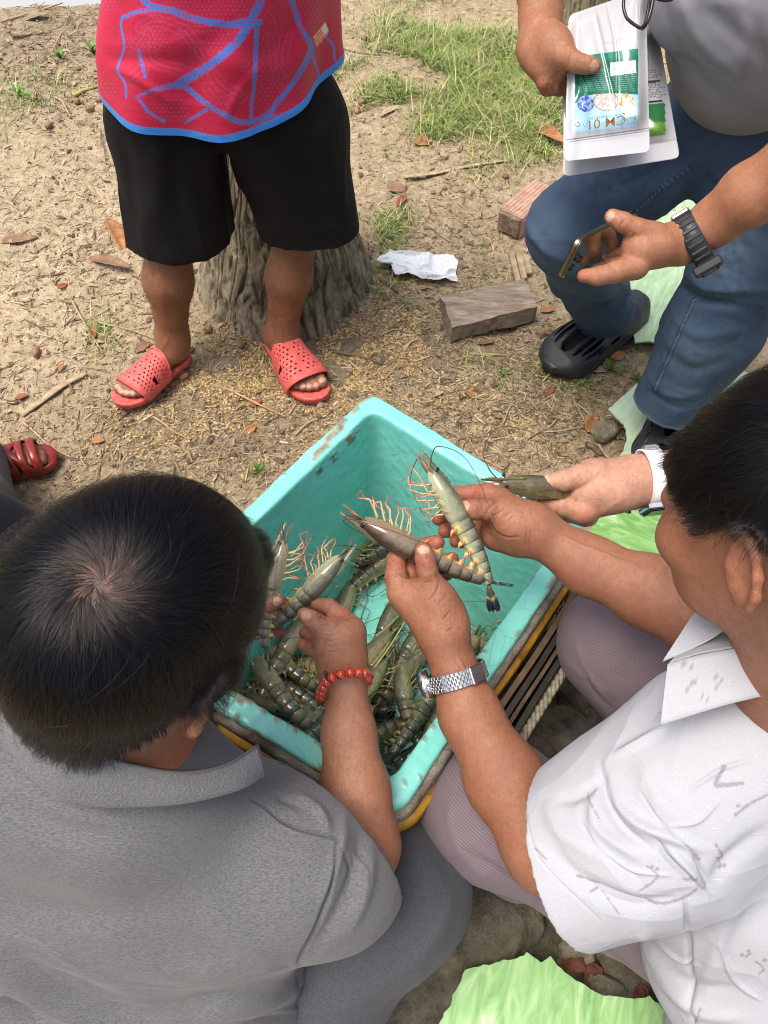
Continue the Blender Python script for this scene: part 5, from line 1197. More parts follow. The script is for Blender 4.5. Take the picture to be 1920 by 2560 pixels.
# watches
WHITELEA = plain('white_leather', (0.80, 0.79, 0.77), .5, .04, 60, .15, 500, .0004)
ww = thing('white_watch', 'square watch with a white stitched strap on the fair wrist reaching in from the right', 'watch', P(655, 476, .96))
wc = k3(1425, 300, .012); axw = unit(P(700, 474, .965) - w3); refw = unit(CP - wc)
band_tube('strap', wc, axw, .0325, .0362, .0235, .0022, WHITELEA, ww, refw)
e1 = unit(refw - axw * (refw @ axw)); e2 = np.cross(axw, e1); sgn = 1 if (e2 @ CU) < 0 else -1
for nm, ang, W_, L_, H_, dz, mt in (('watch_case', 1.32, .034, .038, .009, .0, plain('silver_case', (.75, .75, .74), .25, .05, Metallic=1.0)), ('watch_glass', 1.32, .030, .034, .003, .0055, GLASSBLK), ('buckle', -1.28, .020, .012, .004, .0, STEEL)):
    a = ang * sgn; rad = e1 * math.cos(a) * .0350 + e2 * math.sin(a) * .0385; rn = unit(rad); tn = np.cross(axw, rn)
    obj(nm, MB().add(*boxm(wc + rad + rn * (dz + .002), W_, L_, H_, np.stack([axw, tn, rn], 1), .0018)).mesh(nm, False), mt, ww)
STITCH = plain('grey_thread', (.35, .33, .30), .8)
mb = MB()
for sd_ in (-.0100, .0100):
    for a in np.linspace(-1.0, 1.0, 26):
        c = wc + axw * sd_ + e1 * math.cos(a) * (.0325 + .0024) + e2 * math.sin(a) * (.0362 + .0024); rn = unit(e1 * math.cos(a) * .033 + e2 * math.sin(a) * .029); mb.add(*boxm(c, .0004, .0015, .0004, np.stack([axw, np.cross(axw, rn), rn], 1)))
tag(obj('stitches', mb.mesh('stitches', False), STITCH, ww), kind='stuff')
bw = thing('black_watch', 'chunky black rubber sports watch on the wrist holding the phone', 'watch', P(697, 240, 1.09))
wc = k6(1290, 340, .018); axw = unit(P(730, 210, 1.06) - P(672, 245, 1.10)); refw = unit(CP - wc)
band_tube('strap', wc, axw, .0372, .0395, .028, .0035, BLACKRUB, bw, refw)
e1 = unit(refw - axw * (refw @ axw)); e2 = np.cross(axw, e1); sgn = 1 if (e2 @ CU) < 0 else -1
for k in range(9):
    a = -1.1 + k * .26; rad = e1 * math.cos(a) * .0405 + e2 * math.sin(a) * .0428; rn = unit(rad); tn = np.cross(axw, rn)
    obj('strap_rib', MB().add(*boxm(wc + rad, .023, .005, .004, np.stack([axw, tn, rn], 1), .001)).mesh('strap_rib', False), BLACKRUB, bw)
for nm, ang, W_, L_, H_, dz, mt in (('watch_case', 1.45, .042, .044, .015, .003, BLACKRUB), ('watch_glass', 1.45, .026, .026, .003, .0115, GLASSBLK), ('buckle', -1.15, .027, .010, .005, .003, STEEL)):
    a = ang * sgn; rad = e1 * math.cos(a) * .0405 + e2 * math.sin(a) * .0428; rn = unit(rad); tn = np.cross(axw, rn)
    obj(nm, MB().add(*boxm(wc + rad + rn * dz, W_, L_, H_, np.stack([axw, tn, rn], 1), .003)).mesh(nm, False), mt, bw)
# ================================================================ fish box
def paint_mat():
    t = NT('teal_paint'); a = t.noise(9, 4); b = t.noise(90, 4, 0.65)
    col = t.ramp(a, [(0.3, (0.175, 0.61, 0.52)), (0.7, (0.24, 0.70, 0.61))])
    scr = t.ramp(t.noise(1, 3, 0.6, t.co((40, 40, 6))), [(0.66, 0.0), (0.72, 1.0)])
    col = t.mix(t.math('MULTIPLY', scr, 0.35), col, (0.33, 0.66, 0.58))
    spk = t.ramp(t.noise(75, 2, 0.5), [(0.765, 0.0), (0.785, 1.0)])
    ck = t.ramp(t.n('TexVoronoi', {'Vector': t.co(), 'Scale': 26.0}, feature='DISTANCE_TO_EDGE').outputs['Distance'], [(0.0, 1.0), (0.02, 0.0)])
    ck = t.math('MULTIPLY', ck, t.ramp(t.noise(6, 2), [(0.5, 0.0), (0.62, 1.0)]))
    col = t.mix(t.math('MULTIPLY', t.math('MAXIMUM', spk, t.math('MULTIPLY', ck, 0.45)), 0.8), col, (0.02, 0.07, 0.065))
    chip = t.attr('chip'); wood = t.ramp(t.noise(80, 4), [(0.3, (0.13, 0.095, 0.055)), (0.7, (0.36, 0.31, 0.22))])
    col = t.mix(chip, col, wood)
    rg = t.math('ADD', t.math('MULTIPLY', b, 0.25), t.math('ADD', t.math('MULTIPLY', chip, 0.4), 0.16))
    h = t.math('SUBTRACT', t.math('ADD', t.math('MULTIPLY', b, 0.3), t.math('MULTIPLY', a, 0.3)), t.math('ADD', t.math('MULTIPLY', chip, 1.2), t.math('MULTIPLY', spk, .5)))
    return t.out(col, rg, t.bump(h, 0.4, 0.003))
TEAL = paint_mat()
RIMZ = 0.490
RC = [G(370, 391, RIMZ), G(591, 528, RIMZ), G(397, 817, RIMZ), G(106, 640, RIMZ)]
BOXC = sum(RC) / 4; BOXC[2] = 0
def loop(inset, rad, n=100):
    """rounded quad, inset inwards (negative = outwards)"""
    p = [c[:2] for c in RC]; m = len(p); E = []
    for i in range(m):
        d = unit(p[(i + 1) % m] - p[i]); nrm = np.array([d[1], -d[0]])
        if nrm @ (BOXC[:2] - p[i]) < 0: nrm = -nrm
        E.append((p[i] + nrm * inset, d))
    q = []
    for i in range(m):
        a, d1 = E[i - 1]; b, d2 = E[i]; t = np.linalg.solve(np.stack([d1, -d2], 1), b - a); q.append(a + d1 * t[0])
    out = []
    for i in range(m):
        u = unit(q[i - 1] - q[i]); v = unit(q[(i + 1) % m] - q[i]); bez = np.linspace(0, 1, 12)[:, None]; r = max(rad, .002)
        a, b = q[i] + u * r, q[i] + v * r; arc = (1 - bez) ** 2 * a + 2 * bez * (1 - bez) * q[i] + bez ** 2 * b
        nx = q[(i + 1) % m] + unit(q[i] - q[(i + 1) % m]) * r
        out += [arc, b + (nx - b) * np.linspace(0, 1, n)[1:-1, None]]
    return np.concatenate(out)
def ring_sheet(profile, dense=0.004, n=100, close=False):
    """profile = [(inset, z, corner radius)] -> grid mesh"""
    pr = np.array(profile, float); pts = [pr[0]]
    for a, b in zip(pr[:-1], pr[1:]):
        k = max(1, int(np.hypot(b[0] - a[0], b[1] - a[1]) / dense)); pts += [a + (b - a) * t for t in np.linspace(0, 1, k + 1)[1:]]
    rows = [np.c_[loop(i, r, n), np.full(len(loop(i, r, n)), z)] for i, z, r in pts]
    m = len(rows[0]); R2 = len(rows); V = np.concatenate(rows); i = np.arange(R2 - 1 if not close else R2)[:, None]; j = np.arange(m)[None]
    F = np.stack([i * m + j, i * m + (j + 1) % m, ((i + 1) % R2) * m + (j + 1) % m, ((i + 1) % R2) * m + j], -1).reshape(-1, 4)
    return V, F, m, np.array(pts)
BX = thing('fish_box', 'teal painted foam fish box with chipped rims, holding prawns in the middle of the group', 'box', BOXC)
fl = 0.058
V, F, m, pts = ring_sheet([(0.0, .452, .030), (-.0005, .484, .030), (.0008, .4885, .030), (.0035, RIMZ, .030), (.0255, RIMZ, .026), (.0278, .4888, .024), (.0290, .485, .022), (.046, .12, .022), (.052, .078, .022), (.062, .062, .022), (.080, fl, .02)], .005, 110)
# floor: close with rows running inwards
rows = [V]; last = V[-m:]; ctr = last.mean(0); nV = len(V); FF = [F]
for k, s in enumerate(np.linspace(1, 0.02, 22)[1:]):
    rows.append(ctr + (last - ctr) * s); a = nV - m if k == 0 else nV + (k - 1) * m; b = nV + k * m; j = np.arange(m); FF.append(np.stack([a + j, a + (j + 1) % m, b + (j + 1) % m, b + j], -1))
V = np.concatenate(rows); F = np.concatenate(FF)
N = normals(V, F); 
V = V + N * (.0012 * fbm(V * 14, 71, 3) + .0006 * vnoise(V * 90, 72))[:, None]
q = proj(V)[:, :2]; top = V[:, 2] > RIMZ - .03
chip = np.zeros(len(V)); nz = vnoise(V * 160, 73) + .6 * vnoise(V * 400, 74)
for pts_, w in (([(315, 457), (324, 446), (334, 433), (345, 421)], 3.4), ([(352, 414), (362, 402), (372, 394)], 1.6), ([(590, 498), (592, 503)], 1.5), ([(598, 512), (603, 520)], 2)):
    d, _ = pl_dist(q, np.array(pts_)); chip = np.maximum(chip, sstep(.5, -.5, d - w - 1.2 * nz) * top)
inner_front = [(237, 706), (262, 716), (290, 738), (321, 761), (350, 782)]; outer_front = [(228, 717), (262, 740), (300, 766), (330, 786), (396, 818)]; outer_right = [(594, 532), (540, 612), (480, 698), (430, 770), (400, 816)]; inner_right = [(575, 535), (500, 640), (440, 725), (404, 780)]
rid_ = np.minimum(np.arange(len(V)) // m, len(pts) - 1); ins = pts[rid_][:, 0]
sd_ = np.stack([pl_dist(V[:, :2], [RC[i][:2], RC[(i + 1) % 4][:2]])[0] for i in range(4)], 1).argmin(1)
big_ = vnoise(V * 38, 76) + .55 * vnoise(V * 120, 77)
for s_, lo_, hi_, th_ in ((2, .0195, .0295, .16), (2, -.01, .004, .35), (1, -.01, .0045, .42), (1, .025, .030, .8), (3, .022, .030, .72), (3, -.01, .003, .5), (0, -.01, .003, .55)):
    wd_ = np.where(hi_ > .02, sstep(lo_ - .004, hi_ - .002, ins), sstep(hi_ + .004, hi_ - .003, ins)); chip = np.maximum(chip, sstep(.0, .12, big_ + wd_ * 1.1 - 1.05 - th_ * .7) * (sd_ == s_) * top * (ins < .0305))
for pts_, w, k in ():
    d, _ = pl_dist(q, np.array(pts_)); chip = np.maximum(chip, sstep(.5, -.5, d - w - k * nz - 1.2 * vnoise(V * 45, 75)) * top)
for x, y in ((432, 727), (424, 739), (404, 784), (334, 459), (548, 598), (437, 716)):
    d = np.hypot(q[:, 0] - x, (q[:, 1] - y) * .6); chip = np.maximum(chip, sstep(.5, -.4, d - 1.6 - nz))
V = V - N * (.0012 * chip)[:, None]
put('shell', V, F, TEAL, BX, {'chip': chip * .95})
CRK = NT('cracked_white_coat'); vd = CRK.n('TexVoronoi', {'Vector': CRK.co(), 'Scale': 230.0}, feature='DISTANCE_TO_EDGE').outputs['Distance']
ck = CRK.ramp(vd, [(0.0, 0.35), (0.05, 1.0)]); cc = CRK.mix(ck, (0.06, 0.045, 0.03), CRK.ramp(CRK.noise(30, 4), [(0.35, (0.10, 0.075, 0.045)), (0.65, (0.40, 0.36, 0.28))]))
CRK = CRK.out(cc, .8, CRK.bump(ck, .6, .002))
YEL = NT('worn_yellow_edge'); yn = YEL.noise(18, 5, .65)
YEL = YEL.out(YEL.ramp(yn, [(0.34, (0.09, 0.045, 0.014)), (0.46, (0.42, 0.21, 0.02)), (0.70, (0.60, 0.33, 0.035))]), .4, YEL.bump(YEL.noise(70, 4), .4, .002))
BROWN = plain('soaked_brown_board', (.10, .065, .035), .7, .5, 40, .5, 160, .003)
GAPBLK = plain('black_gap_strip', (.025, .022, .015), .6, .5, 40, .5, 160, .003)  # shade of the gaps between side layers, built as solid black strips
def wob(V, a, s): return V + np.stack([vnoise(V * 12, s), vnoise(V * 12, s + 1), vnoise(V * 12, s + 2)], 1) * a
for nm, pr, mt, a in (('coated_edge', [(.001, .40, .03), (-.0085, .41, .04), (-.0095, .466, .04), (-.007, .474, .04), (.001, .476, .03)], CRK, .0018), ('yellow_edging', [(-.008, .38, .04), (-.016, .39, .05), (-.0175, .438, .05), (-.015, .446, .05), (-.008, .448, .04)], YEL, .002)):
    V, F, m, _ = ring_sheet(pr, .006, 60); put(nm, wob(V, a, 80), F, mt, BX)
# boards and cardboard strapped to the outside, black strips for the shaded gaps, one piece a side and layer
for i in (1, 2):
    a, b = RC[i][:2], RC[(i + 1) % 4][:2]; d = unit(b - a); nrm = np.array([d[1], -d[0]]); nrm = -nrm if nrm @ (BOXC[:2] - a) > 0 else nrm; L = np.linalg.norm(b - a)
    for off, z0, z1, th, mt, nm in ((.026, .05, .430, .008, BROWN, 'board_or_gap'), (.0365, .06, .415, .008, GAPBLK, 'board_or_gap'), (.0475, .10, .424, .005, BROWN, 'cardboard_strip'), (.0575, .06, .408, .008, GAPBLK, 'board_or_gap')):
        c = (a + b) / 2 + nrm * off; nx = 40; V = []; 
        for x in np.linspace(-L / 2 + .03, L / 2 - .03, nx):
            for o_, z in ((-th / 2, z0), (-th / 2, z1), (th / 2, z1 - .002), (th / 2, z0)): V.append([*(c + d * x + nrm * o_), z])
        V = np.array(V); F = np.array([[k * 4 + j, k * 4 + (j + 1) % 4, (k + 1) * 4 + (j + 1) % 4, (k + 1) * 4 + j] for k in range(nx - 1) for j in range(4)])
        V = wob(V, .0025, int(off * 1000) + i); V[:, 2] += .006 * vnoise(V * 9, i) * (V[:, 2] > .3)
        obj(nm, mk_mesh(nm, V, F, None, False), mt, BX)
ROPEM = NT('dirty_braided_rope'); ROPEM = ROPEM.out(ROPEM.ramp(ROPEM.noise(120, 4), [(.3, (.13, .115, .075)), (.7, (.34, .31, .23))]), .9, ROPEM.bump(ROPEM.noise(500, 3), .5, .001))
rope = thing('rope', 'grey braided rope along the outside of the teal box, with a frayed knot', 'rope', (BOXC[0], BOXC[1], .39))
base = loop(-.070, .06, 60); C = np.c_[base, .405 - .26 * sstep(.10, -.10, (base - (BOXC[:2] + np.array([.06, -.03]))) @ unit(np.array([.45, -.75]))) + .008 * vnoise(np.c_[base * 6, np.zeros(len(base))], 6)]; C = smooth_curve(np.concatenate([C[::4], C[:1]]), 620)
T_, S_, U_ = frames(C, (0, 0, 1)); ph = np.arange(620) / 620 * 2 * np.pi * 70
for k in range(3):
    a = ph + k * 2 * np.pi / 3; Cs = C + S_ * (np.cos(a) * .0034)[:, None] + U_ * (np.sin(a) * .0034)[:, None]; V, F = tube(Cs, .0036, 6, cap=False); put('strand', V, F, ROPEM, rope)
C2 = C + np.array([0, 0, -.022]); mb = MB()
for k in range(3):
    a = ph + k * 2 * np.pi / 3; V, F = tube(C2 + S_ * (np.cos(a) * .0030 + .004)[:, None] + U_ * (np.sin(a) * .003)[:, None], .0032, 6, cap=False); put('strand', V, F, ROPEM, rope)
kn = P(577, 600, 1.135); g = np.random.default_rng(2); fr = []
for i in range(240):
    d = unit(g.normal(size=3) + np.array([.2, -.2, -.5])); l = g.uniform(.015, .05); fr.append(np.stack([kn + g.normal(size=3) * .008, kn + d * l * .4 + g.normal(size=3) * .004, kn + d * l * .8 + g.normal(size=3) * .006, kn + d * l + np.array([0, 0, -.012])]))
mk = MB()
for f in fr: mk.add(*tube(smooth_curve(f, 6), .0007, 4))
tag(obj('frayed_fibres', mk.mesh('frayed_fibres'), ROPEM, rope), kind='stuff')
V, F = tube(smooth_curve([kn + np.array(v) for v in ((-.016, .01, 0), (0, .016, .008), (.016, 0, 0), (0, -.014, .006), (-.014, 0, .01), (.006, .012, .012))], 30), .0055, 7); put('knot', V, F, ROPEM, rope)

# ================================================================ prawns
def prawn_mat(name, a, b, band, rough=.14):
    t = NT(name); oi = t.n('ObjectInfo'); f = t.noise(16, 5, .65); up_ = t.attr('dors'); rnd = oi.outputs['Random']
    col = t.ramp(t.math('ADD', t.math('MULTIPLY', f, .7), t.math('MULTIPLY', t.math('SUBTRACT', 1.0, up_), .32)), [(.36, a), (.64, b)]); col = t.mix(t.math('MULTIPLY', t.attr('band'), .85), col, band)
    col = t.mix(t.attr('belly'), col, tuple(min(1, x * 1.9) for x in b)); col = t.mix(1.0, col, oi.outputs['Color'], 'MULTIPLY')
    sp = t.ramp(t.noise(190, 2), [(.68, 0.), (.73, 1.)]); col = t.mix(t.math('MULTIPLY', sp, .3), col, (.30, .26, .10)); col = t.mix(t.attr('spot'), col, (.78, .55, .07))
    rg = t.math('ADD', t.math('MULTIPLY', f, .16), rough - .05)
    return t.out(col, rg, t.bump(t.math('ADD', t.noise(130, 4, .7), t.math('MULTIPLY', t.noise(45, 2), .9)), .55, .0030), Coat_Weight=1.0, Coat_Roughness=.04)
PR_OLIVE = prawn_mat('olive_prawn_shell', (.095, .080, .040), (.27, .235, .125), (.020, .017, .012))
PR_BROWN = prawn_mat('brown_prawn_shell', (.060, .042, .026), (.19, .145, .085), (.018, .012, .009))
PR_GREY = prawn_mat('grey_prawn_shell', (.13, .135, .095), (.30, .30, .20), (.035, .036, .032))
LEGM = NT('prawn_legs'); li = LEGM.attr('tip'); LEGM = LEGM.out(LEGM.ramp(li, [(0., (.60, .50, .26)), (.45, (.62, .36, .18)), (.8, (.60, .14, .07)), (1., (.45, .06, .04))]), .25)
LEGD = NT('dull_prawn_legs'); li = LEGD.attr('tip'); LEGD = LEGD.out(LEGD.ramp(li, [(0., (.34, .31, .13)), (.6, (.36, .22, .11)), (1., (.40, .14, .07))]), .25)
FANM = NT('tail_fan'); fi = FANM.attr('tip'); FANM = FANM.out(FANM.ramp(fi, [(0., (.12, .12, .09)), (.42, (.06, .065, .06)), (.50, (.42, .30, .12)), (.58, (.05, .05, .05)), (.72, (.008, .012, .02)), (.95, (.01, .014, .022)), (1., (.28, .10, .05))]), .2, Coat_Weight=.5)
EYEM = plain('prawn_eye', (.012, .010, .008), .08); ANTM = plain('prawn_antenna', (.10, .055, .03), .35)
def build_prawn(bend, shell, legm, legspread=1.0, seed=0, legdir=1.0):
    """parts of a prawn one unit long; joint between head and tail at the origin, head to +x, back up"""
    g = np.random.default_rng(seed); out = []
    ns = 60; s = np.linspace(0, .47, ns); ang = -bend * (s / .47) ** 1.25; cx = -np.concatenate([[0], np.cumsum(np.cos(ang[1:]) * np.diff(s))]); cz = np.concatenate([[0], np.cumsum(np.sin(ang[1:]) * np.diff(s))])
    def at(v): return np.array([np.interp(v, s, cx), 0, np.interp(v, s, cz)]), np.interp(v, s, ang)
    def ring(c, an, w, h, hb, m=20):
        a = np.linspace(0, 2 * np.pi, m, endpoint=False); y = w * np.cos(a) * (1 - .12 * np.maximum(0, -np.sin(a))); z = np.where(np.sin(a) > 0, h * np.sin(a), hb * np.sin(a)); up = np.array([-math.sin(an) * -1 * -1, 0, math.cos(an)]); up = np.array([math.sin(an) * 1.0, 0, math.cos(an)])
        return c + np.outer(y, [0, 1, 0]) + np.outer(z, up), a
    def loft(R, **at_):
        m = len(R[0]); V = np.concatenate(R); F = [[i * m + j, i * m + (j + 1) % m, (i + 1) * m + (j + 1) % m, (i + 1) * m + j] for i in range(len(R) - 1) for j in range(m)]
        F += [list(range(m))[::-1], list(range((len(R) - 1) * m, len(R) * m))]; return V, F
    # carapace
    xs = np.array([.385, .378, .36, .33, .29, .23, .16, .09, .03, -.012, -.016]); w = 1.16 * np.array([.012, .022, .031, .040, .050, .061, .067, .068, .064, .061, .050]); h = 1.18 * np.array([.010, .019, .027, .036, .047, .060, .069, .073, .070, .066, .055]); hb = h * np.array([1, 1.1, 1.2, 1.2, 1.1, 1.0, .92, .85, .82, .8, .8])
    R = []; A = []
    for x, a_, b_, c_ in zip(xs, w, h, hb):
        r, a = ring(np.array([x, 0, .012 * (x / .38) ** 2]), 0, a_, b_, c_); r[:, 2] += np.where(np.sin(a) > .93, .006, 0); R.append(r); A.append(np.sin(a))
    A = np.concatenate(A); V, F = loft(R); xx = V[:, 0]
    out.append(('carapace', V, F, {'belly': sstep(-.3, -1, A) * .8, 'band': sstep(.02, -.01, xx) * .4 + .25 * sstep(.75, 1, A) * (xx < .3), 'spot': np.zeros(len(V)), 'dors': sstep(-.3, .9, A)}, shell, None))
    # rostrum with teeth
    n = 15; V = []; 
    for i in range(n):
        t = i / (n - 1); x = .24 + .285 * t; zt = .078 * (1 - t) ** .8 + .014 + .022 * t * t + (.010 if i % 2 == 0 else 0) * (1 - t * .5); zb = .040 * (1 - t) ** 1.2 + .006 + .018 * t * t; wd = .009 * (1 - t) + .0018
        V += [(x, wd, zb), (x, wd * .4, zt), (x, -wd * .4, zt), (x, -wd, zb)]
    F = [[i * 4 + j, i * 4 + (j + 1) % 4, (i + 1) * 4 + (j + 1) % 4, (i + 1) * 4 + j] for i in range(n - 1) for j in range(4)] + [[0, 3, 2, 1], [(n - 1) * 4 + k for k in range(4)]]
    out.append(('rostrum', np.array(V), F, {'band': np.full(len(V), .45), 'belly': np.zeros(len(V)), 'spot': np.zeros(len(V))}, shell, None))
    # abdomen
    b = [-.012, .088, .168, .246, .322, .394, .468]
    for i in range(6):
        R = []; A = []; T = []
        for t in np.linspace(-.18, 1.0, 7):
            v = b[i] + (b[i + 1] - b[i]) * t; c, an = at(max(v, 0)); k = 1 - (max(v, 0) / .47) ** 1.3 * .50; fl = .94 + .07 * t - (.06 if t > .98 else 0) - (.05 if t < 0 else 0)
            r, a = ring(c, an, .072 * k * fl, .080 * k * fl, .066 * k * fl * (1.12 if i < 5 else .9)); R.append(r); A.append(np.sin(a)); T.append(np.full(len(a), t))
        A = np.concatenate(A); T = np.concatenate(T); V, F = loft(R)
        sp = np.exp(-((A + .80) / .12) ** 2) * np.exp(-((T - .55) / .22) ** 2) * (i < 5)
        out.append(('tail_segment', V, F, {'band': sstep(.30, .62, T) * sstep(-.6, .1, A) * (1.0 if i in (2, 4) else .65), 'belly': sstep(-.5, -.95, A) * .7, 'spot': np.clip(sp * 1.6, 0, 1), 'dors': sstep(-.3, .9, A)}, shell, None))
    c, an = at(.468); bk = np.array([-math.cos(an), 0, math.sin(an)]); up = np.array([math.sin(an), 0, math.cos(an)]); Y = np.array([0, 1., 0])
    def blade(dr, ln, wd, side, z0):
        n = 9; m = 5; V = []; T = []
        for i in range(n):
            t = i / (n - 1); ww = wd * (.35 + .65 * math.sin(min(1, t * 1.35) * math.pi / 2)) * math.sqrt(max(.02, 1 - max(0, (t - .72) / .28) ** 2))
            for j in range(m):
                u = -1 + 2 * j / (m - 1); V.append(c + bk * .0 + dr * (ln * t) + side * (ww * u) + up * (z0 + .004 * (1 - u * u) - .012 * t * t)); T.append(t)
        nv = len(V); V = V + [v - up * .004 for v in V]; T = T + T; F = []
        for i in range(n - 1):
            for j in range(m - 1): q = [i * m + j, i * m + j + 1, (i + 1) * m + j + 1, (i + 1) * m + j]; F.append(q); F.append([k + nv for k in q[::-1]])
        rim = [i * m for i in range(n)] + [(n - 1) * m + j for j in range(1, m)] + [i * m + m - 1 for i in range(n - 2, -1, -1)] + list(range(m - 2, 0, -1))
        for k in range(len(rim)): a_, b_ = rim[k], rim[(k + 1) % len(rim)]; F.append([b_, a_, a_ + nv, b_ + nv])
        return np.array(V), F, {'tip': np.array(T)}
    spread = .30 + .15 * g.random()
    for sg in (-1, 1):
        for kk, (f_, ln, wd) in enumerate(((.50, .19, .030), (1.25, .20, .034))):
            d = unit(bk + Y * sg * spread * f_); out.append(('tail_fin', *blade(d, ln, wd, unit(np.cross(d, up)), .004 - .006 * kk), FANM, None))
    V, F, A = blade(bk, .13, .013, Y, .012); out.append(('telson', V, F, {'tip': A['tip'] * .45}, FANM, None))
    # walking legs, in front
    for i in range(5):
        for sg in (-1, 1):
            x0 = .30 - .055 * i; jt = g.uniform(-.02, .02, 3); o = np.array([x0, sg * .030, -.052])
            kk = .62 + .08 * g.random(); p = [o, o + kk * np.array([.05 + jt[0], sg * .030 * legspread, -.050]), o + kk * np.array([.115 + jt[1] - .012 * i, sg * .040 * legspread + jt[2], -.100 - .010 * i]), o + kk * np.array([.20 + jt[2] - .030 * i, sg * .030 * legspread + jt[0], -.085 - .022 * i]), o + kk * np.array([.27 - .045 * i + jt[0], sg * .02 * legspread, -.105 - .02 * i + jt[1]])]
            p = np.array(p); p[:, 2] = o[2] + (p[:, 2] - o[2]) * legdir; k = 14; p = p + g.normal(size=p.shape) * np.array([.016, .010, .016]) * np.array([0, .5, 1, 1.3, 1.6])[:, None]; dense_ = np.concatenate([p[a_] + (p[a_ + 1] - p[a_]) * np.linspace(0, 1, 4)[:-1, None] for a_ in range(4)] + [p[-1:]]); k = len(dense_); V, F = tube(dense_, np.linspace(.0078, .0026, k), 6); out.append(('leg', V, F, {'tip': np.repeat(np.linspace(0, 1, k), 6)}, legm, None))
    # swimmerets
    for i in range(5):
        v = b[i] + .05; c2, a2 = at(max(v, 0)); dn = -np.array([math.sin(a2), 0, math.cos(a2)]); fw = np.array([math.cos(a2), 0, -math.sin(a2)]); k = 1 - .1 * i
        for sg in (-1, 1):
            o = c2 + dn * .050 * k + Y * sg * .022; p = [o, o + dn * .028 - fw * .008 + Y * sg * .010, o + dn * .055 - fw * .035 * g.uniform(.3, 1.3) + Y * sg * .016]
            V, F = tube(smooth_curve(p, 6), [.012, .018, .019, .016, .011, .003], 6, rz=[.006, .006, .004, .003, .002, .001]); out.append(('swimmeret', V, F, {'tip': np.repeat(np.linspace(.1, .95, 6), 6)}, legm, None))
    # eyes, scales, antennae
    for sg in (-1, 1):
        V, F = tube([(.345, sg * .024, .030), (.360, sg * .038, .040)], [.006, .006], 8); m1 = MB().add(V, F); z_ = np.cos(np.linspace(0, np.pi, 8)); m1.add(*tube(np.c_[.363 + 0 * z_, sg * (.043 + .012 * -z_), .043 + 0 * z_], np.maximum(.0125 * np.sqrt(np.maximum(0, 1 - z_ ** 2)), .0006), 10)); out.append(('eye', np.concatenate(m1.V), m1.F, {}, EYEM, None))
        V, F = tube(smooth_curve([(.35, sg * .024, .000), (.42, sg * .032, .002), (.51, sg * .020, .000)], 7), [.012, .019, .021, .019, .015, .009, .003], 8, rz=[.005, .005, .005, .004, .003, .002, .001]); out.append(('antennal_scale', V, F, {'band': np.full(len(V), .3), 'belly': np.zeros(len(V)), 'spot': np.zeros(len(V))}, shell, None))
        a = g.uniform(-.4, .6); l = g.uniform(.7, 1.25)
        p = [(.37, sg * .022, -.005), (.46, sg * (.06 + .05 * a), .02 + .05 * a), (.58 - .1 * l, sg * (.16 + .12 * a), .06), (.40 - .3 * (l - .7), sg * (.34 + .1 * l), .02 + .06 * a), (.05 - .35 * l * abs(a), sg * (.42 + .1 * a), -.02)]
        V, F = tube(smooth_curve(p, 30), np.linspace(.0052, .0016, 30), 5); out.append(('antenna', V, F, {}, ANTM, None))
        V, F = tube(smooth_curve([(.38, sg * .010, .004), (.46, sg * .012, -.006 - .02 * a), (.53, sg * .03, -.02)], 8), np.linspace(.005, .0015, 8), 5); out.append(('antennule', V, F, {'tip': np.repeat(np.linspace(.6, 1, 8), 5)}, legm, None))
    return [(nm, mk_mesh(nm, V, F, at_), mt) for nm, V, F, at_, mt, _ in out]
def prawn(parts, J, head, up, L, label, group=None, tint=(1, 1, 1)):
    x = unit(head); up = np.asarray(up, float); z = unit(up - x * (up @ x)); y = np.cross(z, x)
    r = bpy.data.objects.new('prawn', None); COL.objects.link(r); r.empty_display_size = .02
    M4 = np.eye(4); M4[:3, :3] = np.stack([x, y, z], 1) * L; M4[:3, 3] = J; r.matrix_world = Matrix(M4.tolist())
    tag(r, label, 'prawn', group)
    for nm, me, mt in parts:
        if not me.materials: me.materials.append(mt)
        o = bpy.data.objects.new(nm, me); COL.objects.link(o); o.parent = r; o.color = (*tint, 1)
    return r
def held(parts, head, joint, t, side, label, tint, L=None, dt=0.0):
    """side = picture direction of the back"""
    H_, J = P(*head, t - dt), P(*joint, t + dt); L = np.linalg.norm(H_ - J) / .385 if L is None else L
    up = CR * side[0] - CU * side[1] - CF * side[2]
    return prawn(parts, J, H_ - J, up, L, label, 'prawns held up in the hands', tint)
hg = 'prawns held up in the hands'
held(build_prawn(.22, PR_BROWN, LEGM, 1.1, 1, 1.15), (364, 520), (415, 549), .842, (-.52, .85, .12), 'large brown prawn gripped under the thumb of the hand with the steel watch', (1.0, .95, .9), .180)
held(build_prawn(.30, PR_GREY, LEGM, 1.2, 2, 1.2), (430, 473), (459, 520), .850, (.80, -.40, -.35), 'pale green prawn hanging head up from the white-shirted man\'s farther hand, tail fan spread', (.80, .85, .75), .172)
held(build_prawn(.18, PR_OLIVE, LEGM, 1.0, 3, 1.0), (499, 484), (552, 489), .935, (.05, -.55, .85), 'dark olive prawn with a stalked black eye held by the hand with the white watch', (1.1, 1.1, .9), .195, .012)
held(build_prawn(.38, PR_GREY, LEGM, 1.0, 4, 1.3), (286, 538), (272, 588), .862, (-1, -.10, .15), 'grey prawn half hidden by black hair, upright in the bead-wearing man\'s far hand', (.85, .78, .66), .148)
held(build_prawn(.30, PR_GREY, LEGM, 1.0, 5, 1.2), (335, 562), (308, 592), .872, (.72, .62, .2), 'grey prawn leaning to the right between thumb and finger of the hand with red beads', (.95, .95, .85), .152)
var = [build_prawn(bd, PR_OLIVE, LEGD, .9, 10 + i, .8) for i, bd in enumerate((.25, .6, 1.0, 1.9, .45, .8))]
pg = 'prawns heaped on the floor of the teal box'
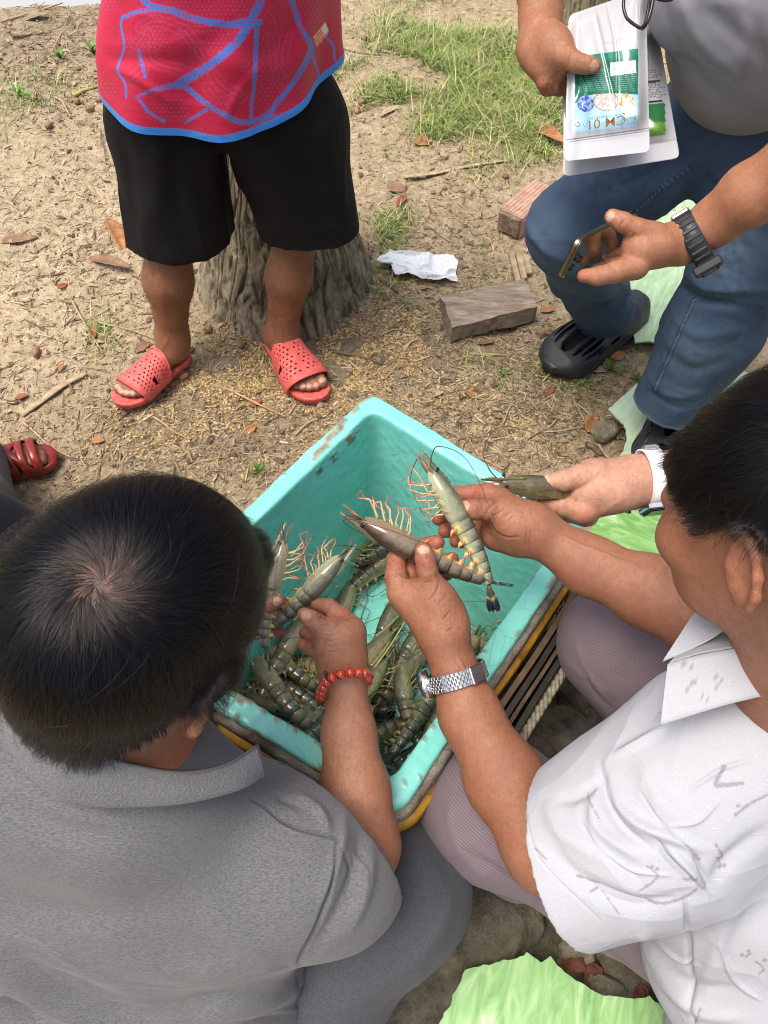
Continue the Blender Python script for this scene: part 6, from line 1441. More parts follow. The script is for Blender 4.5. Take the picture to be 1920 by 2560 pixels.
def lay(i, hx, hy, tx, ty, z, roll, label, v, L=.19, tint=1.0):
    H_, T_ = G(hx, hy, z), G(tx, ty, z + random.uniform(-.015, .012)); d = unit(H_ - T_); J = T_ + (H_ - T_) * .60
    s = np.cross(np.array([0, 0, 1.]), d); up = np.array([0, 0, 1.]) * math.cos(roll) + s * math.sin(roll)
    w = random.uniform(.75, 1.35) * tint
    prawn(var[v], J, d, up, L, label, pg, (w * random.uniform(.9, 1.1), w, w * random.uniform(.8, 1.05)))
pile = [(405, 536, 352, 566, .12, .9, 'thick dark prawn in the back corner with yellow legs spread up the wall', 1), (360, 545, 300, 592, .15, 1.1, 'big dark prawn leaning against the left wall near the back corner', 4), (498, 560, 455, 612, .10, 1.0, 'prawn half under the raised brown tail by the right wall', 0), (376, 532, 322, 578, .125, 1.2, 'dark prawn lying along the back left wall of the box, highest in that corner', 1), (398, 552, 336, 598, .10, 1.0, 'grey-striped prawn beside the back wall on bare teal floor', 0), (392, 566, 440, 566, .09, -1.1, 'yellowish prawn by the back wall with its legs spread to the right', 4),
        (350, 592, 335, 640, .085, .9, 'small green prawn with long feelers alone in the middle of the teal floor', 0), (396, 604, 365, 682, .10, .6, 'long dark prawn under the wrist with the steel watch', 0),
        (384, 640, 333, 704, .12, .7, 'spiny olive prawn in the centre of the heap, nearest the red beads', 4), (424, 628, 384, 690, .11, .8, 'olive prawn just below the left wrist of the white-shirted man', 0), (418, 660, 362, 716, .10, .5, 'long olive prawn pointing at the steel watch, lowest of the central heap', 4),
        (462, 590, 505, 606, .12, 1.45, 'fat curled olive prawn under the raised prawn\'s tail, near the right wall', 3), (490, 575, 512, 610, .15, 1.2, 'prawn with a black spread tail in the right corner of the box', 2), (455, 640, 512, 650, .10, 1.2, 'prawn with yellow legs against the right wall below the curled one', 1),
        (441, 676, 398, 752, .14, .9, 'yellow-spotted prawn along the right rim beside the steel watch', 0), (455, 690, 414, 760, .13, .8, 'smooth green prawn squeezed between the right wall and its yellow-spotted neighbour', 4), (436, 748, 380, 768, .10, .7, 'dark prawn in the front corner of the box', 1), (362, 745, 398, 722, .09, 1.0, 'black-tailed prawn just right of the forearm with red beads', 5),
        (262, 640, 312, 690, .13, .8, 'olive prawn below the two held prawns on the left', 4), (250, 668, 322, 706, .11, .9, 'green prawn in the left heap lying toward the forearm', 0), (280, 630, 262, 714, .12, .7, 'dark prawn standing out beside the hair at the left heap', 1), (300, 676, 350, 722, .10, 1.2, 'prawn with yellow bristly legs in the left heap', 5),
        (258, 700, 330, 718, .13, .6, 'long black prawn across the front of the left heap', 0), (246, 690, 286, 740, .10, .7, 'prawn near the ear along the front wall', 1), (318, 738, 282, 752, .12, .9, 'prawn with red feelers by the front rim', 5), (345, 690, 300, 650, .10, 1.1, 'grey-green prawn under the hanging prawn tails', 2), (268, 590, 300, 640, .10, .8, 'prawn in shadow under the far hand on the left', 5), (240, 600, 262, 660, .12, .7, 'prawn by the left wall beside the black hair', 1), (228, 640, 250, 700, .11, 1.0, 'prawn behind the squatting man\'s ear', 2), (300, 715, 352, 742, .14, .5, 'brownish prawn on top of the heap left of the forearm', 0), (262, 668, 300, 722, .16, .6, 'olive prawn lying on top of the left heap', 1), (300, 628, 262, 690, .15, .8, 'prawn slanting over the left heap under the hanging tails', 0), (292, 706, 352, 752, .12, 1.0, 'prawn by the front rim with its tail under the forearm', 4), (340, 716, 296, 748, .15, .7, 'brown prawn leaning on the front rim of the box', 1),
        (380, 668, 340, 742, .14, .8, 'topmost brown prawn of the heap right of the red beads', 0), (402, 676, 412, 742, .11, 1.1, 'prawn pointing down between the forearm and the right rim', 1), (468, 655, 436, 716, .09, .9, 'prawn hidden behind the steel watch', 4)]
for i, (a, b, c, d, z, r, lb, v) in enumerate(pile): lay(i, a, b, c, d, z, r * random.choice((1, -1, 1)), lb, v, random.uniform(.205, .235) * (1.12 if i < 3 else 1))
# loose feelers lying over the floor
FEEL = MB(); g = np.random.default_rng(4)
for i in range(150):
    px, py = g.uniform(245, 520), g.uniform(560, 765); a = g.uniform(0, 6.3); p0 = G(px, py, .07)
    pts_ = [p0]; 
    for k in range(4): a += g.normal() * .45; pts_.append(pts_[-1] + np.array([math.cos(a), math.sin(a), 0]) * .035 + np.array([0, 0, g.uniform(-.008, .014)]))
    FEEL.add(*tube(smooth_curve(pts_, 16), .0006, 4))
tag(obj('loose_feelers', FEEL.mesh('loose_feelers'), ANTM), 'thin dark prawn feelers strewn over the teal box floor', 'feelers', kind='stuff')

# ================================================================ pouches, phone, glasses
def pouch(name, label, quad, t, bulge, nu, nv, paint, mat, tilt=(0, 0, 0, 0)):
    """quad: picture corners tl, tr, br, bl in crop5 pixels"""
    o = thing(name, label, 'pouch', P(520 + quad[3][0] * .1013, quad[3][1] * .1013, t), 'foil pouches held by the man in jeans')
    c = [P(520 + x * .1013, y * .1013, t + dz) for (x, y), dz in zip(quad, tilt)]
    u = np.linspace(-1, 1, nu); v = np.linspace(-1, 1, nv); U, W = np.meshgrid(u, v)
    r = .13; ax, ay = np.abs(U), np.abs(W); asp = 1.55; ey = (ay - (1 - r / asp)) * asp; ex = ax - (1 - r); k = np.hypot(ex, ey) / r; m = (ex > 0) & (ey > 0) & (k > 1)
    U2 = np.where(m, np.sign(U) * ((1 - r) + ex / k), U); W2 = np.where(m, np.sign(W) * ((1 - r / asp) + ey / k / asp), W)
    a, b = (U2 + 1) / 2, (W2 + 1) / 2
    X = ((1 - a) * (1 - b))[..., None] * c[0] + (a * (1 - b))[..., None] * c[1] + (a * b)[..., None] * c[2] + ((1 - a) * b)[..., None] * c[3]
    look = unit(CP - X.reshape(-1, 3).mean(0)); bl = sstep(0, .28, 1 - np.abs(U)) * sstep(0, .30, .80 - W) * sstep(0, .2, W + 1.02)
    wr = (vnoise(np.c_[(U * 2.2 + W).ravel(), (W * 1.5 - U).ravel(), np.zeros(U.size)], 5) ** 2).reshape(U.shape) * .011 * (.2 + bl) + .0014 * np.sin(W * 3 + U * 2)
    seal = -.0012 * (np.abs(W - .72) < .012) - .0010 * (np.abs(W - .745) < .010)
    crk = -.004 * np.exp(-((U - .22 - .18 * W + .06 * np.sin(W * 4)) / .035) ** 2) * bl + .003 * np.exp(-((U + .02 - .42 * (W + .2)) / .05) ** 2) * bl
    Fr = X + look * (bulge * bl + wr + seal + crk + .0012)[..., None]; Bk = X - look * (bulge * .6 * bl + .0012)[..., None]
    V = np.concatenate([Fr.reshape(-1, 3), Bk.reshape(-1, 3)]); n1 = nu * nv; i = np.arange(nv - 1)[:, None] * nu; j = np.arange(nu - 1)[None]
    F1 = np.stack([i + j, i + nu + j, i + nu + j + 1, i + j + 1], -1).reshape(-1, 4); F2 = F1[:, ::-1] + n1
    rim = np.concatenate([np.arange(nu), np.arange(1, nv) * nu + nu - 1, (nv - 1) * nu + np.arange(nu - 2, -1, -1), np.arange(nv - 2, 0, -1) * nu]); r2 = np.roll(rim, -1); F3 = np.stack([rim, r2, r2 + n1, rim + n1], 1)
    col = np.zeros((len(V), 4)); q = (proj(Fr.reshape(-1, 3))[:, :2] - np.array([520, 0])) / .1013
    pc = paint(q); col[:n1] = pc
    put('foil_bag', V, np.concatenate([F1, F2, F3]), mat, o, {'ink': col[:, :3], 'inkf': col[:, 3]})
    return o, look
FOIL = NT('white_foil'); FOIL = FOIL.out(FOIL.mix(FOIL.attr('inkf'), (.47, .48, .50), FOIL.attr('ink', True)), FOIL.math('ADD', FOIL.math('MULTIPLY', FOIL.noise(14, 3), .2), .12), FOIL.bump(FOIL.noise(24, 4, .6), .25, .006), Specular_IOR_Level=.7, Coat_Weight=.5, Coat_Roughness=.06)
def paint_front(q):
    x, y = q[:, 0], q[:, 1]; C = np.zeros((len(q), 4)); nn = vnoise(np.c_[x * .03, y * .03, 0 * x], 3); n2 = vnoise(np.c_[x * .07, y * .07, 0 * x], 6)
    def s(m, c): C[m, :3] = c; C[m, 3] = 1
    s(in_poly(q, [(545, 560), (1168, 478), (1163, 960), (1155, 1255), (525, 1305), (540, 1000)]), (.36, .62, .80))
    arc = 925 + .00022 * (x - 860) ** 2 - .035 * (x - 860); s(in_poly(q, [(545, 560), (1168, 478), (1163, 1000), (540, 1060)]) & (y < arc + 60 * sstep(700, 540, x)), (.010, .145, .085))
    s(in_poly(q, [(545, 560), (1168, 478), (1166, 545), (545, 625)]), (.010, .20, .13))
    s((np.abs(y - arc - 8) < 9) & (x > 720) & (x < 980), (.62, .72, .25))
    for cx_, cy_, rx, ry, c0, c1 in ((648, 1025, 82, 80, (.03, .08, .36), (.30, .42, .72)), (1040, 1000, 82, 76, (.52, .20, .05), (.80, .62, .40)), (848, 1000, 122, 92, (.55, .60, .62), (.70, .34, .28))):
        e = ((x - cx_) / rx) ** 2 + ((y - cy_) / ry) ** 2; m = (e < 1) & (y > arc); k = np.clip(.5 + n2 * 1.4 + nn * .5, 0, 1)[:, None]; C[m, :3] = (np.array(c0) * (1 - k) + np.array(c1) * k)[m]; C[m, 3] = 1
        s((np.abs(np.sqrt(e) - 1) < .05) & (y > arc) & (cx_ == 848), (.16, .26, .22))
    for dy in np.arange(585, 900, 20):
        ln = (np.abs(y - (dy + 60 - .085 * (x - 545))) < 3.2) & (x > 580) & (x < 1130) & (np.abs(((x * .11 + dy) % 7) - 3.5) > .8) & (y < arc - 30) & (y > 700 - .1 * (x - 545)); C[ln, :3] = (.16, .34, .27); C[ln, 3] = 1
    lb = in_poly(q, [(890, 620), (1140, 595), (1146, 718), (892, 750)]); s(lb, (.74, .76, .76))
    for k in range(6): s(in_poly(q, [(930, 636 + k * 17), (1130, 614 + k * 17), (1130, 620 + k * 17), (930, 642 + k * 17)]) & (np.abs(((x * .13 + k * 2) % 6) - 3) > .7), (.30, .32, .32))
    for y0 in (375, 410): s((np.abs(y - y0 - (1100 - x) * .06) < 7) & (x > 820 + 140 * (y0 == 375)) & (x < 1120) & (np.abs(((x * .10) % 3.1) - 1.5) > .7), (.42, .42, .43))
    return C
def paint_back(q):
    x, y = q[:, 0], q[:, 1]; C = np.zeros((len(q), 4))
    def s(m, c): C[m, :3] = c; C[m, 3] = 1
    s(in_poly(q, [(900, 1050), (1432, 1018), (1436, 1330), (900, 1380)]), (.025, .17, .055)); s(in_poly(q, [(900, 1250), (1434, 1200), (1436, 1330), (900, 1380)]), (.12, .30, .03))
    s(in_poly(q, [(1240, 1000), (1400, 985), (1402, 1010), (1240, 1026)]), (.03, .03, .03)); s(in_poly(q, [(1240, 800), (1385, 790), (1388, 812), (1240, 824)]), (.06, .06, .06))
    for k, yy in enumerate((690, 715, 740, 765, 838, 862, 886, 910, 934, 958)): s((np.abs(y - yy) < 4.5) & (x > 1270) & (x < 1330 + 60 * ((k * 37) % 3) / 2 + 8 * k) & (np.abs(((x * .12 + k) % 4) - 2) > .6), (.16, .16, .16))
    return C
pb, _ = pouch('foil_pouch', 'larger white pouch at the back, mostly hidden, green patch at its lower right', [(420, 250), (1350, 250), (1580, 1560), (428, 1745)], 1.155, .010, 90, 130, paint_back, FOIL)
pf, look = pouch('foil_pouch', 'white pouch in front with an upside-down green and blue label under the thumb', [(482, 150), (1240, -110), (1282, 1500), (440, 1592)], 1.105, .012, 210, 330, paint_front, FOIL)
def text(s, x, y, hgt, color, parent, t=1.083, rough=.4, name='lettering', metal=0, ang=-.06, sx=1.0):
    cu = bpy.data.curves.new(name, 'FONT'); cu.body = s; cu.size = 1.0; cu.align_x = 'CENTER'; cu.align_y = 'CENTER'; cu.extrude = .0; cu.offset = .003
    m = bpy.data.materials.get('ink_%.2f_%.2f_%.2f' % color) or plain('ink_%.2f_%.2f_%.2f' % color, color, rough, 0.02, Metallic=metal); cu.materials.append(m)
    o = bpy.data.objects.new(name, cu); COL.objects.link(o); o.parent = parent; p = P(520 + x * .1013, y * .1013, t); k = hgt * .1013 * t / FPX / .7
    ex = unit(-CR * math.cos(ang) + CU * math.sin(ang)); ez = look; ey = np.cross(ez, ex); M4 = np.eye(4); M4[:3, :3] = np.stack([ex * k * sx, ey * k, ez * k], 1); M4[:3, 3] = p - np.array(parent.location); bpy.context.view_layer.update(); me = bpy.data.meshes.new_from_object(o.evaluated_get(bpy.context.evaluated_depsgraph_get())); bpy.data.objects.remove(o); o = bpy.data.objects.new(name, me); COL.objects.link(o); o.parent = parent; o.matrix_local = Matrix(M4.tolist()); return o
text('CM 01', 850, 1205, 84, (.30, .165, .03), pf, sx=1.15); text('Bio-Floc', 1072, 1172, 30, (.05, .12, .10), pf); text('MEN TINH CHẾ MẬT ĐỘ CAO', 848, 1148, 26, (.05, .16, .22), pf, sx=.72)
text('Q', 570, 1228, 46, (.03, .09, .14), pf); text('⊕', 655, 1220, 30, (.05, .20, .34), pf)
text('Bi', 1385, 1225, 40, (.05, .16, .05), pb, 1.140)
RUBC = NT('phone_back'); RUBC = RUBC.out(RUBC.ramp(RUBC.noise(20, 2), [(.3, (.075, .065, .04)), (.7, (.12, .10, .065))]), .10, Specular_IOR_Level=1.0, Coat_Weight=1.0, Coat_Roughness=.05, Metallic=.35)
GOLD = plain('phone_frame_metal', (.34, .27, .18), .25, .05, Metallic=1.0)
A_c, B_c, C_c = k6(285, 350, -.01), k6(800, 85, .09), k6(110, 685, .038)
ex = unit(B_c - A_c); ey = C_c - A_c; ey = unit(ey - ex * (ey @ ex)); ez = np.cross(ex, ey); ez = ez if ez @ (CP - A_c) > 0 else -ez
Lx, Ly = np.linalg.norm(B_c - A_c), np.linalg.norm(C_c - A_c); ph = thing('phone', 'bronze phone with a mirror-like back in the hand with the black watch', 'phone', A_c)
pc = A_c + ex * Lx / 2 + ey * Ly / 2
def rbox(c, sx, sy, sz, rc, R, n=8):
    o = []
    for cx_, cy_, a0 in ((1, 1, 0), (-1, 1, 90), (-1, -1, 180), (1, -1, 270)):
        for a in np.linspace(a0, a0 + 90, n): o.append((cx_ * (sx / 2 - rc) + rc * math.cos(R_(a)), cy_ * (sy / 2 - rc) + rc * math.sin(R_(a))))
    o = np.array(o); m = len(o); V = []
    for z, s in ((-sz / 2, .985), (-sz / 2 * .6, 1), (sz / 2 * .6, 1), (sz / 2, .985)): V.append(np.c_[o * s, np.full(m, z)])
    V = np.concatenate(V) @ np.asarray(R).T + c; F = [[i * m + j, i * m + (j + 1) % m, (i + 1) * m + (j + 1) % m, (i + 1) * m + j] for i in range(3) for j in range(m)] + [list(range(m))[::-1], list(range(3 * m, 4 * m))]; return V, F
Rm = np.stack([ex, ey, np.cross(ex, ey)], 1); sg = 1 if np.cross(ex, ey) @ ez > 0 else -1
obj('frame', MB().add(*rbox(pc, Lx, Ly, .008, .010, Rm)).mesh('frame', False), GOLD, ph); obj('glass_back', MB().add(*rbox(pc + ez * .0042, Lx - .003, Ly - .003, .0016, .009, Rm)).mesh('glass_back', False), RUBC, ph)
for i, (a, b) in enumerate(((.018, .050), (.018, .032), (.034, .041))): V, F = tube([pc + ex * (-Lx / 2 + a) + ey * (-Ly / 2 + b) + ez * z for z in (.004, .0068, .0072)], [.0062, .0062, .005], 18); obj('camera_lens', mk_mesh('camera_lens', V, F), GLASSBLK, ph)
BLK = plain('black_acetate', (.010, .010, .012), .2); gl = thing('eyeglasses', 'black framed glasses hanging from the grey shirt at the top right', 'glasses', P(637, 10, .985))
gp = [(1030, -60), (1022, 60), (1035, 130), (1065, 190), (1140, 250), (1195, 275), (1235, 225), (1262, 110), (1270, -20), (1180, -90), (1080, -90)]
C = smooth_curve([P(520 + x * .1013, y * .1013, .985) for x, y in gp + gp[:1]], 60); V, F = tube(C, .0022, 8, cap=False); obj('rim', mk_mesh('rim', V, F), BLK, gl)
LENS = NT('clear_lens'); LENS = LENS.out((.9, .95, .95), .02, Transmission_Weight=1.0, IOR=1.1, Alpha=.35); n = 59
V = np.concatenate([C[:n], [C[:n].mean(0)]]); obj('lens', mk_mesh('lens', V, [[i, (i + 1) % n, n] for i in range(n)]), LENS, gl)
V, F = tube(smooth_curve([P(520 + x * .1013, y * .1013, .985 - z) for x, y, z in ((1225, 250, 0), (1205, 285, .004), (1250, 230, .014), (1290, 110, .018), (1320, -40, .02))], 14), .0024, 8); obj('temple', mk_mesh('temple', V, F), BLK, gl)
gp2 = [(1290, -70), (1300, -160), (1400, -200), (1520, -170), (1540, -60), (1480, 0), (1360, -10)]; C = smooth_curve([P(520 + x * .1013, y * .1013, .97) for x, y in gp2 + gp2[:1]], 40); V, F = tube(C, .0022, 8, cap=False); obj('rim', mk_mesh('rim', V, F), BLK, gl)
# ================================================================ ground and what lies on it
def axis(lo, hi, d, far):
    a = list(np.arange(lo, hi, d)); s = d
    while a[-1] < far: s *= 1.35; a.append(a[-1] + s)
    s = d
    while a[0] > -far: s *= 1.35; a.insert(0, a[0] - s)
    return np.array(a)
gx, gy = axis(-1.9, 1.6, .010, 60), axis(-.4, 3.9, .010, 60)
X, Y = np.meshgrid(gx, gy); V = np.c_[X.ravel(), Y.ravel(), np.zeros(X.size)]
def gh(xy):
    q = np.c_[xy, np.zeros(len(xy))]
    z = .014 * fbm(q * 2.2, 101, 3) + .008 * fbm(q * 9, 102, 3) + .0055 * fbm(q * 30, 103, 2)
    near = np.hypot(xy[:, 0], xy[:, 1]); z = z * sstep(14, 4, near)
    z = z - .04 * np.exp(-((xy[:, 0] - .30) / .34) ** 2 - ((xy[:, 1] - .12) / .30) ** 2)      # hollow between the stones
    z = z - .25 * sstep(3.55, 3.95, xy[:, 1] + .12 * vnoise(q * 2.5, 104)) * sstep(-.75, -1.2, xy[:, 0])  # bank down to the pond
    return z - .008
V[:, 2] = gh(V[:, :2])
nx = len(gx); i = np.arange(len(gy) - 1)[:, None] * nx; j = np.arange(nx - 1)[None]; F = np.stack([i + j, i + j + 1, i + nx + j + 1, i + nx + j], -1).reshape(-1, 4)
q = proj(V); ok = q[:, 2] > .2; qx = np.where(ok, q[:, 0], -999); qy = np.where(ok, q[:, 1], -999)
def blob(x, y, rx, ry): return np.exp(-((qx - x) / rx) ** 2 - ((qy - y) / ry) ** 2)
dark_soil = np.clip(.75 * blob(290, 350, 120, 60) + .5 * blob(200, 440, 150, 70) + .6 * blob(560, 740, 150, 130) + .5 * blob(520, 960, 200, 150) + .55 * blob(60, 30, 110, 60) + .35 * blob(420, 330, 110, 70), 0, 1)  # soil colour goes darker by the stump, box, stones and top left
dust = np.clip(.8 * blob(40, 210, 110, 130) + .7 * blob(60, 330, 80, 70) + .45 * blob(470, 400, 70, 35) + .3 * blob(180, 560, 100, 80), 0, 1)
SOIL = NT('dry_soil'); n1 = SOIL.noise(5, 5, .6); n2 = SOIL.noise(42, 5, .65); n3 = SOIL.noise(210, 4, .7); vo = SOIL.n('TexVoronoi', {'Vector': SOIL.co(), 'Scale': 110.0}, feature='F1').outputs['Distance']
col = SOIL.ramp(n2, [(.30, (.23, .175, .105)), (.50, (.385, .302, .185)), (.70, (.53, .430, .275))])
col = SOIL.mix(SOIL.math('MULTIPLY', SOIL.attr('dark_soil'), .72), col, SOIL.ramp(n2, [(.3, (.075, .052, .034)), (.7, (.20, .142, .088))])); col = SOIL.mix(SOIL.math('MULTIPLY', SOIL.attr('dust'), .5), col, SOIL.ramp(n2, [(.3, (.46, .37, .225)), (.7, (.68, .57, .38))]))
col = SOIL.mix(SOIL.math('MULTIPLY', SOIL.ramp(n3, [(.35, 1.), (.55, 0.)]), .5), col, (.11, .078, .05)); col = SOIL.mix(SOIL.math('MULTIPLY', SOIL.ramp(n1, [(.45, 0.), (.7, 1.)]), .25), col, (.20, .17, .09))
h = SOIL.math('ADD', SOIL.math('MULTIPLY', n2, 1.0), SOIL.math('ADD', SOIL.math('MULTIPLY', n3, .6), SOIL.math('MULTIPLY', vo, .5))); SOIL = SOIL.out(col, .95, SOIL.bump(h, .8, .006))
tag(obj('ground', mk_mesh('ground', V, F, {'dark_soil': dark_soil, 'dust': dust}), SOIL), 'dry dusty soil strewn with litter', None, kind='structure')
WAT = NT('pond_water'); WAT = WAT.out((.42, .42, .40), .10, WAT.bump(WAT.noise(9, 3), .12, .01), Specular_IOR_Level=.8)
wp = [(-40, 3.62), (-.9, 3.62), (-.7, 3.9), (-.2, 9), (-.2, 40), (-40, 40)]; tag(obj('pond', mk_mesh('pond', [(x, y, -.075) for x, y in wp], [list(range(6))]), WAT), None, None, kind='structure')
def gz(p): return float(gh(np.array([[p[0], p[1]]]))[0])
def on(px, py, lift=0.0): p = G(px, py, 0); p[2] = gz(p) + lift; return p
# ---- scatter in one mesh
def scatter(name, tv, tf, pos, rot, scl, mat, label, cat, attrs=None, tilt=None):
    n = len(pos); tv = np.asarray(tv, float); tf = np.asarray(tf); c, s = np.cos(rot), np.sin(rot)
    W = tv[None] * scl[:, None, :]
    if tilt is not None:
        ct, st = np.cos(tilt)[:, None], np.sin(tilt)[:, None]; W = np.stack([W[..., 0] * ct + W[..., 2] * st, W[..., 1], -W[..., 0] * st + W[..., 2] * ct], -1)
    X_ = W[..., 0] * c[:, None] - W[..., 1] * s[:, None]; Y_ = W[..., 0] * s[:, None] + W[..., 1] * c[:, None]
    V = np.stack([X_, Y_, W[..., 2]], -1) + pos[:, None]; F = (tf[None] + (np.arange(n) * len(tv))[:, None, None]).reshape(-1, tf.shape[1])
    at = {'rnd': np.repeat(rng.random(n), len(tv))}
    return tag(obj(name, mk_mesh(name, V.reshape(-1, 3), F, at, False), mat), label, cat, kind='stuff')
def sample(n, blobs, base=None):
    """n ground points: blobs = (px, py, rx, ry, weight) or uniform over the plot"""
    w = np.array([b[4] for b in blobs], float); k = rng.choice(len(blobs), n, p=w / w.sum()); B = np.array(blobs)[k]
    u = rng.normal(size=(n, 2)) * .62; px, py = B[:, 0] + u[:, 0] * B[:, 2], np.minimum(B[:, 1] + u[:, 1] * B[:, 3], 1060)
    py = np.maximum(py, -60); d = CF + np.outer((px - 384) / FPX, CR) - np.outer((py - 512) / FPX, CU); p = CP + d * (-CAM_H / d[:, 2])[:, None]
    keep = (np.linalg.norm(p[:, :2], axis=1) < 4.5) & ~in_poly(p[:, :2], loop(-.02, .03, 6)); p = p[keep]; p[:, 2] = gh(p[:, :2]); return p
def rmat(name, stops, rough=.85, **kw):
    t = NT(name); c = t.ramp(t.attr('rnd'), stops); c = t.mix(t.math('MULTIPLY', t.noise(160, 3), .45), c, (.10, .075, .045)); return t.out(c, rough, t.bump(t.noise(300, 3), .3, .001), **kw)
ALL = [(100, 250, 160, 170, 3), (250, 430, 200, 70, 3), (450, 300, 130, 130, 3), (480, 90, 150, 90, 2), (520, 400, 110, 60, 3), (60, 60, 120, 70, 2), (560, 760, 120, 150, 2.2), (20, 560, 90, 120, 1), (500, 950, 160, 100, 1.2)]
bar = [(-.5, -.5, 0), (.5, -.5, 0), (.5, .5, 0), (-.5, .5, 0), (-.5, -.3, 1), (.5, -.3, 1), (.5, .3, 1), (-.5, .3, 1)]; barf = [(0, 1, 5, 4), (1, 2, 6, 5), (2, 3, 7, 6), (3, 0, 4, 7), (4, 5, 6, 7)]
p = sample(26000, ALL); n = len(p); scl = np.c_[rng.gamma(2.0, .0058, n) + .004, rng.gamma(2.0, .0006, n) + .0005, rng.uniform(.0005, .002, n)]
p[:, 2] += rng.uniform(-.001, .004, n)
p2 = sample(2600, ALL + [(60, 250, 120, 150, 4), (60, 40, 90, 40, 4)]); n2_ = len(p2); p2[:, 2] += rng.uniform(.0, .006, n2_); p = np.concatenate([p, p2]); scl = np.concatenate([scl, np.c_[rng.gamma(3.0, .009, n2_) + .008, rng.gamma(2.0, .0009, n2_) + .0008, rng.uniform(.0008, .002, n2_)]]); n = len(p)
STRAW = rmat('straw_bits', [(0., (.09, .06, .035)), (.3, (.28, .20, .115)), (.7, (.52, .405, .245)), (1., (.70, .60, .42))])
scatter('straw_litter', bar, barf, p, rng.uniform(0, 6.3, n), scl, STRAW, 'bits of straw and bark scattered over the soil', 'litter', tilt=rng.normal(0, .22, n))
hv = [(.5, 0, 0), (0, .28, .02), (-.5, 0, 0), (0, -.28, .02), (0, 0, .20), (0, 0, -.05)]; hf = [(0, 1, 4), (1, 2, 4), (2, 3, 4), (3, 0, 4), (1, 0, 5), (2, 1, 5), (3, 2, 5), (0, 3, 5)]
p = sample(11000, [(300, 345, 110, 26, 5), (240, 380, 80, 34, 3.0), (230, 430, 120, 40, 2.5), (345, 385, 60, 28, 2.2), (420, 330, 70, 45, 2.5), (450, 370, 60, 30, 1.5), (520, 420, 70, 40, 1.2), (130, 440, 90, 60, .8), (390, 270, 60, 40, .6)]); n = len(p); k = rng.uniform(.006, .0125, n)[:, None] * np.array([1, 1, 1.0]); cl_ = fbm(p * np.array([14, 14, 0]), 55, 2) > -.15; p, k = p[cl_], k[cl_]; n = len(p); p[:, 2] += rng.uniform(0, .004, n)
HUSK = rmat('pale_seed_husks', [(0., (.36, .22, .07)), (.5, (.62, .43, .16)), (1., (.80, .62, .30))], .6)
scatter('seed_husks', hv, hf, p, rng.uniform(0, 6.3, n), k, HUSK, 'pale yellow seed husks spilled round the stump and feet', 'husks', tilt=rng.normal(0, .35, n))
iv = np.array([(0, 0, 1), (.9, 0, .35), (.25, .85, .4), (-.7, .55, .4), (-.75, -.5, .3), (.3, -.85, .4), (.7, .5, -.4), (-.3, .8, -.4), (-.9, 0, -.4), (-.2, -.9, -.4), (.7, -.5, -.4), (0, 0, -.8)]); if_ = [(0, 1, 2), (0, 2, 3), (0, 3, 4), (0, 4, 5), (0, 5, 1), (1, 6, 2), (2, 6, 7), (2, 7, 3), (3, 7, 8), (3, 8, 4), (4, 8, 9), (4, 9, 5), (5, 9, 10), (5, 10, 1), (1, 10, 6)]
p = sample(9000, ALL); n = len(p); k = rng.gamma(1.6, .0016, n)[:, None] * rng.uniform(.6, 1.2, (n, 3)) + .0008
scatter('soil_crumbs', iv, if_, p, rng.uniform(0, 6.3, n), k, rmat('soil_crumbs', [(0., (.10, .072, .045)), (.6, (.26, .19, .125)), (1., (.46, .38, .28))]), 'small clods and grit on the soil', 'grit')
lv = []; 
for a in range(5):
    t = a / 4; w = math.sin(math.pi * (.08 + .86 * t)) * .5
    for b in (-1, 0, 1): lv.append((t - .5, w * b * .5, .10 * b * b + .10 * math.sin(t * 5)))
lf = [(a * 3 + b, a * 3 + b + 1, (a + 1) * 3 + b + 1, (a + 1) * 3 + b) for a in range(4) for b in range(2)]
p = sample(750, ALL + [(60, 45, 90, 40, 4), (430, 150, 90, 90, 2)]); n = len(p); k = rng.uniform(.008, .030, n)[:, None] * np.array([1, 1, 1.]) * rng.uniform(.7, 1.2, (n, 3)); p[:, 2] += rng.uniform(.001, .006, n)
scatter('leaf_crumbs', lv, lf, p, rng.uniform(0, 6.3, n), k, rmat('dry_leaf_bits', [(0., (.09, .055, .03)), (.5, (.30, .20, .11)), (1., (.52, .40, .25))], .7), 'crumbled dry leaf scraps on the soil', 'litter', tilt=rng.normal(0, .3, n))
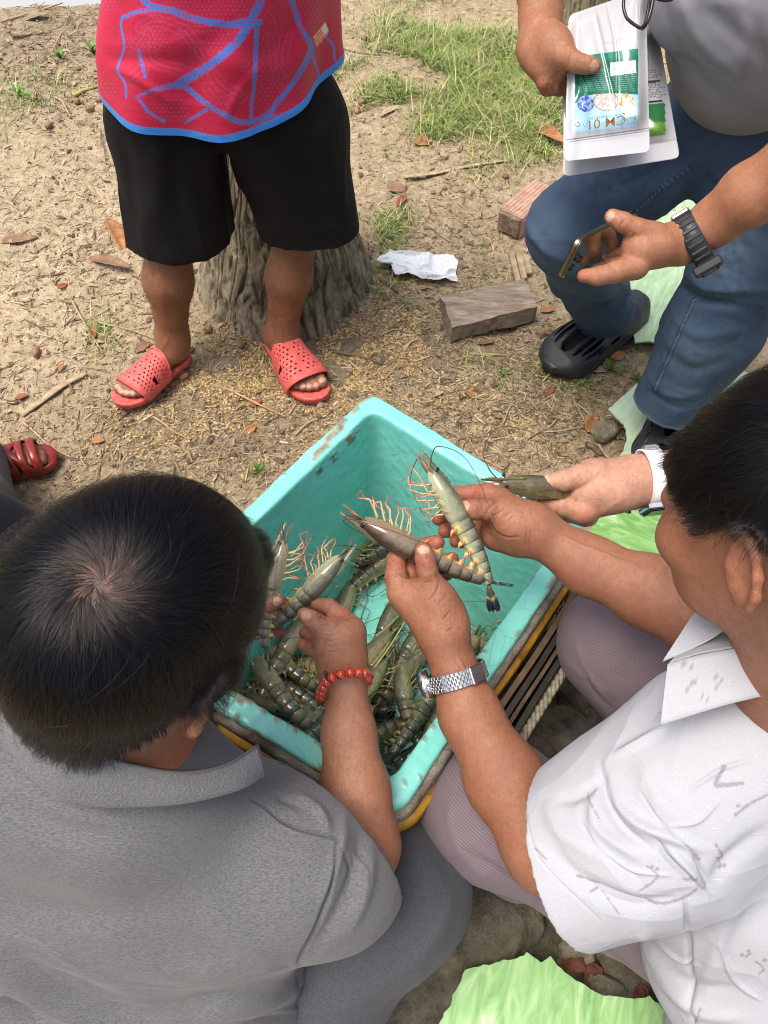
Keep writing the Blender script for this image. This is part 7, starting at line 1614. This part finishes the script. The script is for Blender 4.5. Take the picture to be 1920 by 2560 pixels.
# grass
gv = []; 
for a in range(5):
    t = a / 4; w = (1 - t) ** .7 * .5; gv += [(t * t * .55, -w * .10, t * (1 - .25 * t)), (t * t * .55, w * .10, t * (1 - .25 * t))]
gf = [(a * 2, a * 2 + 1, a * 2 + 3, a * 2 + 2) for a in range(4)]
GRASS = NT('grass_blades'); gc = GRASS.ramp(GRASS.attr('rnd'), [(0., (.07, .13, .018)), (.45, (.18, .28, .035)), (.70, (.34, .42, .08)), (.85, (.50, .44, .20)), (1., (.62, .53, .31))]); GRASS = GRASS.out(gc, .5, Subsurface_Weight=.0, Transmission_Weight=0.0, Sheen_Weight=.1)
p = sample(34000, [(470, 40, 80, 45, 5), (500, 90, 60, 40, 4), (420, 60, 50, 30, 2), (520, 30, 60, 40, 4), (350, 80, 40, 35, 1.0), (440, 130, 30, 20, .6), (540, 130, 30, 40, .7), (395, 215, 18, 30, .5), (470, 235, 26, 18, .4), (510, 110, 40, 25, 1.6), (405, 95, 30, 14, .7), (650, 218, 22, 14, .8), (430, 285, 50, 14, 1.0), (20, 95, 40, 22, .5), (40, 90, 20, 14, .3), (500, 330, 60, 60, .35), (388, 240, 14, 24, .5), (100, 330, 14, 16, .12), (275, 400, 16, 24, .25), (590, 380, 30, 40, .35), (480, 180, 60, 50, .4)]); p = p[fbm(p * np.array([5, 5, 0]), 66, 3) + .5 * (rng.random(len(p)) - .5) > -.12 + .25 * (p[:, 1] < 2.2)]; n = len(p); hgt = (rng.gamma(2.4, .0115, n) + .008) * (.75 + .9 * sstep(1.9, 2.6, p[:, 1]))
scatter('grass', gv, gf, p, rng.uniform(0, 6.3, n), np.c_[hgt * rng.uniform(.6, 2.4, n), np.minimum(hgt, .03) * rng.uniform(.8, 1.7, n), hgt * rng.uniform(.2, .85, n)], GRASS, 'green and yellowing grass at the upper right of the plot', 'grass')
# ---- weeds with broad leaves
WEED = NT('weed_leaf'); WEED = WEED.out(WEED.ramp(WEED.noise(60, 3), [(.3, (.06, .15, .02)), (.7, (.15, .28, .05))]), .5, WEED.bump(WEED.noise(200, 3), .2, .001))
def leafmesh(L, W, curl, seed, n=9, m=7, jag=0.0, cup=.25):
    g = np.random.default_rng(seed); V = []
    for i in range(n):
        t = i / (n - 1); w = W * math.sin(math.pi * (.04 + .92 * t)) ** .8 * (1 - .25 * t)
        for j in range(m):
            u = -1 + 2 * j / (m - 1); V.append((L * (t - .5), w * u * .5 * (1 + jag * g.normal()), curl * L * math.sin(t * 2.6 + .3) * .35 + cup * w * u * u * .5 + g.normal() * .0006 - .002 * (abs(u) < .1)))
    V = np.array(V); F = [(i * m + j, i * m + j + 1, (i + 1) * m + j + 1, (i + 1) * m + j) for i in range(n - 1) for j in range(m - 1)]; return V, F
for k, (px, py, s, lb) in enumerate(((92, 48, .06, 'small green weed with a tall pointed leaf near the pond bank'), (60, 56, .05, 'small two-leaved green weed left of the red jersey'), (20, 95, .055, 'low green weed patch at the left edge under the twigs'), (611, 368, .045, 'bright green seedling just right of the clog toe'), (640, 375, .03, 'tiny weed beside the far green sheet edge'), (258, 470, .03, 'small green sprout by the box corner'), (505, 372, .022, 'tiny three-leaved sprout near the clog'))):
    b = on(px, py); r = thing('weed', lb, 'weed', b, 'small weeds on the soil', False); rg = random.Random(k)
    for a in range(5):
        V, F = leafmesh(s * rg.uniform(.7, 1.1), s * .34, .4, k * 9 + a); V[:, 0] += s * .5; o = obj('leaf', mk_mesh('leaf', V, F), WEED, r); o.rotation_euler = (rg.uniform(-.3, .3), -rg.uniform(.2, 1.0), a * 1.3 + rg.uniform(-.3, .3))
# ---- dry leaves, each on its own
def drymat(name, c): 
    t = NT(name); f = t.noise(45, 4, .6); v = t.n('TexWave', {'Vector': t.co((1, 60, 1)), 'Scale': 1.0, 'Distortion': 2.0}).outputs['Fac']
    return t.out(t.mix(t.math('MULTIPLY', v, .25), t.ramp(f, [(.3, tuple(x * .6 for x in c)), (.7, tuple(min(1, x * 1.3) for x in c))]), tuple(x * .5 for x in c)), .6, t.bump(f, .4, .002))
DL = {'orange': drymat('orange_dry_leaf', (.38, .17, .06)), 'brown': drymat('brown_dry_leaf', (.24, .13, .07)), 'pale': drymat('pale_dry_leaf', (.46, .34, .20)), 'rust': drymat('rust_dry_leaf', (.30, .08, .035)), 'grey': drymat('grey_bark', (.27, .20, .13))}
for k, (px, py, L, W, a, c, cu, lb) in enumerate(((592, 422, .062, .046, 60, 'orange', .5, 'orange-brown dry leaf lying beside the small square stone'), (597, 369, .055, .030, -15, 'pale', .2, 'pale curled leaf beside the toe of the clog'), (619, 354, .045, .030, 20, 'orange', .3, 'triangular orange leaf between the clog and the green sheet'), (551, 389, .026, .020, 70, 'rust', .5, 'small red-brown leaf on bare soil below the clog toe'), (546, 334, .050, .014, 25, 'brown', .6, 'curled brown leaf pointing at the clog'),
      (548, 136, .17, .060, -58, 'orange', .5, 'large tan palm husk standing against the jeans thigh'), (424, 142, .075, .055, 10, 'orange', .3, 'tan fallen leaf in the grass right of the black shorts'), (390, 112, .085, .028, 35, 'pale', .2, 'pale dry leaf right of the jersey hem'), (446, 56, .085, .016, 60, 'pale', .1, 'thin straw-coloured leaf in the grass at the top'), (114, 232, .16, .055, -62, 'orange', .5, 'big tan palm sheath behind the shorts on the left'), (110, 262, .15, .040, -22, 'brown', .3, 'long brown sheath left of the hairy shin'), (18, 238, .12, .035, 5, 'brown', .3, 'brown torn leaf at the left edge'),
      (62, 285, .030, .020, 30, 'rust', .3, 'small dark leaf on the pale soil'), (62, 367, .028, .018, 80, 'orange', .4, 'small orange husk on the pale soil left of the sandal'), (20, 394, .035, .024, 10, 'rust', .3, 'reddish leaf scrap at the left edge'), (98, 441, .036, .026, -10, 'orange', .2, 'yellowish leaf scrap below the left sandal'), (255, 400, .04, .024, 20, 'rust', .4, 'dark red leaf scrap between the sandals'), (250, 429, .034, .026, 40, 'orange', .4, 'curled orange leaf above the box corner'), (92, 330, .05, .020, 120, 'rust', .4, 'dark curled leaf by the standing man\'s heel'), (141, 343, .05, .03, 40, 'brown', .5, 'brown leaf tucked behind the left heel'),
      (396, 190, .07, .05, -30, 'brown', .4, 'brown torn leaf near the black shorts hem'), (402, 205, .06, .03, 60, 'rust', .5, 'dark torn leaf right of the stump'), (470, 395, .034, .024, -70, 'orange', .3, 'orange chip above the right rim of the box'), (438, 396, .03, .02, 20, 'pale', .2, 'pale chip above the middle of the far rim'), (548, 306, .05, .024, 0, 'orange', .3, 'orange leaf at the end of the weathered block'), (486, 342, .05, .02, 10, 'brown', .3, 'brown leaf below the weathered block'), (36, 16, .10, .05, 20, 'grey', .4, 'grey leaf litter by the pond'), (120, 60, .08, .04, -30, 'grey', .4, 'grey curled leaf by the jersey on the left'))):
    V, F = leafmesh(L, W, cu * .6, k, 11, 7, .05); b = on(px, py, .006); o = obj('dry_leaf', mk_mesh('dry_leaf', V, F), DL[c]); o.location = b; o.rotation_euler = (random.uniform(-.35, .35), random.uniform(-.25, .1), R_(a)); tag(o, lb, 'dry leaf', 'dry leaves on the ground'); md = o.modifiers.new('thick', 'SOLIDIFY'); md.thickness = .0012
# bark strips, twigs
TWIG = plain('pale_twig', (.40, .30, .185), .8, .35, 60, .4, 200, .001); TWIGD = plain('dark_twig', (.17, .12, .075), .8, .35, 60, .4, 200, .001); TWIGY = plain('green_yellow_stem', (.38, .34, .10), .7, .3, 60, .3, 200, .001)
for k, (a, b, r, mt, lb) in enumerate((((18, 411), (86, 372), .013, TWIG, 'broad flat bark strip at the left'), ((405, 183), (509, 164), .010, TWIG, 'long split palm strip on the grass'), ((73, 94), (111, 79), .007, TWIGY, 'yellow-green stem behind the jersey'), ((55, 95), (72, 116), .005, TWIG, 'short whitish stick left of the jersey'), ((69, 298), (99, 353), .003, TWIG, 'thin straw on the pale soil left of the shin'), ((99, 320), (155, 335), .003, TWIG, 'thin pale twig running to the left heel'), ((215, 381), (285, 416), .0035, TWIG, 'long pale stalk between the sandals and the box'), ((329, 346), (384, 365), .005, TWIGD, 'grey twig right of the far sandal'), ((294, 432), (345, 402), .003, TWIG, 'straw slanting up beside the far sandal'), ((414, 337), (384, 380), .004, TWIG, 'straight straw above the far rim of the box'), ((567, 378), (586, 424), .003, TWIG, 'thin stalk running from the clog toe to the orange leaf'), ((547, 431), (583, 426), .0025, TWIG, 'straw pointing at the orange leaf'), ((600, 443), (612, 466), .004, TWIG, 'twig below the small square stone'), ((589, 443), (603, 452), .008, TWIGD, 'grey stub of wood above the white watch'), ((0, 20), (62, 2), .005, TWIG, 'long reed by the pond'), ((50, 48), (70, 8), .003, TWIG, 'thin reed standing by the pond'), ((12, 36), (44, 30), .006, TWIGD, 'dark twig in the litter at the top left'), ((40, 42), (56, 60), .004, TWIGD, 'crossed dark twig at the top left'), ((320, 44), (380, 60), .005, TWIGD, 'dark twig right of the jersey'), ((500, 420), (545, 360), .002, TWIG, 'hair-thin straw between box and clog'), ((430, 265), (432, 280), .004, TWIG, 'short stub by the white cloth'), ((470, 352), (510, 349), .004, TWIG, 'straw below the weathered block'), ((150, 415), (190, 440), .003, TWIG, 'straw below the left sandal'), ((20, 420), (70, 460), .003, TWIG, 'straw above the red-brown sandal'), ((380, 280), (398, 292), .008, TWIGD, 'cut branch stub at the foot of the stump'), ((560, 415), (525, 440), .0025, TWIG, 'bent straw near the right corner of the box'), ((100, 130), (104, 160), .003, TWIGD, 'upright-lying dark stalk left of the shorts'))):
    A, B = on(*a, .004), on(*b, .006); nrm = np.cross(unit(B - A), [0, 0, 1]); pts_ = [A + (B - A) * t + nrm * random.uniform(-.04, .04) * np.linalg.norm(B - A) + np.array([0, 0, random.uniform(0, .006)]) for t in (0, .3, .65, 1)]
    fl = .35 if r > .009 else 1.0; V, F = tube(smooth_curve(pts_, 18), np.linspace(r, r * .55, 18) * (1 + .12 * np.array([random.uniform(-1, 1) for _ in range(18)])), 7, rz=np.linspace(r, r * .55, 18) * fl); o = obj('twig', mk_mesh('twig', V, F), mt); tag(o, lb, 'twig', 'twigs and straws on the ground')
A = G(407, 618, .17); B = G(370, 674, .15); V, F = tube(smooth_curve([A, (A + B) / 2 + np.array([.004, 0, .004]), B], 14), np.linspace(.0012, .0022, 14), 6); tag(obj('grass_stalk', mk_mesh('grass_stalk', V, F), TWIGY), 'thin yellow-green stalk lying across the prawns in the box', 'stalk')
# ---- stones
def rock(name, c, r, mat, label, cat, seed, rough=.22, rotz=0.0, group=None, sub=3, parent=None):
    import bmesh
    b = bmesh.new(); bmesh.ops.create_icosphere(b, subdivisions=sub + 1, radius=1.0); V = np.array([v.co[:] for v in b.verts]); F = np.array([[v.index for v in f.verts] for f in b.faces]); b.free()
    d = 1 + rough * fbm(V * 1.4 + seed * 7.1, seed, 3) + rough * .22 * fbm(V * 5 + seed, seed + 5, 3) - rough * .5 * np.clip(.18 - np.abs(vnoise(V * 2.4 + seed, seed + 9)), 0, 1); V = np.sign(V) * np.abs(V) ** .80 * d[:, None] * np.array(r)
    o = obj(name, mk_mesh(name, V, F), mat); o.location = c; o.rotation_euler = (0, 0, rotz); return tag(o, label, cat, group)
def stonemat(name, c, s=1.0):
    t = NT(name); f = t.noise(22 * s, 5, .65); g_ = t.noise(110 * s, 4, .7); moss = t.ramp(t.noise(9 * s, 4), [(.52, 0.), (.66, 1.)])
    col = t.ramp(f, [(.3, tuple(x * .30 for x in c)), (.7, tuple(min(1, x * 1.5) for x in c))]); col = t.mix(t.math('MULTIPLY', moss, .4), col, (.07, .065, .03)); sp = t.ramp(g_, [(.60, 0.), (.70, 1.)]); col = t.mix(t.math('MULTIPLY', sp, .35), col, tuple(min(1, x * 2.2) for x in c))
    return t.out(col, .85, t.bump(t.math('ADD', f, t.math('MULTIPLY', g_, .5)), 1.0, .014))
ST1, ST2, ST3 = stonemat('dark_stone', (.13, .115, .08)), stonemat('grey_stone', (.27, .235, .17)), stonemat('broken_red_brick', (.24, .085, .055))
sg_ = 'stones under the squatting men'
def at_z(px, py, z): return G(px, py, z)
rock('stone', at_z(478, 925, -.02), (.17, .15, .09), ST1, 'big dark rough stone between the grey knee and the bottom green sheet', 'stone', 1, .26, .4, sg_, 4)
rock('stone', at_z(400, 1015, -.02), (.18, .14, .08), ST1, 'dark stone at the bottom edge left of the green sheet', 'stone', 2, .26, 1.0, sg_, 4)
rock('stone', at_z(582, 745, -.005), (.13, .062, .05), ST2, 'flat pale stone between the two mauve knees', 'stone', 3, .16, -.1, sg_, 4)
rock('stone', at_z(596, 690, .01), (.075, .085, .06), ST2, 'upright grey stone under the far mauve knee', 'stone', 4, .25, .5, sg_)
rock('stone', at_z(560, 650, .0), (.05, .07, .06), ST1, 'dark stone near the frayed rope knot', 'stone', 5, .25, .2, sg_)
rock('stone', at_z(640, 930, -.03), (.12, .10, .06), ST1, 'dark stone in the hollow under the white shirt', 'stone', 6, .25, .2, sg_)
rock('stone', at_z(575, 950, .01), (.035, .028, .024), ST2, 'small pale stone above the red brick bits', 'stone', 7, .25, .2, sg_)
rock('stone', at_z(604, 986, .03), (.026, .016, .016), ST2, 'whitish pebble at the edge of the bottom green sheet', 'stone', 8, .2, -.3, sg_)
rock('stone', at_z(605, 431, .012), (.034, .026, .016), ST2, 'small square stone beside the orange leaf', 'stone', 9, .10, .6, sg_)
rock('stone', at_z(520, 640, .0), (.07, .06, .05), ST1, 'dark stone under the rope at the right side of the box', 'stone', 10, .2, .2, sg_); rock('stone', at_z(545, 850, -.02), (.10, .07, .05), ST1, 'dark stone between the box and the near mauve knee', 'stone', 11, .2, .2, sg_)
for k, (x, y, r, lb) in enumerate(((574, 963, .015, 'broken red brick bit left of two others'), (592, 976, .014, 'broken red brick bit in the middle of the gap'), (642, 996, .013, 'lone red brick bit under the shirt hem'), (660, 985, .012, 'tiny red brick crumb by the shirt hem'))): rock('brick_fragment', at_z(x, y, .02), (r * 1.3, r, r * .8), ST3, lb, 'brick fragment', 20 + k, .2, k, 'red brick fragments', 2)
NUT = plain('brown_nut', (.27, .15, .08), .6, .4, 60, .4, 150, .002)
for k, (x, y, lb) in enumerate(((99, 100, 'tan round nut nearest the jersey'), (90, 110, 'small brown nut left of the shorts'), (35, 101, 'brown nut farthest left by the weeds'), (76, 99, 'pinkish nut in the row by the stem'), (49, 127, 'dark nut alone on the pale soil'), (240, 342, 'round nut in the husks between the heels'), (208, 330, 'round tan nut at the foot of the stump'), (182, 372, 'oval nut behind the left sandal'), (36, 352, 'tan pebble-like nut on the pale soil'), (364, 40, 'dark nut right of the jersey'), (362, 100, 'brown nut in the grass by the shorts'), (357, 108, 'second brown nut in the grass by the shorts'))): rock('nut', on(x, y, .010), (.013 + .005 * (k % 3) / 2, .011, .010), NUT, lb, 'nut', 40 + k, .22, k, 'fallen nuts on the soil', 2)
# ---- brick, weathered block, cloth
BRK = NT('terracotta'); BRK = BRK.out(BRK.ramp(BRK.noise(30, 5, .6), [(.3, (.34, .19, .125)), (.7, (.56, .37, .27))]), .9, BRK.bump(BRK.noise(120, 4), .5, .003))
bk = thing('hollow_brick', 'pink terracotta brick half hidden by the jeans knee', 'brick', on(520, 222), None, False)
d = unit(on(545, 190) - on(500, 228)); ang = math.atan2(d[1], d[0]); V, F = boxm((.03, 0, .037), .19, .085, .074, None, .004); o = obj('body', mk_mesh('body', V, F, None, False), BRK, bk)
for i in range(6): V, F = boxm((.03, -.0435, .014 + i * .0095), .186, .003, .005, None, .001); obj('ridge', mk_mesh('ridge', V, F, None, False), BRK, bk)
for i in range(6): V, F = boxm((.03, -.030 + i * .012, .0745), .186, .005, .0022, None, .0008); obj('ridge', mk_mesh('ridge', V, F, None, False), BRK, bk)
MORT = stonemat('old_mortar', (.30, .22, .15)); V, F = boxm((-.068, 0, .036), .012, .078, .066, None, .005); obj('mortar_lump', mk_mesh('mortar_lump', V, F, None, False), MORT, bk); bk.rotation_euler = (0, 0, ang)
WD = NT('weathered_wood'); wf = WD.noise(1, 5, .65, WD.co((14, 60, 60)), .6); WD = WD.out(WD.ramp(wf, [(.32, (.15, .11, .078)), (.55, (.30, .235, .175)), (.72, (.44, .365, .285))]), .92, WD.bump(wf, .9, .004))
cs = [G(441, 296, .052), G(524, 279, .052), G(537, 306, .052), G(452, 328, .052)]; n, m = 46, 22; c0 = sum(cs) / 4; V = []
for layer in (0, 1):
    for i in range(n):
        for j in range(m):
            a, b = i / (n - 1), j / (m - 1); p_ = (1 - a) * (1 - b) * cs[0] + a * (1 - b) * cs[1] + a * b * cs[2] + (1 - a) * b * cs[3]; V.append(p_ - np.array([0, 0, .050 * layer]))
V = np.array(V); n1 = n * m; F = [(i * m + j, (i + 1) * m + j, (i + 1) * m + j + 1, i * m + j + 1) for i in range(n - 1) for j in range(m - 1)]; F = F + [tuple(k + n1 for k in f[::-1]) for f in F]
rim = [i * m for i in range(n)] + [(n - 1) * m + j for j in range(1, m)] + [i * m + m - 1 for i in range(n - 2, -1, -1)] + list(range(m - 2, 0, -1)); F += [(rim[k], rim[(k + 1) % len(rim)], rim[(k + 1) % len(rim)] + n1, rim[k] + n1) for k in range(len(rim))]
V = V + np.stack([fbm(V * 26, s_, 3) for s_ in (61, 62, 63)], 1) * np.array([.0042, .0042, .0026]); o = obj('weathered_block', mk_mesh('weathered_block', V - c0, F, None, False), WD); o.location = c0; tag(o, 'weathered grey-brown wooden block lying on the ground below the white cloth', 'block')
sp = thing('split_board', 'splintered pale board end sticking out behind the weathered block', 'board', on(520, 275), None, False)
for k in range(3): V, F = boxm((0, .0, .0), .018, .10 - .02 * k, .012, None, .002); V = V + np.stack([fbm(V * 40 + k, 5, 2)] * 3, 1) * .002; o = obj('splinter', mk_mesh('splinter', V, F, None, False), TWIG, sp); o.location = (-.018 + .019 * k, .01 * k, .03); o.rotation_euler = (R_(25), 0, R_(12))
CLO = NT('crumpled_white_cloth'); dv = CLO.n('TexVoronoi', {'Vector': CLO.co(), 'Scale': 75.0}, feature='F1').outputs['Distance']; CLO = CLO.out(CLO.mix(CLO.ramp(dv, [(.12, 1.), (.2, 0.)]), (.70, .74, .78), (.42, .50, .62)), .85, CLO.bump(CLO.noise(90, 3), .25, .002))
n, m = 90, 60; V = []; cc = on(424, 270, .014); U_, W_ = np.meshgrid(np.linspace(-1, 1, n), np.linspace(-1, 1, m), indexing='ij'); qq = np.c_[U_.ravel() * 1.6, W_.ravel() * 1.2, 0 * U_.ravel()]
rid = 1 - np.abs(fbm(qq * 1.5, 91, 1)); rid2 = 1 - np.abs(fbm(qq * 4.2 + 3, 93, 2)); out_r = 1 + .35 * vnoise(np.c_[np.arctan2(W_.ravel(), U_.ravel())[:, None] * np.array([1.3, 0, 0])], 94)
V = np.c_[U_.ravel() * .100 * out_r + .016 * vnoise(qq * 1.6, 95), W_.ravel() * .062 * out_r + .014 * vnoise(qq * 1.6, 96), .004 + .034 * np.clip(rid - .35, 0, 1) ** 1.5 * (1 - .6 * (U_.ravel() ** 2 + W_.ravel() ** 2) / 2) + .004 * np.clip(rid2 - .4, 0, 1)]
i = np.arange(n - 1)[:, None] * m; j = np.arange(m - 1)[None]; F = np.stack([i + j, i + m + j, i + m + j + 1, i + j + 1], -1).reshape(-1, 4); o = obj('white_cloth', mk_mesh('white_cloth', V, F), CLO); o.location = cc; o.rotation_euler = (0, 0, -.12); tag(o, 'crumpled white dotted cloth on the grass right of the stump', 'cloth'); md = o.modifiers.new('thick', 'SOLIDIFY'); md.thickness = .0015
# ---- green marbled sheets
GRN = NT('green_marbled_sheet'); gd = GRN.noise(1, 6, .62, GRN.co((9, 34, 9)), 1.4); gw = GRN.noise(1, 4, .6, GRN.co((5, 26, 5)), .8)
gcol = GRN.ramp(gd, [(.28, (.105, .27, .065)), (.45, (.18, .39, .11)), (.60, (.30, .52, .20)), (.74, (.60, .72, .48))]); gcol = GRN.mix(GRN.attr('pale'), gcol, GRN.ramp(gd, [(.3, (.40, .56, .36)), (.6, (.58, .70, .54)), (.75, (.74, .80, .70))])); dirt = GRN.ramp(GRN.noise(16, 5, .7), [(.60, 0.), (.72, 1.)]); gcol = GRN.mix(GRN.math('MULTIPLY', dirt, .30), gcol, (.20, .17, .10)); GRN = GRN.out(gcol, .5, GRN.bump(gw, .15, .004))
def sheet(pts, z, pale, label, rot=0.0, tilt=(0, 0)):
    pts = np.array(pts, float); W = np.array([G(x, y, z) for x, y in pts]); c = W.mean(0); P2 = W - c
    bd = []; g = np.random.default_rng(int(z * 1e4) + len(pts))
    for k in range(len(P2)):
        a, b = P2[k], P2[(k + 1) % len(P2)]; m = max(2, int(np.linalg.norm(b - a) / .006)); 
        for t in np.arange(m) / m: bd.append(a + (b - a) * t + np.r_[g.normal(size=2) * .0011, 0])
    bd = np.array(bd); bd[:, 2] += bd[:, 0] * tilt[0] + bd[:, 1] * tilt[1]; n = len(bd); V = np.concatenate([bd, bd - np.array([0, 0, .005])]); F = [list(range(n)), list(range(n, 2 * n))[::-1]] + [[k, k + n, (k + 1) % n + n, (k + 1) % n] for k in range(n)]
    a = np.array([[1, 0], [0, 1]]); ro = R_(rot); Rz = np.array([[math.cos(ro), -math.sin(ro), 0], [math.sin(ro), math.cos(ro), 0], [0, 0, 1]])
    if ((np.roll(bd[:, 0], -1) - bd[:, 0]) * (np.roll(bd[:, 1], -1) + bd[:, 1])).sum() > 0: F = [f[::-1] for f in F]
    o = obj('green_sheet', mk_mesh('green_sheet', V @ Rz, F, {'pale': np.full(2 * n, pale)}, False), GRN); o.location = c; o.rotation_euler = (0, 0, ro); return tag(o, label, 'sheet', 'broken sheets of green marbled board')
sheet([(610, 230), (640, 150), (720, 130), (800, 140), (810, 300), (700, 345), (668, 346), (650, 341), (635, 342), (634, 334), (622, 300)], .022, .55, 'pale green marbled sheet lying between the legs of the man in jeans', 60)
sheet([(609, 409), (650, 371), (700, 345), (760, 380), (740, 500), (700, 505), (640, 485), (610, 470), (615, 462), (624, 449), (627, 438), (625, 426), (617, 417)], .055, .85, 'whitish green sheet with a scalloped edge under the second clog', 50)
sheet([(588, 532), (604, 508), (625, 509), (672, 516), (760, 530), (720, 620), (600, 660), (566, 630), (560, 590)], .06, 0.0, 'green marbled sheet beside the right corner of the box', -28, (0, 0))
sheet([(420, 1060), (452, 1000), (462, 978), (466, 969), (492, 963), (516, 958), (528, 954), (538, 960), (542, 962), (551, 957), (562, 968), (572, 978), (586, 986), (599, 993), (620, 997), (634, 998), (650, 997), (662, 1008), (680, 1032), (690, 1070)], .115, 0.1, 'bright green marbled sheet with jagged edge at the bottom of the photo', 70)
# ---- stump and trunk
BARK = NT('palm_bark'); bf = BARK.noise(1, 5, .65, BARK.co((38, 38, 5)), 1.2); b2 = BARK.noise(1, 4, .6, BARK.co((110, 110, 22)))
bc = BARK.ramp(bf, [(.34, (.06, .046, .03)), (.48, (.23, .19, .12)), (.66, (.43, .37, .25))]); bc = BARK.mix(BARK.math('MULTIPLY', BARK.ramp(BARK.noise(4, 3), [(.45, 0.), (.65, 1.)]), .3), bc, (.16, .17, .08)); BARK = BARK.out(bc, .95, BARK.bump(BARK.math('ADD', bf, BARK.math('MULTIPLY', b2, .5)), 1.0, .010))
def trunk(name, label, c, r0, r1, h, lean, seed, cut=True):
    t = thing(name, label, name.split('_')[-1], c, None, False); na, nz = 480, 140; a = np.linspace(0, 2 * np.pi, na, endpoint=False); V = []
    for k in range(nz):
        s = k / (nz - 1); z = s * h - .02; r = r1 + (r0 - r1) * (1 - s) ** 1.7; q = np.c_[np.cos(a) * 9, np.sin(a) * 9, np.full(na, z * 5.0 + .5 * np.sin(a * 3))]; f = fbm(q, seed, 3); gr = np.abs(vnoise(np.c_[np.cos(a) * 14 + .4 * np.sin(z * 30), np.sin(a) * 14 + .4 * np.cos(z * 24), np.full(na, z * 6)], seed + 4))
        rr = r * (1 + .020 * f - (.085 if cut else .05) * np.clip(.20 - gr, 0, 1) / .20 + .012 * np.sin(z * 55 + 2 * vnoise(q * .3, seed)) * (s > .3)); V.append(np.c_[np.cos(a) * rr + lean[0] * s, np.sin(a) * rr + lean[1] * s, np.full(na, z)])
    V = np.concatenate(V); i = np.arange(nz - 1)[:, None] * na; j = np.arange(na)[None]; F = np.stack([i + j, i + (j + 1) % na, i + na + (j + 1) % na, i + na + j], -1).reshape(-1, 4); obj('bark', mk_mesh('bark', V, F), BARK, t)
    if cut:
        top = V[-na:]; cc = top.mean(0); R2 = [cc + (top - cc) * s + np.array([0, 0, .004 * math.sin(s * 40)]) for s in np.linspace(1, .02, 14)]; VV = np.concatenate(R2) + np.array([0, 0, .001]); i = np.arange(13)[:, None] * na; F = np.stack([i + j, i + (j + 1) % na, i + na + (j + 1) % na, i + na + j], -1).reshape(-1, 4); obj('cut_top', mk_mesh('cut_top', VV, F), WD, t)
    return t
sc_ = G(282, 300, 0); trunk('palm_stump', 'grey ridged palm stump standing behind the legs of the man in shorts', sc_ + np.array([0, .10, 0]), .262, .150, .47, (.02, .05), 7)
trunk('tree_trunk', 'brown tree trunk at the top behind the hand with the pouches', G(588, 20, 0) + np.array([0, .1, 0]), .15, .12, 1.6, (-.05, .15), 9, False)
